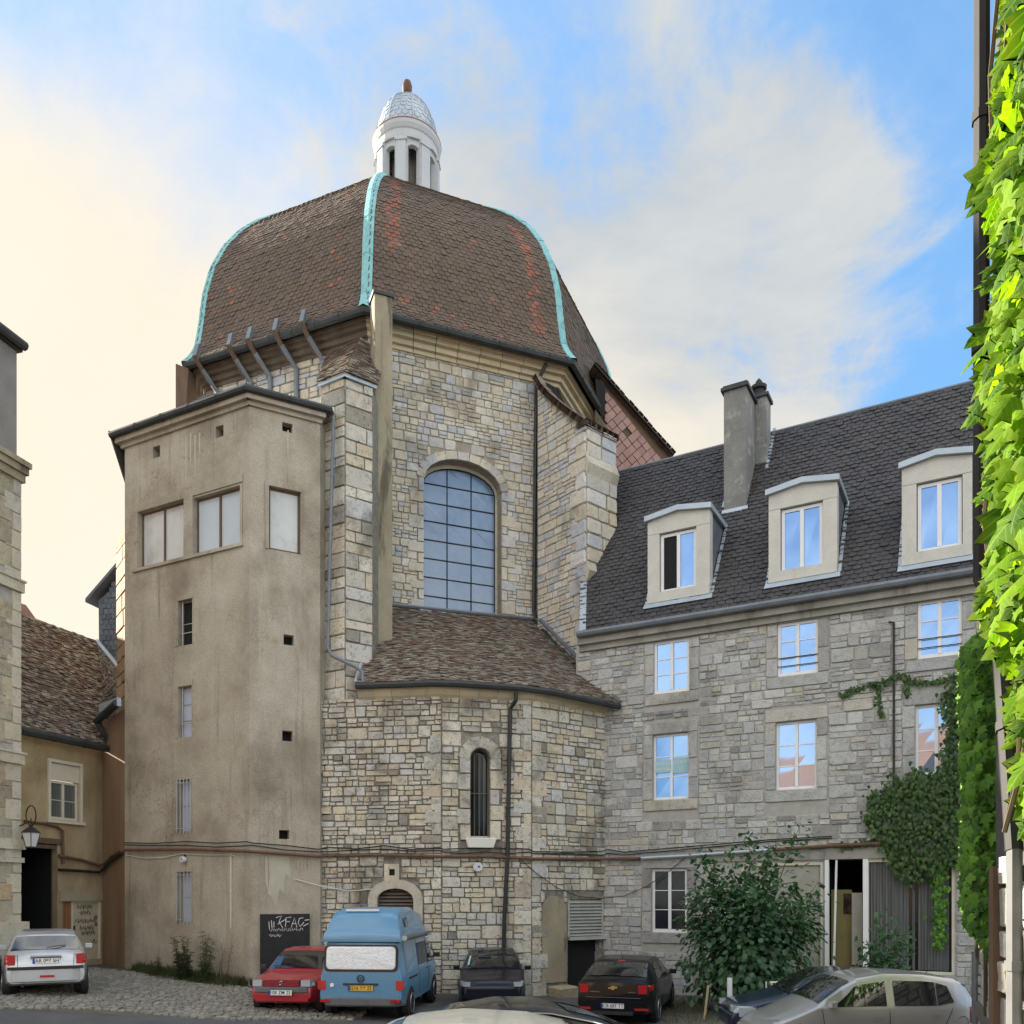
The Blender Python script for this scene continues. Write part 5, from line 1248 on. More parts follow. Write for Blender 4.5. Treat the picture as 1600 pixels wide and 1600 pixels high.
m = MB(); zd = FD.uz(172, 1128)[1]; m.add([FD.pt(0, -.8), FD.pt(FD.L, -.8), FD.pt(FD.L, zd + .3), FD.pt(0, zd)], [(0, 1, 2, 3)]); new('return_wall', m, 'brown_plaster', back)
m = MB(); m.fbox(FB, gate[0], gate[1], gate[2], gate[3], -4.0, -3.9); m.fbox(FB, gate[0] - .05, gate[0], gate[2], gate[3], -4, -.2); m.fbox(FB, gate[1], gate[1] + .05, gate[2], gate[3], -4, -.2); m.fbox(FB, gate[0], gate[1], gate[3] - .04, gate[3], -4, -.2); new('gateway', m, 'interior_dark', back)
new('gate_lintel', MB().fbox(FB, gate[0] - .1, gate[1] + .15, gate[3], gate[3] + .16, -.2, .06).fbox(FB, gate[0], gate[1] - .1, gate[3] - .14, gate[3] - .03, -.2, .02), 'timber', back)
m = MB(); u0, u1, z0, z1 = bw; s = .09
m.fbox(FB, u0 - s, u0, z0 - .02, z1 + s, -.05, .05); m.fbox(FB, u1, u1 + s, z0 - .02, z1 + s, -.05, .05); m.fbox(FB, u0, u1, z1, z1 + s, -.05, .048); m.fbox(FB, u0 - s - .06, u1 + s + .06, z0 - .1, z0 - .02, -.05, .1); new('window_surround', m, 'frame_cream', back)
zs_ = z1 - (z1 - z0) * .30
new('shutter_box', MB().fbox(FB, u0, u1, zs_, z1, -.12, -.03), 'frame_cream', back)
window(FB, u0, u1, z0, zs_ - .02, back, d=-.14, leaves=2, rows=2, fw=.07, frame='frame_cream', glass='curtain')
u0, u1, z0, z1 = door; ud = FB.uz(113, 1450)[0]
new('side_panel', MB().fbox(FB, u0, ud, z0, z1, -.2, -.05).fbox(FB, u0 + .1, ud - .1, z0 + .1, z1 - .1, -.05, -.03), 'door_orange', back)
dl = new('door', MB().fbox(FB, ud + .05, u1 - .05, z0, z1 - .05, -.2, -.06), 'door_cream', back)
m = MB(); m.fbox(FB, ud, ud + .05, z0, z1, -.2, -.02); m.fbox(FB, u1 - .05, u1, z0, z1, -.2, -.02); m.fbox(FB, ud + .05, u1 - .05, z1 - .05, z1, -.2, -.022); new('door_frame', m, 'frame_cream', dl)
new('handle', MB().fbox(FB, ud + .09, ud + .13, z0 + .8, z0 + 1.05, -.06, -.02), 'iron', dl)
new('lintel', MB().fbox(FB, FB.uz(92, 1400)[0], FB.L, z1, z1 + .30, -.1, .04), 'concrete', back)
def scribble(F, rows, d, r, rr, mat, parent, name):
    m = MB()
    for u, z, w, h, k in rows:
        pts = []; 
        for i in range(k * 6 + 1):
            t_ = i / (k * 6); pts.append(F.pt(u + w * t_ + .28 * w / k * math.sin(i * 1.9 + k), z + h * .5 * math.sin(i * 2.6 + rr.uniform(-.5, .5)), d))
        m.tube(pts, r, 4)
    return new(name, m, mat, parent)
rr = random.Random(4); dw = u1 - ud
scribble(FB, [(ud + dw * a_, z0 + (z1 - z0) * b_, dw * c_, .16, k_) for a_, b_, c_, k_ in ((.2, .90, .55, 6), (.3, .80, .4, 4), (.12, .66, .75, 7), (.3, .54, .5, 6), (.35, .45, .5, 6), (.7, .3, .2, 2), (.8, .72, .12, 2), (.82, .6, .1, 2))], -.055, .007, rr, 'ink', dl, 'graffiti')
# roofs of that house
RH = FB.uz(100, 985, -3.2)[1]
uR = FB.uz(152, 1003, -3.2)[0]
b0, b1, b2, b3 = FB.pt(-2.6, zeb + .05, .32), FB.pt(FB.L + .02, zeb + .05, .32), FB.pt(uR, RH, -3.2), FB.pt(-2.6, RH, -3.2)
def dp(px, py, D): return Vector(((px - CX) / FOC * D, D, EYE + (HY - py) / FOC * D))
b4, b5 = dp(186, 1110, 26.9), dp(186, 1046, 29.0)
broof = new('roof', MB().add([b0, b1, b2, b3, b4, b5], [(0, 1, 2, 3), (1, 4, 5, 2)]), 'roof_under', back)
tt = tile_patch(b0, b1, b2, b3, .17, .115, jit=.03); tile_patch(b1, b4, b5, b2, .17, .115, jit=.03, out=tt)
pieces('roof_tile', 'roof_tiles', T_FLAT, tt, 'old_tile', broof, 200)
gutter([FB.pt(-1.2, zeb, .42), FB.pt(FB.L - .02, zeb, .42), FD.pt(.35, zd + .02, .3), FD.pt(FD.L - .05, zd + .34, .3)], .12, 'gutter_dark', back)
new('hip_flashing', MB().tube([b2 + Vector((0, 0, .04)), b5 + Vector((0, 0, .06))], .07, 6), 'zinc', back)
new('gutter_board', MB().hexa([FD.pt(a_, zd + z_, d_) for z_ in (.25, .5) for a_, d_ in ((.55, .32), (FD.L, .32), (FD.L, .2), (.55, .2))]), 'zinc', back)
r2 = [FB.pt(-3, RH - 1.0, -5.2), FB.pt(FB.L + 4.2, RH - 1.0, -5.2), FB.pt(FB.L + 4.2, FB.uz(130, 978, -8)[1], -8), FB.pt(-3, FB.uz(40, 950, -8)[1], -8)]
new('rear_roof', MB().prism(r2, (0, 0, -.2)), 'red_roof', back)
FS = Fac((-14.75, 31.0), (-12.9, 30.6))
sp = [FS.uz(px, py) for px, py in ((155, 1060), (200, 1060), (200, 880), (184, 912), (154, 938))]
sg = thing('slate_gable', 'blue grey slate-hung gable rising behind the old tile roof beside the stair tower', 'house', (-13.8, 31, 6))
sw_ = new('wall', MB().prism([FS.pt(u, z) for u, z in sp], FS.N * -2.5), 'slate', sg)
sl = []; z = sp[0][1]; j = 0
while z < sp[2][1]:
    u = sp[0][0] + (.1 if j % 2 else 0)
    while u < sp[1][0]:
        lim = sp[4][1] + (sp[2][1] - sp[4][1]) * (u - sp[4][0]) / (sp[2][0] - sp[4][0])
        if z < lim - .12: sl.append(smat(FS, u + .1, z + .1, 0, .19, .19, .02 + .012 * (j % 2)))
        u += .205
    z += .19; j += 1
pieces('slate', 'slates', ASHLAR, sl, 'slate', sw_, 120)
a, b = FS.pt(sp[4][0] - .35, sp[4][1] - .12), FS.pt(sp[2][0], sp[2][1] + .1)
new('roof', MB().hexa([p + FS.N * q + Vector((0, 0, z_)) for z_ in (0, .13) for p, q in ((a, .25), (b, .25), (b, -2.6), (a, -2.6))]), 'slate', sg)

# ------------------------------------------------------------------ house across the yard: the wing's windows mirror it
mh = thing('brick_house', 'brick house with an orange tiled roof, seen only mirrored in the first-floor windows', 'house', (-15, -6, 0))
mw = MB().box((-25, -11, -1), (-6, -3.4, 8.4)); new('wall', mw, 'brown_plaster', mh)
new('roof', MB().add([(-25.4, -3, 8.2), (-5.6, -3, 8.2), (-5.6, -7.2, 12.7), (-25.4, -7.2, 12.7), (-25.4, -11.4, 8.2), (-5.6, -11.4, 8.2)], [(0, 1, 2, 3), (3, 2, 5, 4), (1, 5, 2), (4, 0, 3)]), 'orange_tile', mh)
for i in range(6): new('window', MB().box((-24 + i * 2.7, -3.42, 5.0), (-22.9 + i * 2.7, -3.36, 6.9)), 'frame_cream', mh)

# ------------------------------------------------------------------ right-hand building: only its near end shows behind the vine
rb = thing('vine_clad_house', 'narrow dark end of a house at the right edge, half hidden behind hanging vine leaves', 'house', (3.8, 5.6, -.1))
R0, R1 = Vector((3.36, 6.0)), Vector((2.98, 4.75)); FR = Fac(R0, R1)
m = MB(); m.column([R0, R1, R1 + Vector((2.5, -.4)), R0 + Vector((2.5, .3))], -.5, 13.5); rbw = new('wall', m, 'dark_render', rb)
st = ashlar(FR, .0, FR.L, -.1, 2.9, hr=(.2, .34), wr=(.25, .5), gap=.015, dep=(.02, .05)); pieces('stone', 'stones', RUBBLE, st, 'grey_stone', rbw)
new('beam', MB().fbox(FR, .12, .24, -.3, 2.9, 0, .07), 'timber', rb)
# downpipe: comes down dark at the corner, cranks behind the leaves, ends grey by the beam
pd = lambda px, py, D: Vector(((px - CX) / FOC * D, D, EYE + (HY - py) / FOC * D))
downpipe([pd(1535, -900, 5.9), pd(1533, 905, 5.9), pd(1560, 960, 5.7), pd(1585, 1330, 5.2)], .052, 'cable_black', rb, 'downpipe', 1.6)
downpipe([pd(1585, 1325, 5.2), pd(1585, 2060, 5.2)], .045, 'trim_grey', rb, 'downpipe', .8)
r_ = FR.rect(1573, 1583, 1338, 1362, .06); new('meter_box', MB().fbox(FR, r_[0] - .06, r_[0] + .10, r_[2], r_[3], 0, .09), 'frame_white', rb)
yw = thing('yard_wall', 'low rubble yard wall under dense ivy at the right of the shop front', 'wall', (6.6, 12.5, -.1))
Y0, Y1 = Vector((7.35, 13.6)), Vector((4.5, 7.5)); FY = Fac(Y0, Y1); zy = 6.1
m = MB(); m.column([Y0, Y1, Y1 + Vector((.4, -.1)), Y0 + Vector((.4, -.1))], -.5, 6.1); yww = new('wall', m, 'grey_mortar', yw)
st = rubble(FY, .0, FY.L, -.1, 3.0, [], hr=(.2, .34), wr=(.25, .6), gap=.02, dep=(.02, .05)); pieces('stone', 'stones', RUBBLE, st, 'grey_stone', yww, 150)
new('beam', MB().fbox(FY, .3, 4.5, .95, 1.1, 0, .1), 'timber_grey', yw)
p = pd(1526, 1487, 13.2); new('zinc_pipe', MB().tube([p, Vector((p.x, p.y, -.3))], .07, 10), 'zinc_dark', label='short upright grey zinc pipe beside the ivy at the right end of the stone house', cat='pipe')

# ------------------------------------------------------------------ pipes, cables and lamps running along the fronts
def along(pts, d, dz=0.0, wave=0.0, rr=R):
    out = []
    for F, px, py in pts:
        u, z = F.uz(px, py, d); out.append(F.pt(u, z + dz + rr.uniform(-wave, wave), d))
    return out
run = [(FTL, 194, 1328), (FTL, 290, 1327), (FTL, 386, 1330), (FTR, 394, 1330.5), (FTR, 497, 1338), (FA[0], 512, 1337), (FA[0], 600, 1336), (FA[0], 686, 1338), (FA[1], 694, 1338), (FA[1], 760, 1338), (FA[1], 826, 1341), (FA[2], 834, 1342), (FA[2], 940, 1342), (FW, 950, 1342), (FW, 1000, 1341)]
new('service_pipe', MB().tube(along(run, .13), .045, 7), 'pipe_rust', label='rusty horizontal service pipe running along the tower and apse walls', cat='pipe')
new('service_pipe', MB().tube(along([(FW, 1002, 1341), (FW, 1060, 1338), (FW, 1145, 1332), (FW, 1205, 1328)], .13), .047, 7), 'zinc', label='pale zinc stretch of horizontal pipe on the stone house above the bush', cat='pipe')
new('service_pipe', MB().tube(along([(FW, 1207, 1328), (FW, 1290, 1322), (FW, 1376, 1318)], .13), .05, 7), 'pipe_rust', label='brown horizontal pipe over the shop front beam on the stone house', cat='pipe')
for k, (dy, lab) in enumerate(((-8, 'lower black cable strung just above the rusty service pipe'), (-13, 'upper black cable strung above the rusty service pipe'))):
    pts = []
    for i in range(len(run) - 1):
        (F, x0, y0), (G, x1, y1) = run[i], run[i + 1]
        pts.append((F, x0, y0 + dy + 2 * math.sin(i * 1.7 + k)))
        if F is G: pts.append((F, (x0 + x1) / 2, (y0 + y1) / 2 + dy + 1.5 + 2 * math.sin(i + k * 2)))
    pts.append((FW, 1200, 1320 + dy * .6)); pts.append((FW, 1300, 1313 + dy * .5))
    new('cable', MB().tube(along(pts, .09), .016, 5), 'cable_black', label=lab, cat='cable', group='cables on the walls')
def sag(p, q, s, n=14):
    return [p.lerp(q, i / n) - Vector((0, 0, s * 4 * (i / n) * (1 - i / n))) for i in range(n + 1)]
pA = FTL.pt(*FTL.uz(363, 1336, .06), .06); pB = FA[1].pt(*FA[1].uz(742, 1348, .12), .12); pM = FA[0].pt(*FA[0].uz(545, 1392, .1), .1)
new('cable', MB().tube([pA.lerp(pM, t_) - Vector((0, 0, .55 * 4 * t_ * (1 - t_) * .25)) for t_ in np.linspace(0, 1, 9)] + [pM.lerp(pB, t_) - Vector((0, 0, .16 * 4 * t_ * (1 - t_))) for t_ in np.linspace(.1, 1, 9)], .014, 5), 'cable_white', label='white cable sagging from the tower corner to the round floodlight', cat='cable', group='cables on the walls')
pts = [(FA[1], 815, 1344), (FA[2], 835, 1362), (FA[2], 870, 1387), (FA[2], 905, 1401), (FA[2], 940, 1404), (FW, 975, 1400), (FW, 1010, 1385), (FW, 1045, 1362), (FW, 1072, 1338)]
new('cable', MB().tube(along(pts, .1), .012, 5), 'cable_black', label='thin dark cable drooping over the louvred shutter towards the ground-floor window', cat='cable', group='cables on the walls')
new('cable', MB().tube(along([(FTL, 196, 1336), (FTL, 225, 1341), (FTL, 255, 1340), (FTL, 284, 1334), (FTL, 320, 1336), (FTL, 362, 1336)], .05), .012, 5), 'cable_white', label='pale cable looping to the small lamp on the stair tower', cat='cable', group='cables on the walls')
# pipes bending round the gateway corner
for i, (oy, r, mt, lab) in enumerate(((0, .05, 'pipe_rust', 'upper dark pipe bending round the corner beside the gateway'), (22, .045, 'pipe_black', 'lower black pipe bending round the corner beside the gateway'))):
    pts = [(FB, 92, 1337 + oy), (FB, 125, 1343 + oy * .8), (FB, 156, 1352 + oy * .5), (FD, 163, 1350 + oy * .3), (FD, 175, 1337 + oy * .3), (FD, 190, 1329 + oy * .15)]
    new('bent_pipe', MB().tube(along(pts, .1), r, 7), mt, label=lab, cat='pipe')
new('bent_pipe', MB().tube(along([(FB, 38, 1283), (FB, 70, 1287), (FB, 88, 1291), (FB, 98, 1298), (FB, 99, 1350)], .08), .04, 7), 'pipe_rust', label='rusty elbow pipe over the dark gateway on the ochre wall', cat='pipe')
# round floodlight, tower lamp, wall lantern
def round_light(F, px, py, r, label):
    u, z = F.uz(px, py, .12); t_ = thing('wall_light', label, 'lamp', F.pt(u, z, .02), group='round wall lights')
    new('bracket', MB().fbox(F, u - .02, u + .02, z, z + r * 1.6, 0, .05), 'iron', t_)
    m = MB(); n = 18
    for k, (rr_, d_) in enumerate(((r * .8, .02), (r, .06), (r, .13), (r * .9, .16))):
        for i in range(n): a_ = 2 * math.pi * i / n; m.v.append(tuple(F.pt(u + rr_ * math.cos(a_), z + rr_ * math.sin(a_), d_)))
        if k: m.f += [((k - 1) * n + i, (k - 1) * n + (i + 1) % n, k * n + (i + 1) % n, k * n + i) for i in range(n)]
    new('housing', m, 'frame_white', t_)
    m = MB().prism([F.pt(u + r * .88 * math.cos(2 * math.pi * i / n), z + r * .88 * math.sin(2 * math.pi * i / n), .165) for i in range(n)], F.N * -.03); new('lens', m, 'lamp_glass', t_)
    new('bulb', MB().prism([F.pt(u + .1 * r + r * .22 * math.cos(2 * math.pi * i / 8), z + .1 * r + r * .22 * math.sin(2 * math.pi * i / 8), .175) for i in range(8)], F.N * -.02), 'iron', t_)
round_light(FA[1], 747, 1355, .135, 'round white floodlight on the apse wall left of the black downpipe')
round_light(FTL, 285, 1343, .09, 'small round wall lamp above the barred ground-floor window of the stair tower')
lp = FL.pt(FL.L - .1, FL.uz(33, 1300)[1], 0); wl = thing('wall_lantern', 'old iron wall lantern with a scroll bracket beside the dark gateway', 'lamp', lp)
c = lp + FL.N * .42 + Vector((0, 0, -.1)); 
m = MB(); 
m.tube([lp + FL.N * .05 + Vector((0, 0, .15)), lp + FL.N * .42 + Vector((0, 0, .28))], .016, 6); ring_ = [c + FL.N * .16 * math.cos(t_) + Vector((0, 0, .52 + .26 * math.sin(t_))) for t_ in np.linspace(-1.6, 4.4, 20)]; m.tube(ring_, .017, 6)
m.tube([c + Vector((0, 0, .22)), c + Vector((0, 0, .45))], .014, 6)
new('bracket', m, 'iron', wl)
def frust(m, c, r0, r1, z0, z1, n=4, a0=.5):
    q = [c + Vector((r_ * math.cos(a0 + 2 * math.pi * i / n), r_ * math.sin(a0 + 2 * math.pi * i / n), z_)) for r_, z_ in ((r0, z0), (r1, z1)) for i in range(n)]
    return m.add(q, [(i, (i + 1) % n, (i + 1) % n + n, i + n) for i in range(n)] + [tuple(range(n - 1, -1, -1)), tuple(range(n, 2 * n))])
new('glass', frust(MB(), c, .12, .21, -.30, .06), 'lamp_glass', wl)
new('cap', frust(frust(MB(), c, .24, .09, .06, .20), c, .05, .05, .2, .26), 'iron', wl)
m = MB()
for i in range(4):
    a_ = .5 + math.pi / 2 * i; m.tube([c + Vector((.12 * math.cos(a_), .12 * math.sin(a_), -.3)), c + Vector((.212 * math.cos(a_), .212 * math.sin(a_), .06))], .012, 4)
new('cage', frust(m, c, .13, .13, -.34, -.3), 'iron', wl)
# black board with chalky scrawl
r_ = FTR.rect(407, 484, 1428, 1520, .06); bo = thing('notice_board', 'black board covered in pale graffiti scrawl on the stair tower behind the red car', 'board', FTR.pt((r_[0] + r_[1]) / 2, r_[2], 0))
new('panel', MB().fbox(FTR, r_[0], r_[1], r_[2], r_[3], .01, .06), 'board_black', bo)
m = MB(); Q = lambda px, py: FTR.pt(*FTR.uz(px, py, .065), .065)
for s_ in ([(420, 1440), (421, 1452)], [(424, 1438), (425, 1450)], [(428, 1440), (428, 1449)], [(431, 1434), (440, 1431), (436, 1440), (442, 1450)], [(434, 1444), (447, 1436)], [(446, 1448), (447, 1434), (455, 1433)], [(446, 1440), (453, 1440)],
           [(455, 1449), (460, 1434), (464, 1449)], [(456, 1443), (463, 1443)], [(474, 1434), (468, 1435), (466, 1442), (469, 1448), (475, 1441)], [(476, 1438), (483, 1437)], [(474, 1447), (482, 1443)]):
    m.tube([Q(*p_) for p_ in s_], .011, 4)
new('scrawl', m, 'chalk', bo)
rr = random.Random(9); uq, zq = FTR.uz(421, 1453, .065); ur, zr_ = FTR.uz(474, 1453, .065)
scribble(FTR, [(uq, zq, ur - uq, .10, 9), (uq, zq - .16, (ur - uq) * .35, .1, 4)], .065, .005, rr, 'chalk', bo, 'scrawl')
# ------------------------------------------------------------------ vehicles (local axes: x right, y forward, z up)
class Car:
    def __init__(s, name, label, cat, x, y, head, L, Wd, H, top, belt, paint, zb=.20, wheel=.29, axles=(.72, None), roof_in=.74, group='cars parked in the yard', dz=0.0, lower=None, nose=.16, tail=.10):
        h = Vector(head).normalized(); s.root = thing(name, label, cat, (x, y, ground_z(x) + dz), math.atan2(-h.x, h.y), group)
        s.L, s.W, s.H, s.top, s.belt, s.zb, s.r, s.ri = L, Wd, H, top, belt, zb, wheel, roof_in; s.nose, s.tail = nose, tail; s.paint = paint
        s.xs = [p[0] for p in top]; s.zs = [p[1] for p in top]
        s.body()
        a0 = axles[0]; a1 = axles[1] if axles[1] else L - .62
        for xf in (a0, a1):
            for sd in (-1, 1): s.wheel(xf, sd)
    def T(s, x): return float(np.interp(x, s.xs, s.zs))
    def hw(s, x):
        t = 2 * x / s.L - 1; k = s.nose if t < 0 else s.tail
        return s.W / 2 * (1 - k * abs(t) ** 5)
    def sec(s, x):
        """half section, bottom centre to top centre: (y, z)"""
        t = s.T(x); w = s.hw(x); e = abs(2 * x / s.L - 1) ** 8
        zb = s.zb + .10 * e; b = min(s.belt, t - .06); up = max(0.0, min(1.0, (t - s.belt) / (s.H - s.belt)))
        wr = w * (.93 - (.93 - s.ri) * up); zr = t - .045 - .045 * up
        zm = zb + (b - zb) * .52
        return [(0, zb), (w * .86, zb), (w * .965, zb + .06), (w * .985, zb + (zm - zb) * .6), (w, zm), (w * .985, b - .03), (w * .965, b), (wr + .006, zr), (wr * .90, t - .018), (wr * .5, t - .004), (0, t)]
    def P(s, x, y, z): return (y, s.L / 2 - x, z)
    def body(s):
        X = sorted(set([round(v, 3) for v in list(np.linspace(0, s.L, 46)) + s.xs])); m = MB(); n = 11
        for x in X:
            q = s.sec(x); m.v += [s.P(x, -y, z) for y, z in q] + [s.P(x, y, z) for y, z in reversed(q[1:-1])]
        k = 2 * n - 2
        for i in range(len(X) - 1):
            for j in range(k): m.f.append((i * k + j, i * k + (j + 1) % k, (i + 1) * k + (j + 1) % k, (i + 1) * k + j))
        m.f.append(tuple(range(k - 1, -1, -1))); m.f.append(tuple((len(X) - 1) * k + j for j in range(k)))
        s.b = new('body', m, s.paint, s.root, smooth=True, local=True)
        md = s.b.modifiers.new('edges', 'EDGE_SPLIT'); md.split_angle = math.radians(38)
    def part(s, name, m, mat, parent=None, smooth=False): return new(name, m, mat, parent or s.root, smooth=smooth, local=True)
    def wheel(s, xf, sd):
        r = s.r; yc = sd * (s.hw(xf) - .085); c = s.P(xf, yc, r); W_ = .19
        def ringm(prof, n=26):
            m = MB()
            for rr_, o in prof:
                for i in range(n):
                    a = 2 * math.pi * i / n; m.v.append((c[0] + sd * o, c[1] + rr_ * math.cos(a), c[2] + rr_ * math.sin(a)))
            for k in range(len(prof) - 1):
                for i in range(n): m.f.append((k * n + i, k * n + (i + 1) % n, (k + 1) * n + (i + 1) % n, (k + 1) * n + i))
            m.f.append(tuple((len(prof) - 1) * n + i for i in range(n))); return m
        s.part('wheel_arch', ringm([(r + .055, -.04), (r + .055, .088), (r + .02, .089)]), 'trim_black')
        t = s.part('wheel', ringm([(r * .9, -W_), (r, -W_ * .8), (r, .07), (r * .93, .105), (r * .70, .108)]), 'tyre')
        s.part('rim', ringm([(r * .71, .100), (r * .68, .116), (r * .60, .100), (r * .2, .108)]), 'rim', t)
        m = MB()
        for i in range(5):
            a = 2 * math.pi * i / 5 + .3
            for q in (0,):
                ca, sa = math.cos(a), math.sin(a); pts = [(.24 * r, -.10 * r), (.60 * r, -.16 * r), (.60 * r, .16 * r), (.24 * r, .10 * r)]
                pp = [(c[0] + sd * .114, c[1] + u * ca - v * sa, c[2] + u * sa + v * ca) for u, v in pts]; m.prism(pp, (sd * -.006, 0, 0))
        s.part('rim_opening', m, 'trim_black', t)
    # surface patches
    def ztop(s, x, y):
        q = s.sec(x)[7:]; q = sorted((a, b) for a, b in q); return float(np.interp(abs(y), [a for a, b in q], [b for a, b in q]))
    def glass(s, name, x0, x1, k0=.86, k1=.86, mat='car_glass', off=.012, curve=0.0, parent=None):
        """pane lying on the sloping upper surface between stations x0 and x1"""
        def f(u, v):
            x = x0 + (x1 - x0) * v; q = s.sec(x); wr = q[7][0]; y = (u * 2 - 1) * wr * (k0 + (k1 - k0) * v)
            xx = x + curve * (1 - (2 * u - 1) ** 2); dz = (s.T(xx + .02) - s.T(xx - .02)) / .04; n = Vector((0, dz, 1)).normalized()   # slope along x (x runs back)
            p = Vector(s.P(xx, y, s.ztop(xx, y))); return p + Vector((0, n.y, n.z)) * off
        return s.part(name, MB().grid(f, 10, 8), mat, parent, smooth=True)
    def side(s, name, quad, sd, mat='car_glass', off=.010, parent=None, n=6):
        """quad: (x at belt rear.., ) four corners (x, f) with f 0 at the belt and 1 at the roof edge, bottom-front, bottom-rear, top-rear, top-front"""
        def f(u, v):
            a = np.array(quad[0]) * (1 - u) + np.array(quad[1]) * u; b = np.array(quad[3]) * (1 - u) + np.array(quad[2]) * u; x, g = a * (1 - v) + b * v
            q = s.sec(x); y = q[6][0] + (q[7][0] - q[6][0]) * g; z = q[6][1] + (q[7][1] - q[6][1]) * g
            return s.P(x, sd * (y + off), z + off * .3)
        return s.part(name, MB().grid(f, n, n), mat, parent, smooth=True)
    def flank(s, name, x0, x1, z0, z1, sd, mat, off=.008, thick=None, parent=None):
        m = MB()
        def yy(x, z):
            q = s.sec(x); zz = [p[1] for p in q[1:8]]; ys = [p[0] for p in q[1:8]]; return float(np.interp(z, zz, ys))
        n = 8
        m.grid(lambda u, v: s.P(x0 + (x1 - x0) * u, sd * (yy(x0 + (x1 - x0) * u, z0 + (z1 - z0) * v) + off), z0 + (z1 - z0) * v), n, 4)
        return s.part(name, m, mat, parent)
    def endbox(s, name, rear, y0, y1, z0, z1, mat, out=.02, deep=.12, wrap=0.0, parent=None, taper=0.0):
        lim = s.hw(s.L if rear else 0.0) + .004; y0 = max(-lim, min(lim, y0)); y1 = max(-lim, min(lim, y1))
        x = s.L if rear else 0.0; o = out if rear else -out; d = -deep if rear else deep
        m = MB(); a = [s.P(x + o, y0 + taper, z0), s.P(x + o, y1 - taper, z0), s.P(x + d, y1, z0), s.P(x + d, y0, z0)]; b = [s.P(x + o, y0 + taper, z1), s.P(x + o, y1 - taper, z1), s.P(x + d, y1, z1), s.P(x + d, y0, z1)]
        m.hexa(a + b); return s.part(name, m, mat, parent)
    def bumper(s, rear, z0, z1, mat, out=.05, name='bumper'):
        x0 = s.L if rear else 0; m = MB(); n = 12; sg = 1 if rear else -1
        def ring(t):
            y = (t * 2 - 1); w = s.hw(s.L * (.97 if rear else .03)) + .012; bow = out * (1 - abs(y) ** 6) - .02; return y * w, bow
        for i in range(n + 1):
            y, bw = ring(i / n); x = x0 + sg * bw
            if i in (0, n): x = x0 - sg * .34; y = y * (s.hw(x) + .012) / abs(y * (s.hw(s.L * .97) + .012)) * (s.hw(s.L * .97) + .012) if False else y
            for z, dx in ((z0, -.05), (z0 + .04, 0), (z1 - .03, 0), (z1, -.05)): m.v.append(s.P(x + sg * dx, y, z))
        for i in range(n):
            for j in range(3): m.f.append((i * 4 + j, (i + 1) * 4 + j, (i + 1) * 4 + j + 1, i * 4 + j + 1))
        return s.part(name, m, mat)
    def plate(s, text, rear, z, mat='plate_white', x_off=.055, w=.52, h=.11, y=0.0):
        x = s.L + x_off if rear else -x_off; dirn_ = 1 if rear else -1
        p = s.part('number_plate', MB().box(*[tuple(min(a, b) for a, b in zip(s.P(x - .006, y - w / 2, z - h / 2), s.P(x + .006, y + w / 2, z + h / 2))), tuple(max(a, b) for a, b in zip(s.P(x - .006, y - w / 2, z - h / 2), s.P(x + .006, y + w / 2, z + h / 2)))]), mat)
        cu = bpy.data.curves.new('lettering', 'FONT'); cu.body = text; cu.size = h * 1.02; cu.align_x = 'CENTER'; cu.align_y = 'CENTER'; cu.offset = .0012; cu.space_character = 1.02
        to = bpy.data.objects.new('lettering', cu); me = bpy.data.meshes.new_from_object(to); m = MB(); xt = x + dirn_ * .0085
        m.add([s.P(xt, y + (.02 if mat == 'plate_white' else 0) + (v.co.x if rear else -v.co.x) * .90, z + v.co.y) for v in me.vertices], [tuple(f.vertices) for f in me.polygons])
        bpy.data.objects.remove(to); bpy.data.curves.remove(cu); bpy.data.meshes.remove(me)
        s.part('lettering', m, 'ink', p)
        sd = -1 if rear else 1
        a, b = s.P(x + dirn_ * .007, y + sd * w / 2, z - h / 2), s.P(x + dirn_ * .0078, y + sd * (w / 2 - .045), z + h / 2)
        s.part('country_band', MB().box(tuple(min(i, j) for i, j in zip(a, b)), tuple(max(i, j) for i, j in zip(a, b))), 'plate_blue', p)
        return p
    def mirror(s, x, sd, mat, z=None):
        z = z or s.belt + .06; w = s.sec(x)[6][0]; c = Vector(s.P(x, sd * (w + .12), z)); m = MB()
        pr = [(.0, -.055), (.045, -.075), (.055, 0), (.045, .075), (0, .055)]
        m.hexa([c + Vector(p) for p in ((-.085, -.04, -.06), (.085, -.04, -.06), (.07, .05, -.05), (-.07, .05, -.05), (-.085, -.04, .06), (.085, -.04, .06), (.07, .05, .05), (-.07, .05, .05))])
        m.tube([c + Vector((-sd * .06, .02, -.03)), Vector(s.P(x, sd * (w - .02), z - .06))], .02, 5)
        o = s.part('mirror', m, mat); bm_ = o.modifiers.new('round', 'BEVEL'); bm_.width = .015; bm_.segments = 2
        return o
    def handle(s, x, z, sd, mat, parent=None): return s.flank('handle', x, x + .17, z, z + .035, sd, mat, off=.028, parent=parent)
    def seam(s, x0, z0, x1, z1, sd):
        m = MB(); pts = []
        for t in np.linspace(0, 1, 9):
            x, z = x0 + (x1 - x0) * t, z0 + (z1 - z0) * t; q = s.sec(x); y = float(np.interp(z, [p[1] for p in q[1:8]], [p[0] for p in q[1:8]])); pts.append(s.P(x, sd * (y + .001), z))
        return m.tube(pts, .006, 4)
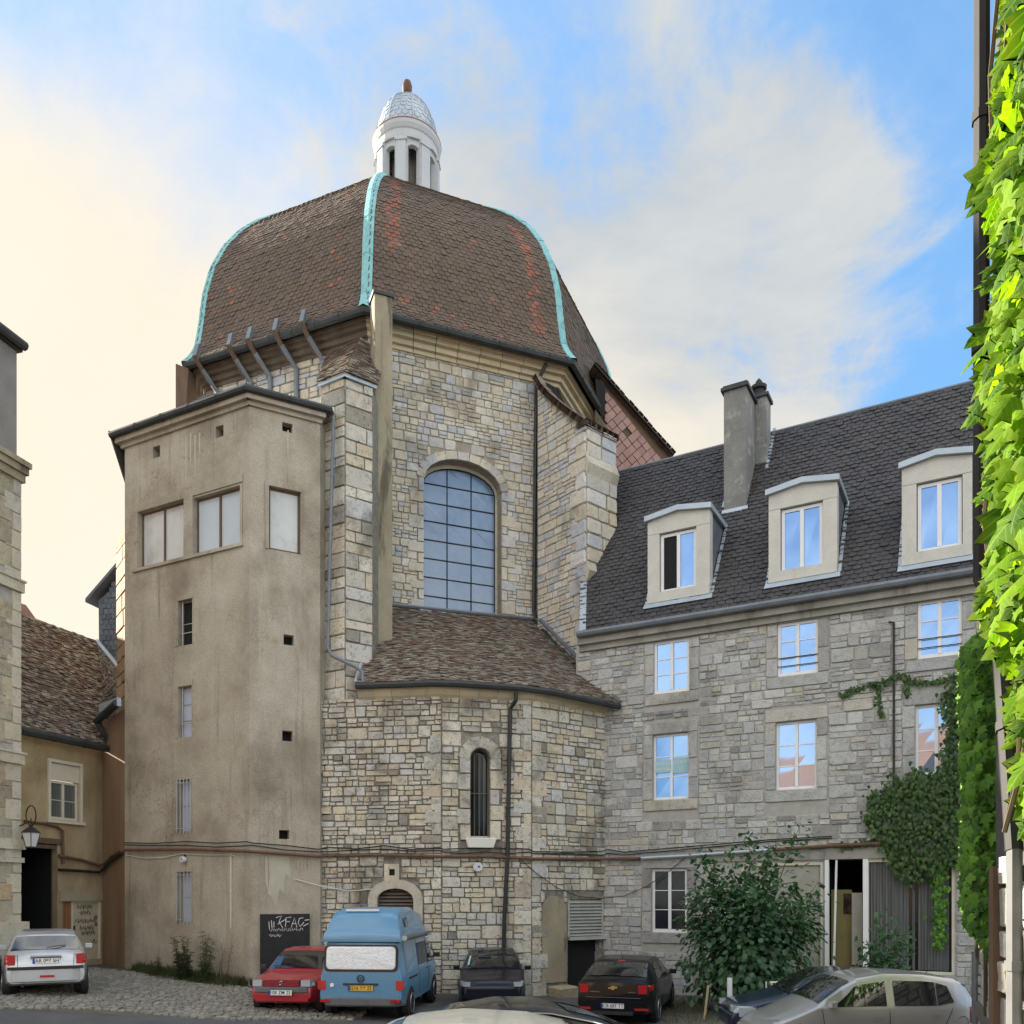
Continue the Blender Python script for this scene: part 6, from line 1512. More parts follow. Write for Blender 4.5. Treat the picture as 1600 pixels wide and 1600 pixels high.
    def wiper(s, rear, x, y0, y1, lift=.12):
        sgn = 1 if not rear else -1
        z0 = s.ztop(x, y0); p0 = Vector(s.P(x, y0, z0)) + Vector((0, .02 * sgn, .03)); x1 = x + lift * sgn; p1 = Vector(s.P(x1, y1, s.ztop(x1, y1))) + Vector((0, .02 * sgn, .025))
        return s.part('wiper', MB().tube([p0, p0.lerp(p1, .5) + Vector((0, .01 * sgn, .012)), p1], .009, 4), 'trim_black')

HATCH = lambda L, H, hood, cowl: [(0, .52), (.03, .62), (.14, hood - .10), (.45, hood - .03), (cowl, hood + .10), (cowl + .42, H - .20), (cowl + .82, H - .03), (cowl + 1.25, H), (L - .95, H - .03), (L - .60, H - .10), (L - .28, 1.02), (L - .16, .95), (L - .05, .86), (L, .72)]
# silver hatchback at the far left, seen from behind
hd = (-.47, .88)
cr = Car('parked_car', 'silver hatchback seen from behind on the cobbles at the left, near the dark gateway', 'car', -11.1, 20.6, hd, 3.84, 1.68, 1.43, HATCH(3.84, 1.43, .84, .95), .90, 'paint_silver', axles=(.75, 3.84 - .65))
cr.glass('rear_window', 3.84 - .57, 3.84 - .27, .90, .96); cr.wiper(True, 3.84 - .27, .0, .38, .07)
cr.bumper(True, .30, .62, 'paint_silver', .06); cr.endbox('bumper_strip', True, -.80, .80, .60, .66, 'trim_black', .065, .2, taper=.03)
for sd in (-1, 1):
    cr.flank('tail_light', 3.84 - .30, 3.84 - .01, .70, .92, sd, 'tail_red', off=.012); cr.endbox('tail_light', True, sd * .80 if sd < 0 else .56, -.56 if sd < 0 else .80, .70, .92, 'tail_red', .012, .2, taper=.03)
    cr.side('side_window', ((1.28, .10), (2.1, .08), (2.1, .92), (1.62, .92)), sd); cr.side('side_window', ((2.16, .08), (3.1, .14), (2.95, .88), (2.16, .92)), sd)
cr.mirror(1.25, -1, 'paint_silver'); cr.mirror(1.25, 1, 'paint_silver')
cr.endbox('boot_strip', True, -.30, .30, .87, .90, 'chrome', .03, .1); cr.plate('AR 097 SH', True, .78, x_off=.022); cr.endbox('fog_light', True, -.12, .16, .42, .47, 'tail_red', .062, .1)
cr.part('tailgate_seam', MB().tube([cr.P(3.845, -.54, .66), cr.P(3.845, -.54, .70), cr.P(3.80, -.55, .93)], .005, 4).tube([cr.P(3.845, .54, .66), cr.P(3.845, .54, .70), cr.P(3.80, .55, .93)], .005, 4), 'trim_black')
cr.part('exhaust', MB().tube([cr.P(3.70, -.45, .26), cr.P(3.90, -.45, .25)], .03, 8), 'iron')
# grey car cut by the left edge
cg = Car('parked_car', 'grey car cut off by the left edge of the photo beside the silver hatchback', 'car', -12.98, 20.2, hd, 3.9, 1.68, 1.42, HATCH(3.9, 1.42, .84, .95), .90, 'paint_grey')
cg.glass('rear_window', 3.9 - .57, 3.9 - .27, .90, .96); cg.bumper(True, .28, .60, 'paint_grey', .06)
for sd in (-1, 1): cg.endbox('tail_light', True, sd * .80 if sd < 0 else .58, -.58 if sd < 0 else .80, .70, .90, 'tail_red', .012, .2); cg.side('side_window', ((1.28, .10), (3.1, .14), (2.95, .88), (1.62, .92)), sd)
# red hatchback, nose to the camera
hr = (-.10, -1.0)
c5 = Car('parked_car', 'red hatchback facing the camera between the stair tower and the blue van', 'car', -4.85, 20.7, hr, 3.70, 1.58, 1.36, [(0, .56), (.04, .66), (.12, .72), (.5, .80), (.98, .88), (1.5, 1.24), (1.72, 1.33), (2.2, 1.36), (3.1, 1.33), (3.4, 1.05), (3.58, .95), (3.70, .70)], .86, 'paint_red', axles=(.70, 3.1), roof_in=.76)
c5.glass('windscreen', 1.02, 1.60, .95, .90); c5.wiper(False, 1.03, -.45, .05, .06); c5.wiper(False, 1.03, .12, .58, .06)
c5.bumper(False, .44, .60, 'trim_grey', .06); c5.bumper(False, .24, .43, 'paint_red', .035, 'lower_bumper')
for sd in (-1, 1):
    a, b = (sd * .76, sd * .42) if sd < 0 else (.42, .76)
    c5.endbox('headlight', False, a, b, .60, .735, 'lamp_clear', .008, .2, taper=.02); c5.flank('headlight', .02, .16, .61, .72, sd, 'lamp_clear', off=.006)
    c5.side('side_window', ((1.28, .08), (2.15, .08), (2.15, .92), (1.66, .92)), sd); c5.side('side_window', ((2.2, .08), (3.05, .12), (2.95, .9), (2.2, .92)), sd); c5.mirror(1.22, sd, 'trim_black')
    c5.flank('side_strip', .95, 2.85, .44, .50, sd, 'trim_grey', .012)
for k in range(4): c5.endbox('grille_bar', False, -.40, .40, .612 + .031 * k, .634 + .031 * k, 'paint_red', .02, .1)
c5.endbox('grille', False, -.41, .41, .605, .73, 'trim_black', .008, .1)
c5.part('badge', MB().tube([c5.P(-.03, .03, .63), c5.P(-.03, -.02, .66), c5.P(-.03, .03, .69), c5.P(-.03, -.03, .72)], .012, 5), 'chrome')
for sd in (-1, 1):
    dd = c5.part('door', c5.seam(1.12, .30, 1.10, .84, sd).add(*(lambda q: (q.v, q.f))(c5.seam(2.17, .30, 2.17, .84, sd))).add(*(lambda q: (q.v, q.f))(c5.seam(2.95, .45, 3.02, .84, sd))), 'trim_black'); c5.handle(1.95, .74, sd, 'trim_black', dd)
c5.part('bonnet_seam', MB().tube([c5.P(.10, -.60, c5.ztop(.10, .60) + .003), c5.P(.95, -.66, c5.ztop(.95, .66) + .003)], .006, 4).tube([c5.P(.10, .60, c5.ztop(.10, .60) + .003), c5.P(.95, .66, c5.ztop(.95, .66) + .003)], .006, 4), 'trim_black')
c5.plate('1108 ZM 25', False, .47, x_off=.075)
# dark small car beyond the van, nose to the camera
cd = Car('parked_car', 'dark small car facing the camera below the black downpipe of the apse', 'car', -.52, 22.7, (.02, -1), 3.75, 1.64, 1.42, HATCH(3.75, 1.42, .84, .92), .90, 'paint_navy')
cd.glass('windscreen', .97, 1.68, .95, .92); cd.wiper(False, .97, -.45, .05, .06); cd.wiper(False, .97, .1, .55, .06); cd.bumper(False, .26, .56, 'paint_navy', .05)
for sd in (-1, 1):
    cd.side('side_window', ((1.28, .10), (2.1, .08), (2.1, .92), (1.62, .92)), sd); cd.side('side_window', ((2.16, .08), (3.0, .14), (2.9, .88), (2.16, .92)), sd); cd.mirror(1.22, sd, 'paint_navy'); cd.flank('headlight', .03, .40, .60, .72, sd, 'lamp_clear', .006); cd.endbox('headlight', False, -.74 if sd < 0 else .50, -.50 if sd < 0 else .74, .60, .71, 'lamp_clear', .0, .2, taper=.03)
cd.part('notice', MB().grid(lambda u, v: Vector(cd.P(1.05 + .35 * v, .62 - .04 * u - .05 * v, cd.ztop(1.05 + .35 * v, .6))) + Vector((0, .03, .03)), 1, 4), 'paper_sign')
# black saloon-backed hatch near the dark doorway
hb = (.30, .95)
TOPC = [(0, .54), (.05, .68), (.25, .84), (.7, .93), (1.15, 1.00), (1.75, 1.36), (2.05, 1.44), (2.5, 1.48), (3.3, 1.42), (3.75, 1.28), (4.16, 1.09), (4.34, 1.05), (4.46, .98), (4.50, .74)]
cc = Car('parked_car', 'shiny black hatchback seen from behind in front of the dark louvred doorway', 'car', 2.95, 21.6, hb, 4.50, 1.79, 1.48, TOPC, .96, 'paint_black', wheel=.32, axles=(.86, 3.58), roof_in=.74)
cc.glass('rear_window', 3.50, 4.14, .90, .93); cc.wiper(True, 4.14, .0, .42, .05); cc.glass('windscreen', 1.2, 1.8, .94, .9)
cc.bumper(True, .30, .58, 'paint_black', .07); cc.endbox('diffuser', True, -.5, .5, .26, .34, 'trim_black', .06, .2, taper=.04)
for sd in (-1, 1):
    lo, hi = (-.86, -.52) if sd < 0 else (.52, .86)
    cc.endbox('tail_light', True, lo, hi, .74, .93, 'tail_red', .012, .2, taper=.05); cc.flank('tail_light', 4.10, 4.46, .80, .93, sd, 'tail_red', .012)
    lo, hi = (-.80, -.50) if sd < 0 else (.50, .80)
    rl_ = cc.endbox('reflector', True, lo, hi, .37, .42, 'tail_red', .058, .1)
    cc.side('side_window', ((1.62, .06), (2.45, .06), (2.45, .93), (2.0, .93)), sd); cc.side('side_window', ((2.51, .06), (3.45, .12), (3.22, .93), (2.51, .93)), sd); cc.mirror(1.55, sd, 'paint_black'); cc.handle(2.35, .80, sd, 'paint_black'); cc.handle(3.2, .82, sd, 'paint_black')
cc.part('badge', MB().hexa([cc.P(4.51, y, z) for y, z in ((-.10, .83), (.10, .85), (.10, .89), (-.10, .87))] + [cc.P(4.49, y, z) for y, z in ((-.10, .83), (.10, .85), (.10, .89), (-.10, .87))]).hexa([cc.P(4.513, y, z) for y, z in ((-.035, .815), (.035, .815), (.035, .905), (-.035, .905))] + [cc.P(4.49, y, z) for y, z in ((-.035, .815), (.035, .815), (.035, .905), (-.035, .905))]), 'badge_gold')
cc.plate('CB 687 TT', True, .46, x_off=.075); cc.part('lettering', MB().box(cc.P(4.515, .34, .755), cc.P(4.505, .52, .775)).box(cc.P(4.515, -.52, .755), cc.P(4.505, -.30, .775)), 'chrome')
for sd in (-1, 1):
    cc.part('door', cc.seam(1.48, .34, 1.42, .95, sd).add(*(lambda q: (q.v, q.f))(cc.seam(2.48, .32, 2.48, .95, sd))).add(*(lambda q: (q.v, q.f))(cc.seam(3.30, .60, 3.42, .95, sd))), 'trim_grey')
cc.part('boot_seam', MB().tube([cc.P(4.508, -.62, .64), cc.P(4.508, .62, .64)], .006, 4), 'trim_grey')
cc.part('aerial', MB().tube([cc.P(3.25, 0, 1.42), cc.P(3.48, 0, 1.62)], .006, 4), 'trim_black'); cc.glass('brake_light', 3.40, 3.47, .12, .12, 'tail_red', .02)
# midnight-blue car half hidden behind the beige one
cm = Car('parked_car', 'midnight blue car facing left, its bonnet showing behind the beige hatchback', 'car', 6.28, 17.3, (-1, .06), 4.0, 1.68, 1.42, HATCH(4.0, 1.42, .84, 1.02), .88, 'paint_midnight', axles=(.78, 3.3))
cm.glass('windscreen', 1.07, 1.78, .95, .92); cm.bumper(False, .26, .56, 'paint_midnight', .05); cm.wiper(False, 1.07, -.45, .05, .06)
for sd in (-1, 1):
    cm.flank('headlight', .04, .40, .58, .71, sd, 'lamp_clear', .006); cm.endbox('headlight', False, -.74 if sd < 0 else .50, -.50 if sd < 0 else .74, .60, .71, 'lamp_clear', .0, .2, taper=.03)
    cm.side('side_window', ((1.38, .10), (2.2, .08), (2.2, .92), (1.72, .92)), sd); cm.side('side_window', ((2.26, .08), (3.2, .14), (3.05, .88), (2.26, .92)), sd); cm.mirror(1.32, sd, 'paint_midnight')
# beige metallic hatchback, side on
TOPY = [(0, .50), (.05, .62), (.25, .75), (.62, .89), (.95, 1.04), (1.35, 1.32), (1.62, 1.45), (2.1, 1.53), (2.7, 1.515), (3.2, 1.45), (3.40, 1.33), (3.54, 1.00), (3.62, .92), (3.66, .70)]
cy = Car('parked_car', 'beige metallic hatchback parked side-on, facing left, at the lower right', 'car', 5.84, 14.75, (-1, .02), 3.66, 1.66, 1.53, TOPY, .98, 'paint_beige', wheel=.29, axles=(.66, 3.03), roof_in=.80, dz=.06)
cy.glass('windscreen', .98, 1.52, .94, .90); cy.glass('rear_window', 3.34, 3.53, .90, .94); cy.bumper(False, .24, .56, 'paint_beige', .05); cy.bumper(True, .26, .62, 'paint_beige', .06)
for sd in (-1, 1):
    cy.side('side_window', ((1.14, .04), (2.06, .06), (2.06, .92), (1.56, .90)), sd); cy.side('side_window', ((2.19, .06), (2.86, .08), (2.86, .93), (2.19, .93)), sd); cy.side('quarter_window', ((2.88, .08), (3.15, .22), (3.06, .84), (2.88, .93)), sd)
    cy.mirror(1.16, sd, 'paint_beige'); d1 = cy.part('door', cy.seam(2.10, .34, 2.10, .97, sd).add(*(lambda q: (q.v, q.f))(cy.seam(1.10, .34, 1.02, .95, sd))).add(*(lambda q: (q.v, q.f))(cy.seam(2.95, .62, 3.12, .98, sd))).add(*(lambda q: (q.v, q.f))(cy.seam(2.66, .36, 2.95, .62, sd))), 'trim_black')
    cy.handle(1.82, .80, sd, 'paint_beige', d1); cy.handle(2.78, .84, sd, 'paint_beige', d1)
    cy.flank('tail_light', 3.40, 3.63, .74, 1.0, sd, 'tail_red', .012); cy.flank('headlight', .04, .36, .62, .78, sd, 'lamp_clear', .006); cy.flank('indicator', .62, .68, .70, .73, sd, 'lamp_orange', .010)
    m = MB(); n = 18
    cx_, cz_ = 3.28, .76
    if sd < 0:
        q = cy.sec(cx_); yy_ = float(np.interp(cz_, [p[1] for p in q[1:8]], [p[0] for p in q[1:8]])); cy.part('fuel_flap', MB().tube([cy.P(cx_ + .085 * math.cos(2 * math.pi * i / n), sd * (yy_ + .002), cz_ + .085 * math.sin(2 * math.pi * i / n)) for i in range(n + 1)], .004, 4), 'trim_black')
cy.part('aerial', MB().tube([cy.P(3.0, 0, 1.44), cy.P(3.2, 0, 1.62)], .006, 4), 'trim_black'); cy.wiper(True, 3.53, 0, .35, .05)
# low saloon with black roof and the cream car roof nearest the camera
TOPS = [(0, .52), (.06, .66), (.4, .82), (1.1, .96), (1.5, 1.12), (2.05, 1.34), (2.6, 1.43), (3.1, 1.42), (3.75, 1.27), (4.3, 1.04), (4.55, .98), (4.66, .70)]
cs = Car('parked_car', 'dark-roofed saloon with bright window trim, only its upper half in frame at the bottom', 'car', -.42, 11.1, (-.985, -.17), 4.66, 1.80, 1.43, TOPS, .94, 'paint_black_roof', wheel=.32, axles=(.9, 3.7), roof_in=.70, dz=.02)
cs.glass('windscreen', 1.30, 2.15, .94, .90); cs.glass('rear_window', 3.35, 4.2, .86, .90)
for sd in (-1, 1):
    cs.side('side_window', ((1.62, .04), (2.55, .05), (2.55, .92), (2.1, .90)), sd); cs.side('side_window', ((2.62, .05), (3.75, .10), (3.35, .90), (2.62, .92)), sd); cs.mirror(1.6, sd, 'paint_pearl')
    top_ = [cs.sec(x) for x in np.linspace(1.75, 4.0, 14)]
    cs.part('window_trim', MB().tube([cs.P(x, sd * (q[7][0] + .012), q[7][1] + .0) for x, q in zip(np.linspace(1.75, 4.0, 14), top_)], .014, 5), 'chrome')
    cs.flank('door', 1.4, 3.4, .30, .90, sd, 'paint_pearl', .006)
cf = Car('parked_car', 'cream car nearest the camera, only its pale roof showing at the bottom edge', 'car', -.82, 9.15, (-1, -.03), 4.0, 1.72, 1.47, [(0, .55), (.05, .68), (.3, .85), (.9, 1.0), (1.5, 1.33), (1.8, 1.42), (2.3, 1.47), (3.0, 1.43), (3.4, 1.34), (3.8, 1.0), (3.95, .9), (4.0, .7)], .94, 'paint_cream', axles=(.75, 3.3), roof_in=.76, dz=.055)
cf.glass('windscreen', 1.0, 1.66, .94, .9); cf.glass('rear_window', 3.42, 3.78, .9, .94)
for sd in (-1, 1): cf.side('side_window', ((1.35, .06), (2.2, .06), (2.2, .92), (1.75, .9)), sd); cf.side('side_window', ((2.27, .06), (3.4, .12), (3.15, .9), (2.27, .92)), sd); cf.mirror(1.3, sd, 'paint_cream')
# blue camper van seen from behind
hv = (.085, 1.0)
TOPV = [(0, .58), (.06, .80), (.30, .98), (.72, 1.10), (1.15, 1.50), (1.42, 1.70), (1.7, 1.76), (4.40, 1.76), (4.58, 1.72), (4.66, 1.55), (4.70, 1.2), (4.73, .7)]
v = Car('camper_van', 'blue high-roofed camper van seen from behind with a silver blind in its rear window', 'van', -3.02, 20.75, hv, 4.72, 1.86, 1.76, TOPV, 1.00, 'paint_blue', zb=.26, wheel=.31, axles=(1.0, 3.9), roof_in=.86, group='vehicles parked by the apse', tail=.05)
v.side('side_window', ((1.05, .08), (1.72, .06), (1.72, .86), (1.42, .86)), 1, 'car_glass'); v.side('side_window', ((1.85, .08), (2.85, .08), (2.85, .84), (1.85, .84)), 1, 'curtain')
v.side('side_window', ((1.05, .08), (1.72, .06), (1.72, .86), (1.42, .86)), -1, 'car_glass'); v.side('side_window', ((1.85, .08), (2.85, .08), (2.85, .84), (1.85, .84)), -1, 'curtain')
v.glass('windscreen', .78, 1.36, .94, .92)
# rear face parts, laid on the sloping tail
def tail_x(z): return float(np.interp(z, [.7, 1.2, 1.55, 1.72], [4.73, 4.70, 4.66, 4.58]))
def rear_patch(name, y0, y1, z0, z1, mat, off=.02, rnd=.06, parent=None, n=8):
    m = MB(); out = []
    for cx_, cz_, a0 in ((y1 - rnd, z1 - rnd, 0), (y0 + rnd, z1 - rnd, 90), (y0 + rnd, z0 + rnd, 180), (y1 - rnd, z0 + rnd, 270)):
        for k in range(5):
            a = math.radians(a0 + 90 * k / 4); out.append((cx_ + rnd * math.cos(a), cz_ + rnd * math.sin(a)))
    m.prism([v.P(tail_x(z) + off, y, z) for y, z in out], (0, .03, 0)); return v.part(name, m, mat, parent)
rear_patch('window_seal', -.80, .80, 1.05, 1.62, 'trim_black', .018, .10); rear_patch('rear_window', -.76, .76, 1.085, 1.585, 'car_glass', .024, .08); rear_patch('window_blind', -.745, .745, 1.10, 1.57, 'sunshade', .028, .08)
rear_patch('tailgate', -.84, .84, .46, 1.03, 'paint_blue', .010, .05)
v.plate('3216 YY 25', True, .70, 'plate_yellow', x_off=.04, w=.54); rear_patch('plate_lamp', -.38, .38, .765, .80, 'trim_black', .035, .012)
m = MB(); n = 20; m.tube([v.P(4.745, .075 * math.cos(2 * math.pi * i / n), .90 + .075 * math.sin(2 * math.pi * i / n)) for i in range(n + 1)], .009, 5)
m.tube([v.P(4.745, -.045, .945), v.P(4.745, -.02, .90), v.P(4.745, 0, .93), v.P(4.745, .02, .90), v.P(4.745, .045, .945)], .007, 4); m.tube([v.P(4.745, -.055, .90), v.P(4.745, -.03, .845), v.P(4.745, 0, .89), v.P(4.745, .03, .845), v.P(4.745, .055, .90)], .007, 4)
v.part('badge', m, 'trim_black')
for sd in (-1, 1):
    lo, hi = (-.93, -.76) if sd < 0 else (.76, .93)
    rear_patch('tail_light', lo, hi, .66, .86, 'tail_red', .02, .02); v.flank('tail_light', 4.56, 4.71, .66, .86, sd, 'tail_red', .01)
    v.mirror(1.12, sd, 'trim_black', 1.18); v.handle(1.60, .92, sd, 'trim_black'); v.handle(2.0, .92, sd, 'trim_black')
    v.flank('side_rail', 3.2, 4.1, .84, .88, sd, 'trim_black', .012); v.part('door', v.seam(1.78, .42, 1.78, 1.66, sd).add(*(lambda q: (q.v, q.f))(v.seam(2.95, .42, 2.95, 1.66, sd))), 'trim_black')
rear_patch('sticker', -.66, -.58, .72, .80, 'plate_white', .026, .03); v.bumper(True, .30, .50, 'trim_grey', .09)
for sd in (-1, 1): v.endbox('bumper_reflector', True, -.86 if sd < 0 else .66, -.66 if sd < 0 else .86, .40, .46, 'tail_red', .075, .1)
# high roof shell
m = MB(); st_ = [(1.15, 1.74, .70, .02), (1.5, 2.02, .74, .3), (2.0, 2.30, .74, .5), (2.6, 2.40, .72, .6), (3.9, 2.40, .72, .6), (4.25, 2.36, .71, .6), (4.40, 2.25, .72, .5), (4.47, 2.18, .74, .42), (4.52, 1.98, .79, .22), (4.60, 1.90, .82, .14), (4.66, 1.76, .84, .02)]
for x, zt_, w_, _ in st_:
    zb_ = 1.68; q = [(.875, zb_), (.88, zb_ + .06), (.83 * .5 + w_ * .5, zb_ + (zt_ - zb_) * .5), (w_, zt_ - (zt_ - zb_) * .12), (w_ * .82, zt_), (w_ * .3, zt_ + .012)]
    m.v += [v.P(x, -a, b) for a, b in q] + [v.P(x, a, b) for a, b in reversed(q)]
for i in range(len(st_) - 1):
    for j in range(11): m.f.append((i * 12 + j, i * 12 + j + 1, (i + 1) * 12 + j + 1, (i + 1) * 12 + j))
m.f.append(tuple(range(11, -1, -1))); m.f.append(tuple((len(st_) - 1) * 12 + j for j in range(12)))
hr_ = v.part('high_roof', m, 'paint_blue', smooth=True); md = hr_.modifiers.new('edges', 'EDGE_SPLIT'); md.split_angle = math.radians(42)
v.part('roof_strip', MB().box(v.P(4.36, -.42, 2.325), v.P(4.29, .30, 2.375)), 'frame_white', hr_)
for sd in (-1, 1):
    m = MB(); m.prism([v.P(x, sd * y, z) for x, y, z in ((3.72, .815, 1.98), (4.0, .815, 1.98), (3.98, .775, 2.18), (3.74, .775, 2.18))], (sd * .012, 0, 0)); v.part('roof_window', m, 'car_glass', hr_)
aw = v.part('awning', MB().tube([v.P(2.1, .93, 1.76), v.P(4.62, .93, 1.76)], .055, 10), 'trim_grey'); v.part('end_cap', MB().tube([v.P(4.62, .93, 1.76), v.P(4.66, .93, 1.76)], .058, 10), 'bar_grey', aw)
# ------------------------------------------------------------------ cobbles, verge, small posts
road = new('road', MB().add([(-9.3, 8, 0), (-2.5, 8, 0), (-2.2, 18.6, 0), (-4.5, 18.0, 0), (-7.2, 17.35, 0), (-10.5, 16.4, 0)], [(0, 1, 2, 3, 4, 5)]), 'asphalt', kind='structure') if False else None
cobs = []; rr = random.Random(21)
y = 16.2
while y < 25.6:
    x = -14.5 + rr.uniform(0, .1)
    while x < -3.4:
        w = rr.uniform(.11, .19)
        edge = 17.6 + .10 * (x + 8) + .25 * math.sin(x * 1.3)            # where asphalt begins
        tl = FTL.N.dot(Vector((x, y, 0)) - FTL.p0)
        if y > edge and tl > .55 and not (x > -7.3 and FTR.N.dot(Vector((x, y, 0)) - FTR.p0) < .3) and rr.random() > .03:
            M = np.eye(4); a = rr.uniform(-.12, .12); M[:3, 0] = (w * math.cos(a), w * math.sin(a), -.0); M[:3, 2] = (-.115 * math.sin(a), .115 * math.cos(a), 0); M[:3, 1] = (0, 0, rr.uniform(.03, .055)); M[:3, 3] = (x + w / 2, y, ground_z(x + w / 2) + rr.uniform(-.012, .006)); cobs.append(M)
        x += w + .012
    y += .128
bed = MB(); 
for yy in np.arange(16.2, 26.4, .6):
    for xx in np.arange(-15, -3.2, .5): bed.v.append((xx, yy, ground_z(xx) + .004))
nxx = len(np.arange(-15, -3.2, .5)); nyy = len(np.arange(16.2, 26.4, .6))
bed.f = [(j * nxx + i, j * nxx + i + 1, (j + 1) * nxx + i + 1, (j + 1) * nxx + i) for j in range(nyy - 1) for i in range(nxx - 1)
         if bed.v[j * nxx + i][1] > 17.3 + .10 * (bed.v[j * nxx + i][0] + 8)]
pave = new('pavement', bed, 'soil', kind='structure')
pieces('cobble', 'cobbles', RUBBLE, cobs, 'cobble', pave, 300)
# soil under the bush
new('soil', MB().add([(3.4, 22.0, ground_z(3.4) + .012), (3.6, 19.2, ground_z(3.6) + .012), (8.6, 18.4, ground_z(8.6) + .012), (9.6, 22.2, ground_z(9.6) + .012), (4.2, 25.2, ground_z(4.2) + .012)], [(0, 1, 2, 3, 4)]), 'soil', kind='structure')
# leaves
def leaf_proto(kind, rr):
    if kind == 'maple':
        o = [(0, .04), (.12, -.05), (.30, .0), (.52, .14), (.36, .27), (.33, .37), (.50, .58), (.31, .56), (.20, .60), (.14, .80), (0, 1.0)]
    elif kind == 'ivy':
        o = [(0, 0), (.26, .02), (.44, .26), (.30, .42), (.20, .70), (0, 1.0)]
    elif kind == 'round':
        o = [(0, 0), (.26, .10), (.42, .36), (.40, .62), (.22, .86), (0, 1.0)]
    else:
        o = [(0, 0), (.12, .2), (.16, .45), (.10, .75), (0, 1.0)]
    fold = rr.uniform(.12, .45); curl = rr.uniform(.08, .5); tw = rr.uniform(-.25, .25); j = lambda: rr.uniform(-.03, .03)
    hz = lambda x, y: -fold * abs(x) - curl * (y - .25) ** 2 + tw * x * y + .06 * math.sin(9 * y) * abs(x)
    Rr = [(x + (j() if x else 0), y + j() * (x > 0)) for x, y in o]; Ll = [(-x + (j() if x else 0), y + j() * (x > 0)) for x, y in o[1:-1]]
    ribs = [(0, .18), (0, .42), (0, .68)]; inner = []
    vs = [(x, y, hz(x, y)) for x, y in Rr] + [(x, y, hz(x, y)) for x, y in Ll] + [(x, y, hz(x, y)) for x, y in ribs]; n = len(o); c0 = n + len(Ll); fs = []
    for side in (0, 1):
        idx = list(range(n)) if side == 0 else [0] + [n + i for i in range(len(Ll))] + [n - 1]
        near = lambda k: c0 + min(range(3), key=lambda r_: abs(vs[idx[k]][1] - ribs[r_][1]))
        for k in range(n - 1):
            a, b, m0, m1 = idx[k], idx[k + 1], near(k), near(k + 1)
            t1 = [(a, b, m0)] + ([(b, m1, m0)] if m1 != m0 else [])
            fs += t1 if side == 0 else [tuple(reversed(t)) for t in t1]
    return vs, fs
L_MAPLE = [leaf_proto('maple', random.Random(i)) for i in range(8)]; L_IVY = [leaf_proto('ivy', random.Random(i)) for i in range(6)]; L_ROUND = [leaf_proto('round', random.Random(i)) for i in range(6)]; L_LANCE = [leaf_proto('lance', random.Random(i)) for i in range(4)]
def lmat(p, tip, nrm, s, w=1.0):
    Y = Vector(tip).normalized(); N = Vector(nrm); N = (N - Y * N.dot(Y)); N = N.normalized() if N.length > 1e-4 else Y.orthogonal().normalized(); X = Y.cross(N)
    M = np.eye(4); M[:3, 0] = np.array(X) * s * w; M[:3, 1] = np.array(Y) * s; M[:3, 2] = np.array(N) * s; M[:3, 3] = p; return M
LEAFSETS.update(id(q_) for q_ in (L_MAPLE, L_IVY, L_ROUND))
rv = lambda r, s=1.0: Vector((r.uniform(-s, s), r.uniform(-s, s), r.uniform(-s, s)))
# grass and weeds along the tower's foot
rr = random.Random(31); gm = []
for i in range(4200):
    t = rr.random(); k = rr.random() ** 1.6
    if t < .8: u = rr.uniform(.6, FTL.L); p = FTL.pt(u, 0, .06 + k * (.15 + .75 * min(1, u / 2.5)))
    else: p = FTR.pt(rr.uniform(0, 1.6), 0, .05 + k * .8)
    p.z = ground_z(p.x); s = rr.uniform(.08, .34) * (1.1 - .5 * k)
    gm.append(lmat(p, Vector((rr.uniform(-.5, .5), rr.uniform(-.5, .5), 1)), rv(rr), s, .10))
for i in range(700):
    p = Vector((rr.uniform(3.3, 5.0), rr.uniform(19.5, 24.5), 0)); p.z = ground_z(p.x); gm.append(lmat(p, Vector((rr.uniform(-.6, .6), rr.uniform(-.6, .6), .8)), rv(rr), rr.uniform(.06, .2), .2))
join('grass', L_LANCE, gm, 'grass', None, 'stuff', label='rough grass growing along the foot of the walls', cat='grass')
def weed(px, D, h, n, lean, label, leaf='weed_leaf', ls=.17, wd=.55):
    base = Vector(((px - CX) / FOC * D, D, 0)); base.z = ground_z(base.x); t = thing('weed', label, 'weed', base, group='tall weeds at the foot of the tower'); m = MB(); ms = []
    for k in range(n):
        a = rr.uniform(0, 6.28); hh = h * rr.uniform(.55, 1.0) if k else h; top = base + Vector((lean * hh + math.cos(a) * .22 * hh * (k > 0), math.sin(a) * .2 * hh, hh)); q = base + Vector((math.cos(a), math.sin(a), 0)) * .08
        pts = [q.lerp(top, i / 6) + Vector((lean * .1 * math.sin(i), 0, 0)) for i in range(7)]; m.tube(pts, [.013 - .0015 * i for i in range(7)], 5)
        for i in range(int(hh * 75)):
            f = rr.uniform(.08, 1); p = q.lerp(top, f); b = rr.uniform(0, 6.28); ms.append(lmat(p, Vector((math.cos(b), math.sin(b), rr.uniform(-.3, .6))), Vector((0, 0, 1)) + rv(rr, .4), ls * rr.uniform(.6, 1.1) * (1.15 - .6 * f), wd))
    new('stem', m, 'stem', t); join('leaf', L_LANCE, ms, leaf, t, kind='stuff'); return t
weed(287, 23.6, 1.25, 12, 0.0, 'tall bushy weed against the stair tower below its barred window', ls=.24)
weed(318, 23.3, 1.45, 6, .02, 'tallest weed with a drooping leafy tip beside the stair tower', ls=.24)
weed(243, 24.3, .55, 6, 0, 'low leafy weed at the left end of the tower foot', ls=.2)
weed(345, 23.0, 1.1, 3, .25, 'thin dry weed leaning right by the stair tower', 'stem', .10, .25)
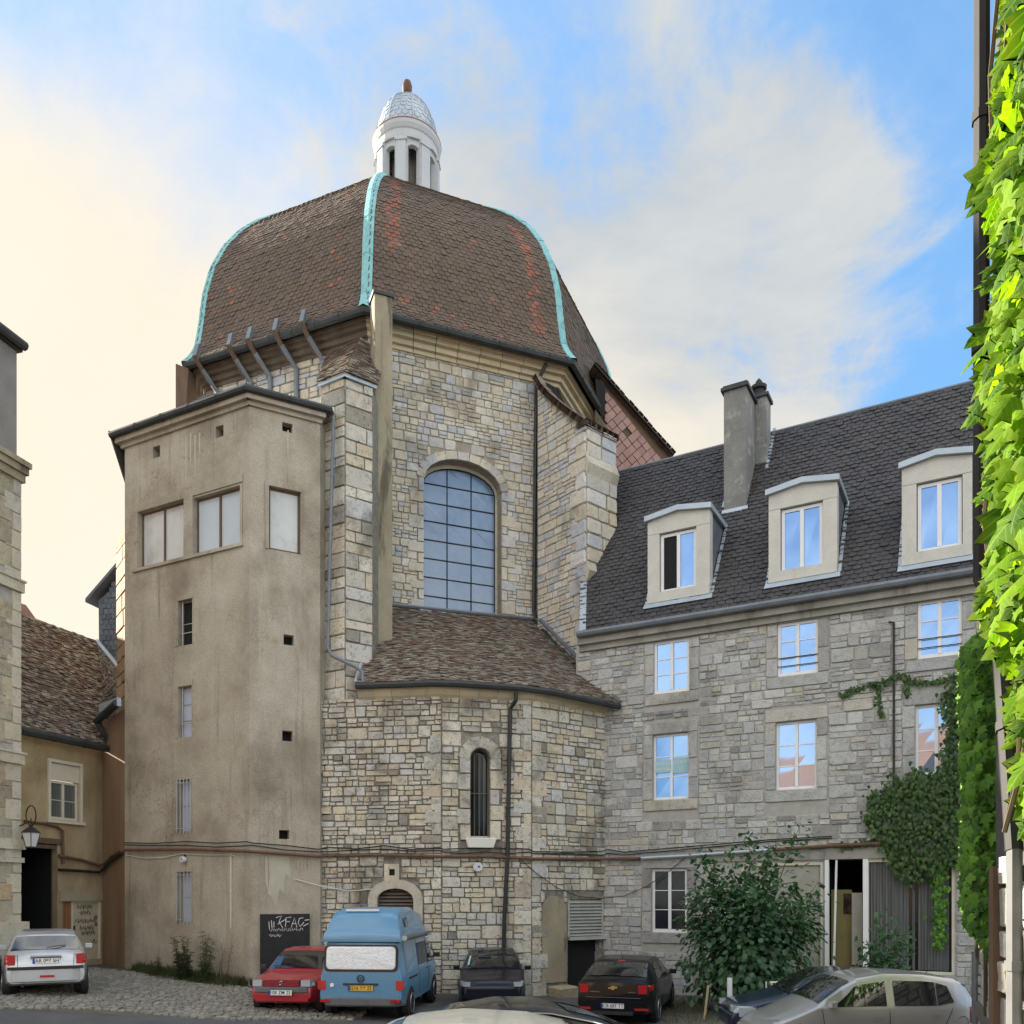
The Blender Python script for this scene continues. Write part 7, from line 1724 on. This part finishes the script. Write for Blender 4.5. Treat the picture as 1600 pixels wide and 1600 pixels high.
# the big bush in front of the shop front
rr = random.Random(77)
bb = Vector((1170 - CX, 0, 0)) / FOC * 21.6 + Vector((0, 21.6, 0)); bb.z = ground_z(bb.x); bush = thing('bush', 'large dark green leafy bush in front of the stone house shop front', 'bush', bb)
m = MB(); lv_ = []
tips = []
for k in range(34):
    a = rr.uniform(0, 6.28); s_ = rr.uniform(.15, 1.0); hh = rr.uniform(2.6, 3.9) * (1 - .25 * s_); top = bb + Vector((math.cos(a) * 1.75 * s_, math.sin(a) * 1.35 * s_, hh)); tips.append(top)
# leading shoots that stand out above the crown in the photograph
for px, py, dy in ((1252, 1285, -.2), (1170, 1300, .1), (1205, 1320, .3), (1110, 1350, 0), (1085, 1390, -.3), (1068, 1430, 0), (1270, 1420, .1), (1285, 1452, -.2), (1278, 1380, .2), (1062, 1500, -.4), (1090, 1325, .2), (1140, 1330, -.1)):
    D = 21.6 + dy; tips.append(Vector(((px - CX) / FOC * D, D, EYE + (HY - py) / FOC * D)))
for top in tips:
    q = bb + Vector((rr.uniform(-.25, .25), rr.uniform(-.2, .2), 0)); mid_ = q.lerp(top, .5) + Vector(((top.x - q.x) * -.15, (top.y - q.y) * -.15, .25)); pts = []
    for i in range(9):
        t = i / 8; pts.append(q * (1 - t) ** 2 + mid_ * 2 * t * (1 - t) + top * t * t)
    m.tube(pts, [.032 - .0035 * i for i in range(9)], 5)
    for i in range(rr.randint(150, 190)):
        t = rr.uniform(.10, 1.0) ** .8; p = q * (1 - t) ** 2 + mid_ * 2 * t * (1 - t) + top * t * t
        sp = .50 * (1 - t) ** .6 + .07; p = p + Vector((rr.gauss(0, sp), rr.gauss(0, sp), rr.gauss(0, sp * .55)))
        if p.z < bb.z + .12: continue
        out = (p - (bb + Vector((0, 0, 1.6)))).normalized(); s = rr.uniform(.12, .235) * (1.0 - .25 * t)
        lv_.append(lmat(p, out * .6 + Vector((0, 0, -.45)) + rv(rr, .5), Vector((0, 0, 1)) + out * .5 + rv(rr, .45), s, .85))
new('branch', m, 'stem', bush); pieces('leaf', 'leaves', L_ROUND, lv_, 'bush_leaf', bush, 300)
# shrub at the curtained window
def shrub(px, D, w, h, n, label, ls, parent_mat='bush_leaf'):
    b = Vector(((px - CX) / FOC * D, D, 0)); b.z = ground_z(b.x); t = thing('shrub', label, 'shrub', b); m = MB(); ms = []
    for k in range(9):
        a = rr.uniform(0, 6.28); top = b + Vector((math.cos(a) * w * rr.random(), math.sin(a) * w * .7 * rr.random(), h * rr.uniform(.6, 1))); m.tube([b, b.lerp(top, .5) + Vector((0, 0, .1)), top], [.02, .014, .006], 5)
        for i in range(n // 9): f = rr.uniform(.25, 1); p = b.lerp(top, f) + rv(rr, .22 * w + .1); ms.append(lmat(p, rv(rr) + Vector((0, 0, -.2)), Vector((0, 0, 1)) + rv(rr, .6), ls * rr.uniform(.6, 1.2), .8))
    new('branch', m, 'stem', t); join('leaf', L_ROUND, ms, parent_mat, t, kind='stuff')
shrub(1385, 19.6, .65, 2.45, 700, 'smaller shrub before the curtained shop window, behind the beige car', .14)
shrub(1508, 15.5, .45, .55, 260, 'low plant at the foot of the ivy wall behind the beige car', .10, 'ivy_leaf')
# ivy on the house
rr = random.Random(41)
def inside(poly, x, y):
    c = False
    for (x0, y0), (x1, y1) in zip(poly, poly[1:] + poly[:1]):
        if (y0 > y) != (y1 > y) and x < (x1 - x0) * (y - y0) / (y1 - y0) + x0: c = not c
    return c
ip = [(1352, 1242), (1380, 1238), (1395, 1218), (1425, 1208), (1462, 1205), (1480, 1180), (1476, 1085), (1500, 1060), (1545, 1055), (1560, 1360), (1500, 1352), (1470, 1345), (1458, 1372), (1440, 1362), (1420, 1380), (1400, 1352), (1385, 1330), (1370, 1300), (1355, 1290), (1362, 1262)]
iv = []; arms = [[(1312, 1088), (1345, 1074), (1380, 1066), (1403, 1054), (1425, 1064), (1450, 1068), (1480, 1060), (1520, 1052)], [(1373, 1068), (1372, 1090), (1378, 1118)], [(1415, 1062), (1418, 1090)], [(1310, 1322), (1345, 1318), (1385, 1312)]]
while len(iv) < 4600:
    px, py = rr.uniform(1345, 1560), rr.uniform(1050, 1385)
    if not inside(ip, px + rr.gauss(0, 6), py + rr.gauss(0, 7)): continue
    if math.sin(px * .11) * math.sin(py * .13 + px * .03) > .80 and rr.random() < .8: continue
    u, z = FW.uz(px, py); d = rr.uniform(.05, .30); s = rr.uniform(.08, .15)
    iv.append(lmat(FW.pt(u, z, d), Vector((0, 0, -1)) + rv(rr, .55), FW.N + Vector((0, 0, .45)) + rv(rr, .4), s, .95))
stemm = MB()
for arm in arms:
    stemm.tube([FW.pt(*FW.uz(px, py), .05) for px, py in arm], .012, 5)
    for (x0, y0), (x1, y1) in zip(arm, arm[1:]):
        for i in range(int(math.hypot(x1 - x0, y1 - y0) * 1.1)):
            t = rr.random(); u, z = FW.uz(x0 + (x1 - x0) * t + rr.gauss(0, 2), y0 + (y1 - y0) * t + rr.gauss(0, 3)); iv.append(lmat(FW.pt(u, z, rr.uniform(.04, .12)), Vector((0, 0, -1)) + rv(rr, .7), FW.N + rv(rr, .5), rr.uniform(.07, .13), .95))
ivy = thing('ivy', 'dark green ivy spreading over the stone house above the shop window', 'ivy', FW.pt(8.2, 3.0, 0))
new('stem', stemm, 'stem', ivy); pieces('leaf', 'leaves', L_IVY, iv, 'ivy_leaf', ivy, 300)
hang = []
for i in range(260):
    px = 1468 + 4 * math.sin(i * .05) + rr.gauss(0, 5); py = rr.uniform(1340, 1480); u, z = FW.uz(px, py)
    hang.append(lmat(FW.pt(u, z, rr.uniform(.05, .2)), Vector((0, 0, -1)) + rv(rr, .5), FW.N + Vector((0, 0, .4)) + rv(rr, .4), rr.uniform(.08, .15), .95))
hv_ = thing('ivy', 'narrow bright ivy strand hanging down in front of the curtained shop window', 'ivy', FW.pt(8.6, 1.6, 0)); new('stem', MB().tube([FW.pt(*FW.uz(1468, 1340), .1), FW.pt(*FW.uz(1467, 1480), .1)], .012, 5), 'stem', hv_); join('leaf', L_IVY, hang, 'ivy_bright', hv_, kind='stuff')
# ivy over the yard wall
yp = [(1500, 1015), (1530, 985), (1640, 960), (1640, 1390), (1600, 1420), (1585, 1370), (1575, 1420), (1565, 1480), (1552, 1500), (1530, 1460), (1508, 1440), (1503, 1350), (1506, 1250), (1502, 1150)]
yl = []
while len(yl) < 6500:
    u = rr.uniform(-.2, 6.2); z = rr.uniform(1.6, 6.5); p = FY.pt(u, z, rr.uniform(.05, .45)); px = CX + FOC * p.x / p.y; py = HY - FOC * (p.z - EYE) / p.y
    if not inside(yp, px, py): continue
    yl.append(lmat(p, Vector((0, 0, -1)) + rv(rr, .45) + FY.N * .2, FY.N + Vector((-.2, -.8, .45)) + rv(rr, .5), rr.uniform(.07, .155), .95))
yivy = thing('ivy', 'thick mid green ivy draped over the yard wall at the right of the house', 'ivy', FY.pt(1.5, 1.5, 0)); new('stem', MB().tube([FY.pt(.4, .2, .06), FY.pt(.6, 3, .06), FY.pt(.3, 6, .06)], .03, 6).tube([FY.pt(2.4, .2, .06), FY.pt(2.2, 5.8, .06)], .025, 6), 'stem', yivy)
pieces('leaf', 'leaves', L_MAPLE, yl, 'ivy_bright', yivy, 300)
# the near vine hanging at the right edge
rr = random.Random(52)
edge = [(-620, 1590), (-200, 1560), (0, 1552), (60, 1545), (110, 1540), (240, 1530), (300, 1524), (340, 1530), (420, 1532), (500, 1528), (585, 1514), (632, 1508), (660, 1530), (720, 1528), (775, 1518), (830, 1528), (900, 1520), (940, 1512), (985, 1528), (1010, 1535), (1050, 1560), (1110, 1548), (1160, 1572), (1200, 1572), (1290, 1574), (1345, 1588), (1420, 1584), (1500, 1604), (1700, 1640)]
vl = []; vst = MB()
edge = [(a_, b_ + (24 if a_ > 1040 else 16)) for a_, b_ in edge]
for i in range(2900):
    py = rr.uniform(-620, 1480); e = float(np.interp(py, [a for a, b in edge], [b for a, b in edge]))
    px = e + 3 + abs(rr.gauss(0, 1)) * 44
    if px > 1720: continue
    D = rr.uniform(3.3, 5.4) - .010 * min(90, px - e); D = max(D, 2.7); 
    s = rr.uniform(.07, .135) if rr.random() < .9 else rr.uniform(.15, .25)
    p = Vector(((px - CX) / FOC * D, D, EYE + (HY - py) / FOC * D)); k = s * FOC / D
    p = p + Vector((.25 * s, 0, .35 * s))
    vl.append(lmat(p, Vector((-.45, 0, -1)) + rv(rr, .6), Vector((-.7, -.5, .5)) + rv(rr, .8), s, .92))
for k in range(9):
    D = rr.uniform(3.6, 4.6); x = 1566 + k * 12; pts = [Vector(((x + 12 * math.sin(j * .8 + k) - CX) / FOC * D, D + .1 * math.sin(j), EYE + (HY - py) / FOC * D)) for j, py in enumerate(range(-600, 1400 - 60 * (k % 4), 100))]; vst.tube(pts, .011, 5)
vine = thing('vine', 'sunlit yellow green vine with large lobed leaves hanging down the right edge', 'vine', (2.55, 4.2, 2.6))
new('stem', vst, 'stem', vine); pieces('leaf', 'leaves', L_MAPLE, vl, 'vine_leaf', vine, 300)
# posts and rail near the bush
def post(px, py0, py1, D, r, mat, label, name, lean=0.0):
    p = Vector(((px - CX) / FOC * D, D, ground_z((px - CX) / FOC * D) - .05)); zt_ = EYE + (HY - py0) / FOC * D
    m = MB().box((p.x - r, p.y - r, p.z), (p.x + r, p.y + r, zt_)) if not lean else MB().tube([p, Vector((p.x + lean, p.y, zt_))], r, 6); return new(name, m, mat, label=label, cat='post')
post(1140, 1528, 1600, 18.4, .045, 'frame_white', 'white square post standing at the nose of the midnight blue car', 'post')
post(1100, 1540, 1590, 20.2, .03, 'stick', 'pale yellow wooden stake leaning in the soil by the bush', 'stake', .10)
D = 20.0; fr = thing('railing', 'low white metal railing partly hidden behind the midnight blue car', 'railing', ((1235 - CX) / FOC * D, D, ground_z(6.4)))
q = lambda px, py: Vector(((px - CX) / FOC * D, D, EYE + (HY - py) / FOC * D))
new('rail', MB().tube([q(1203, 1535), q(1268, 1533)], .022, 6), 'frame_white', fr)
for px in (1197, 1206, 1224, 1243, 1252, 1266): new('upright', MB().tube([q(px, 1534), Vector((q(px, 1534).x, D, ground_z(6.4)))], .018, 6), 'frame_white', fr)
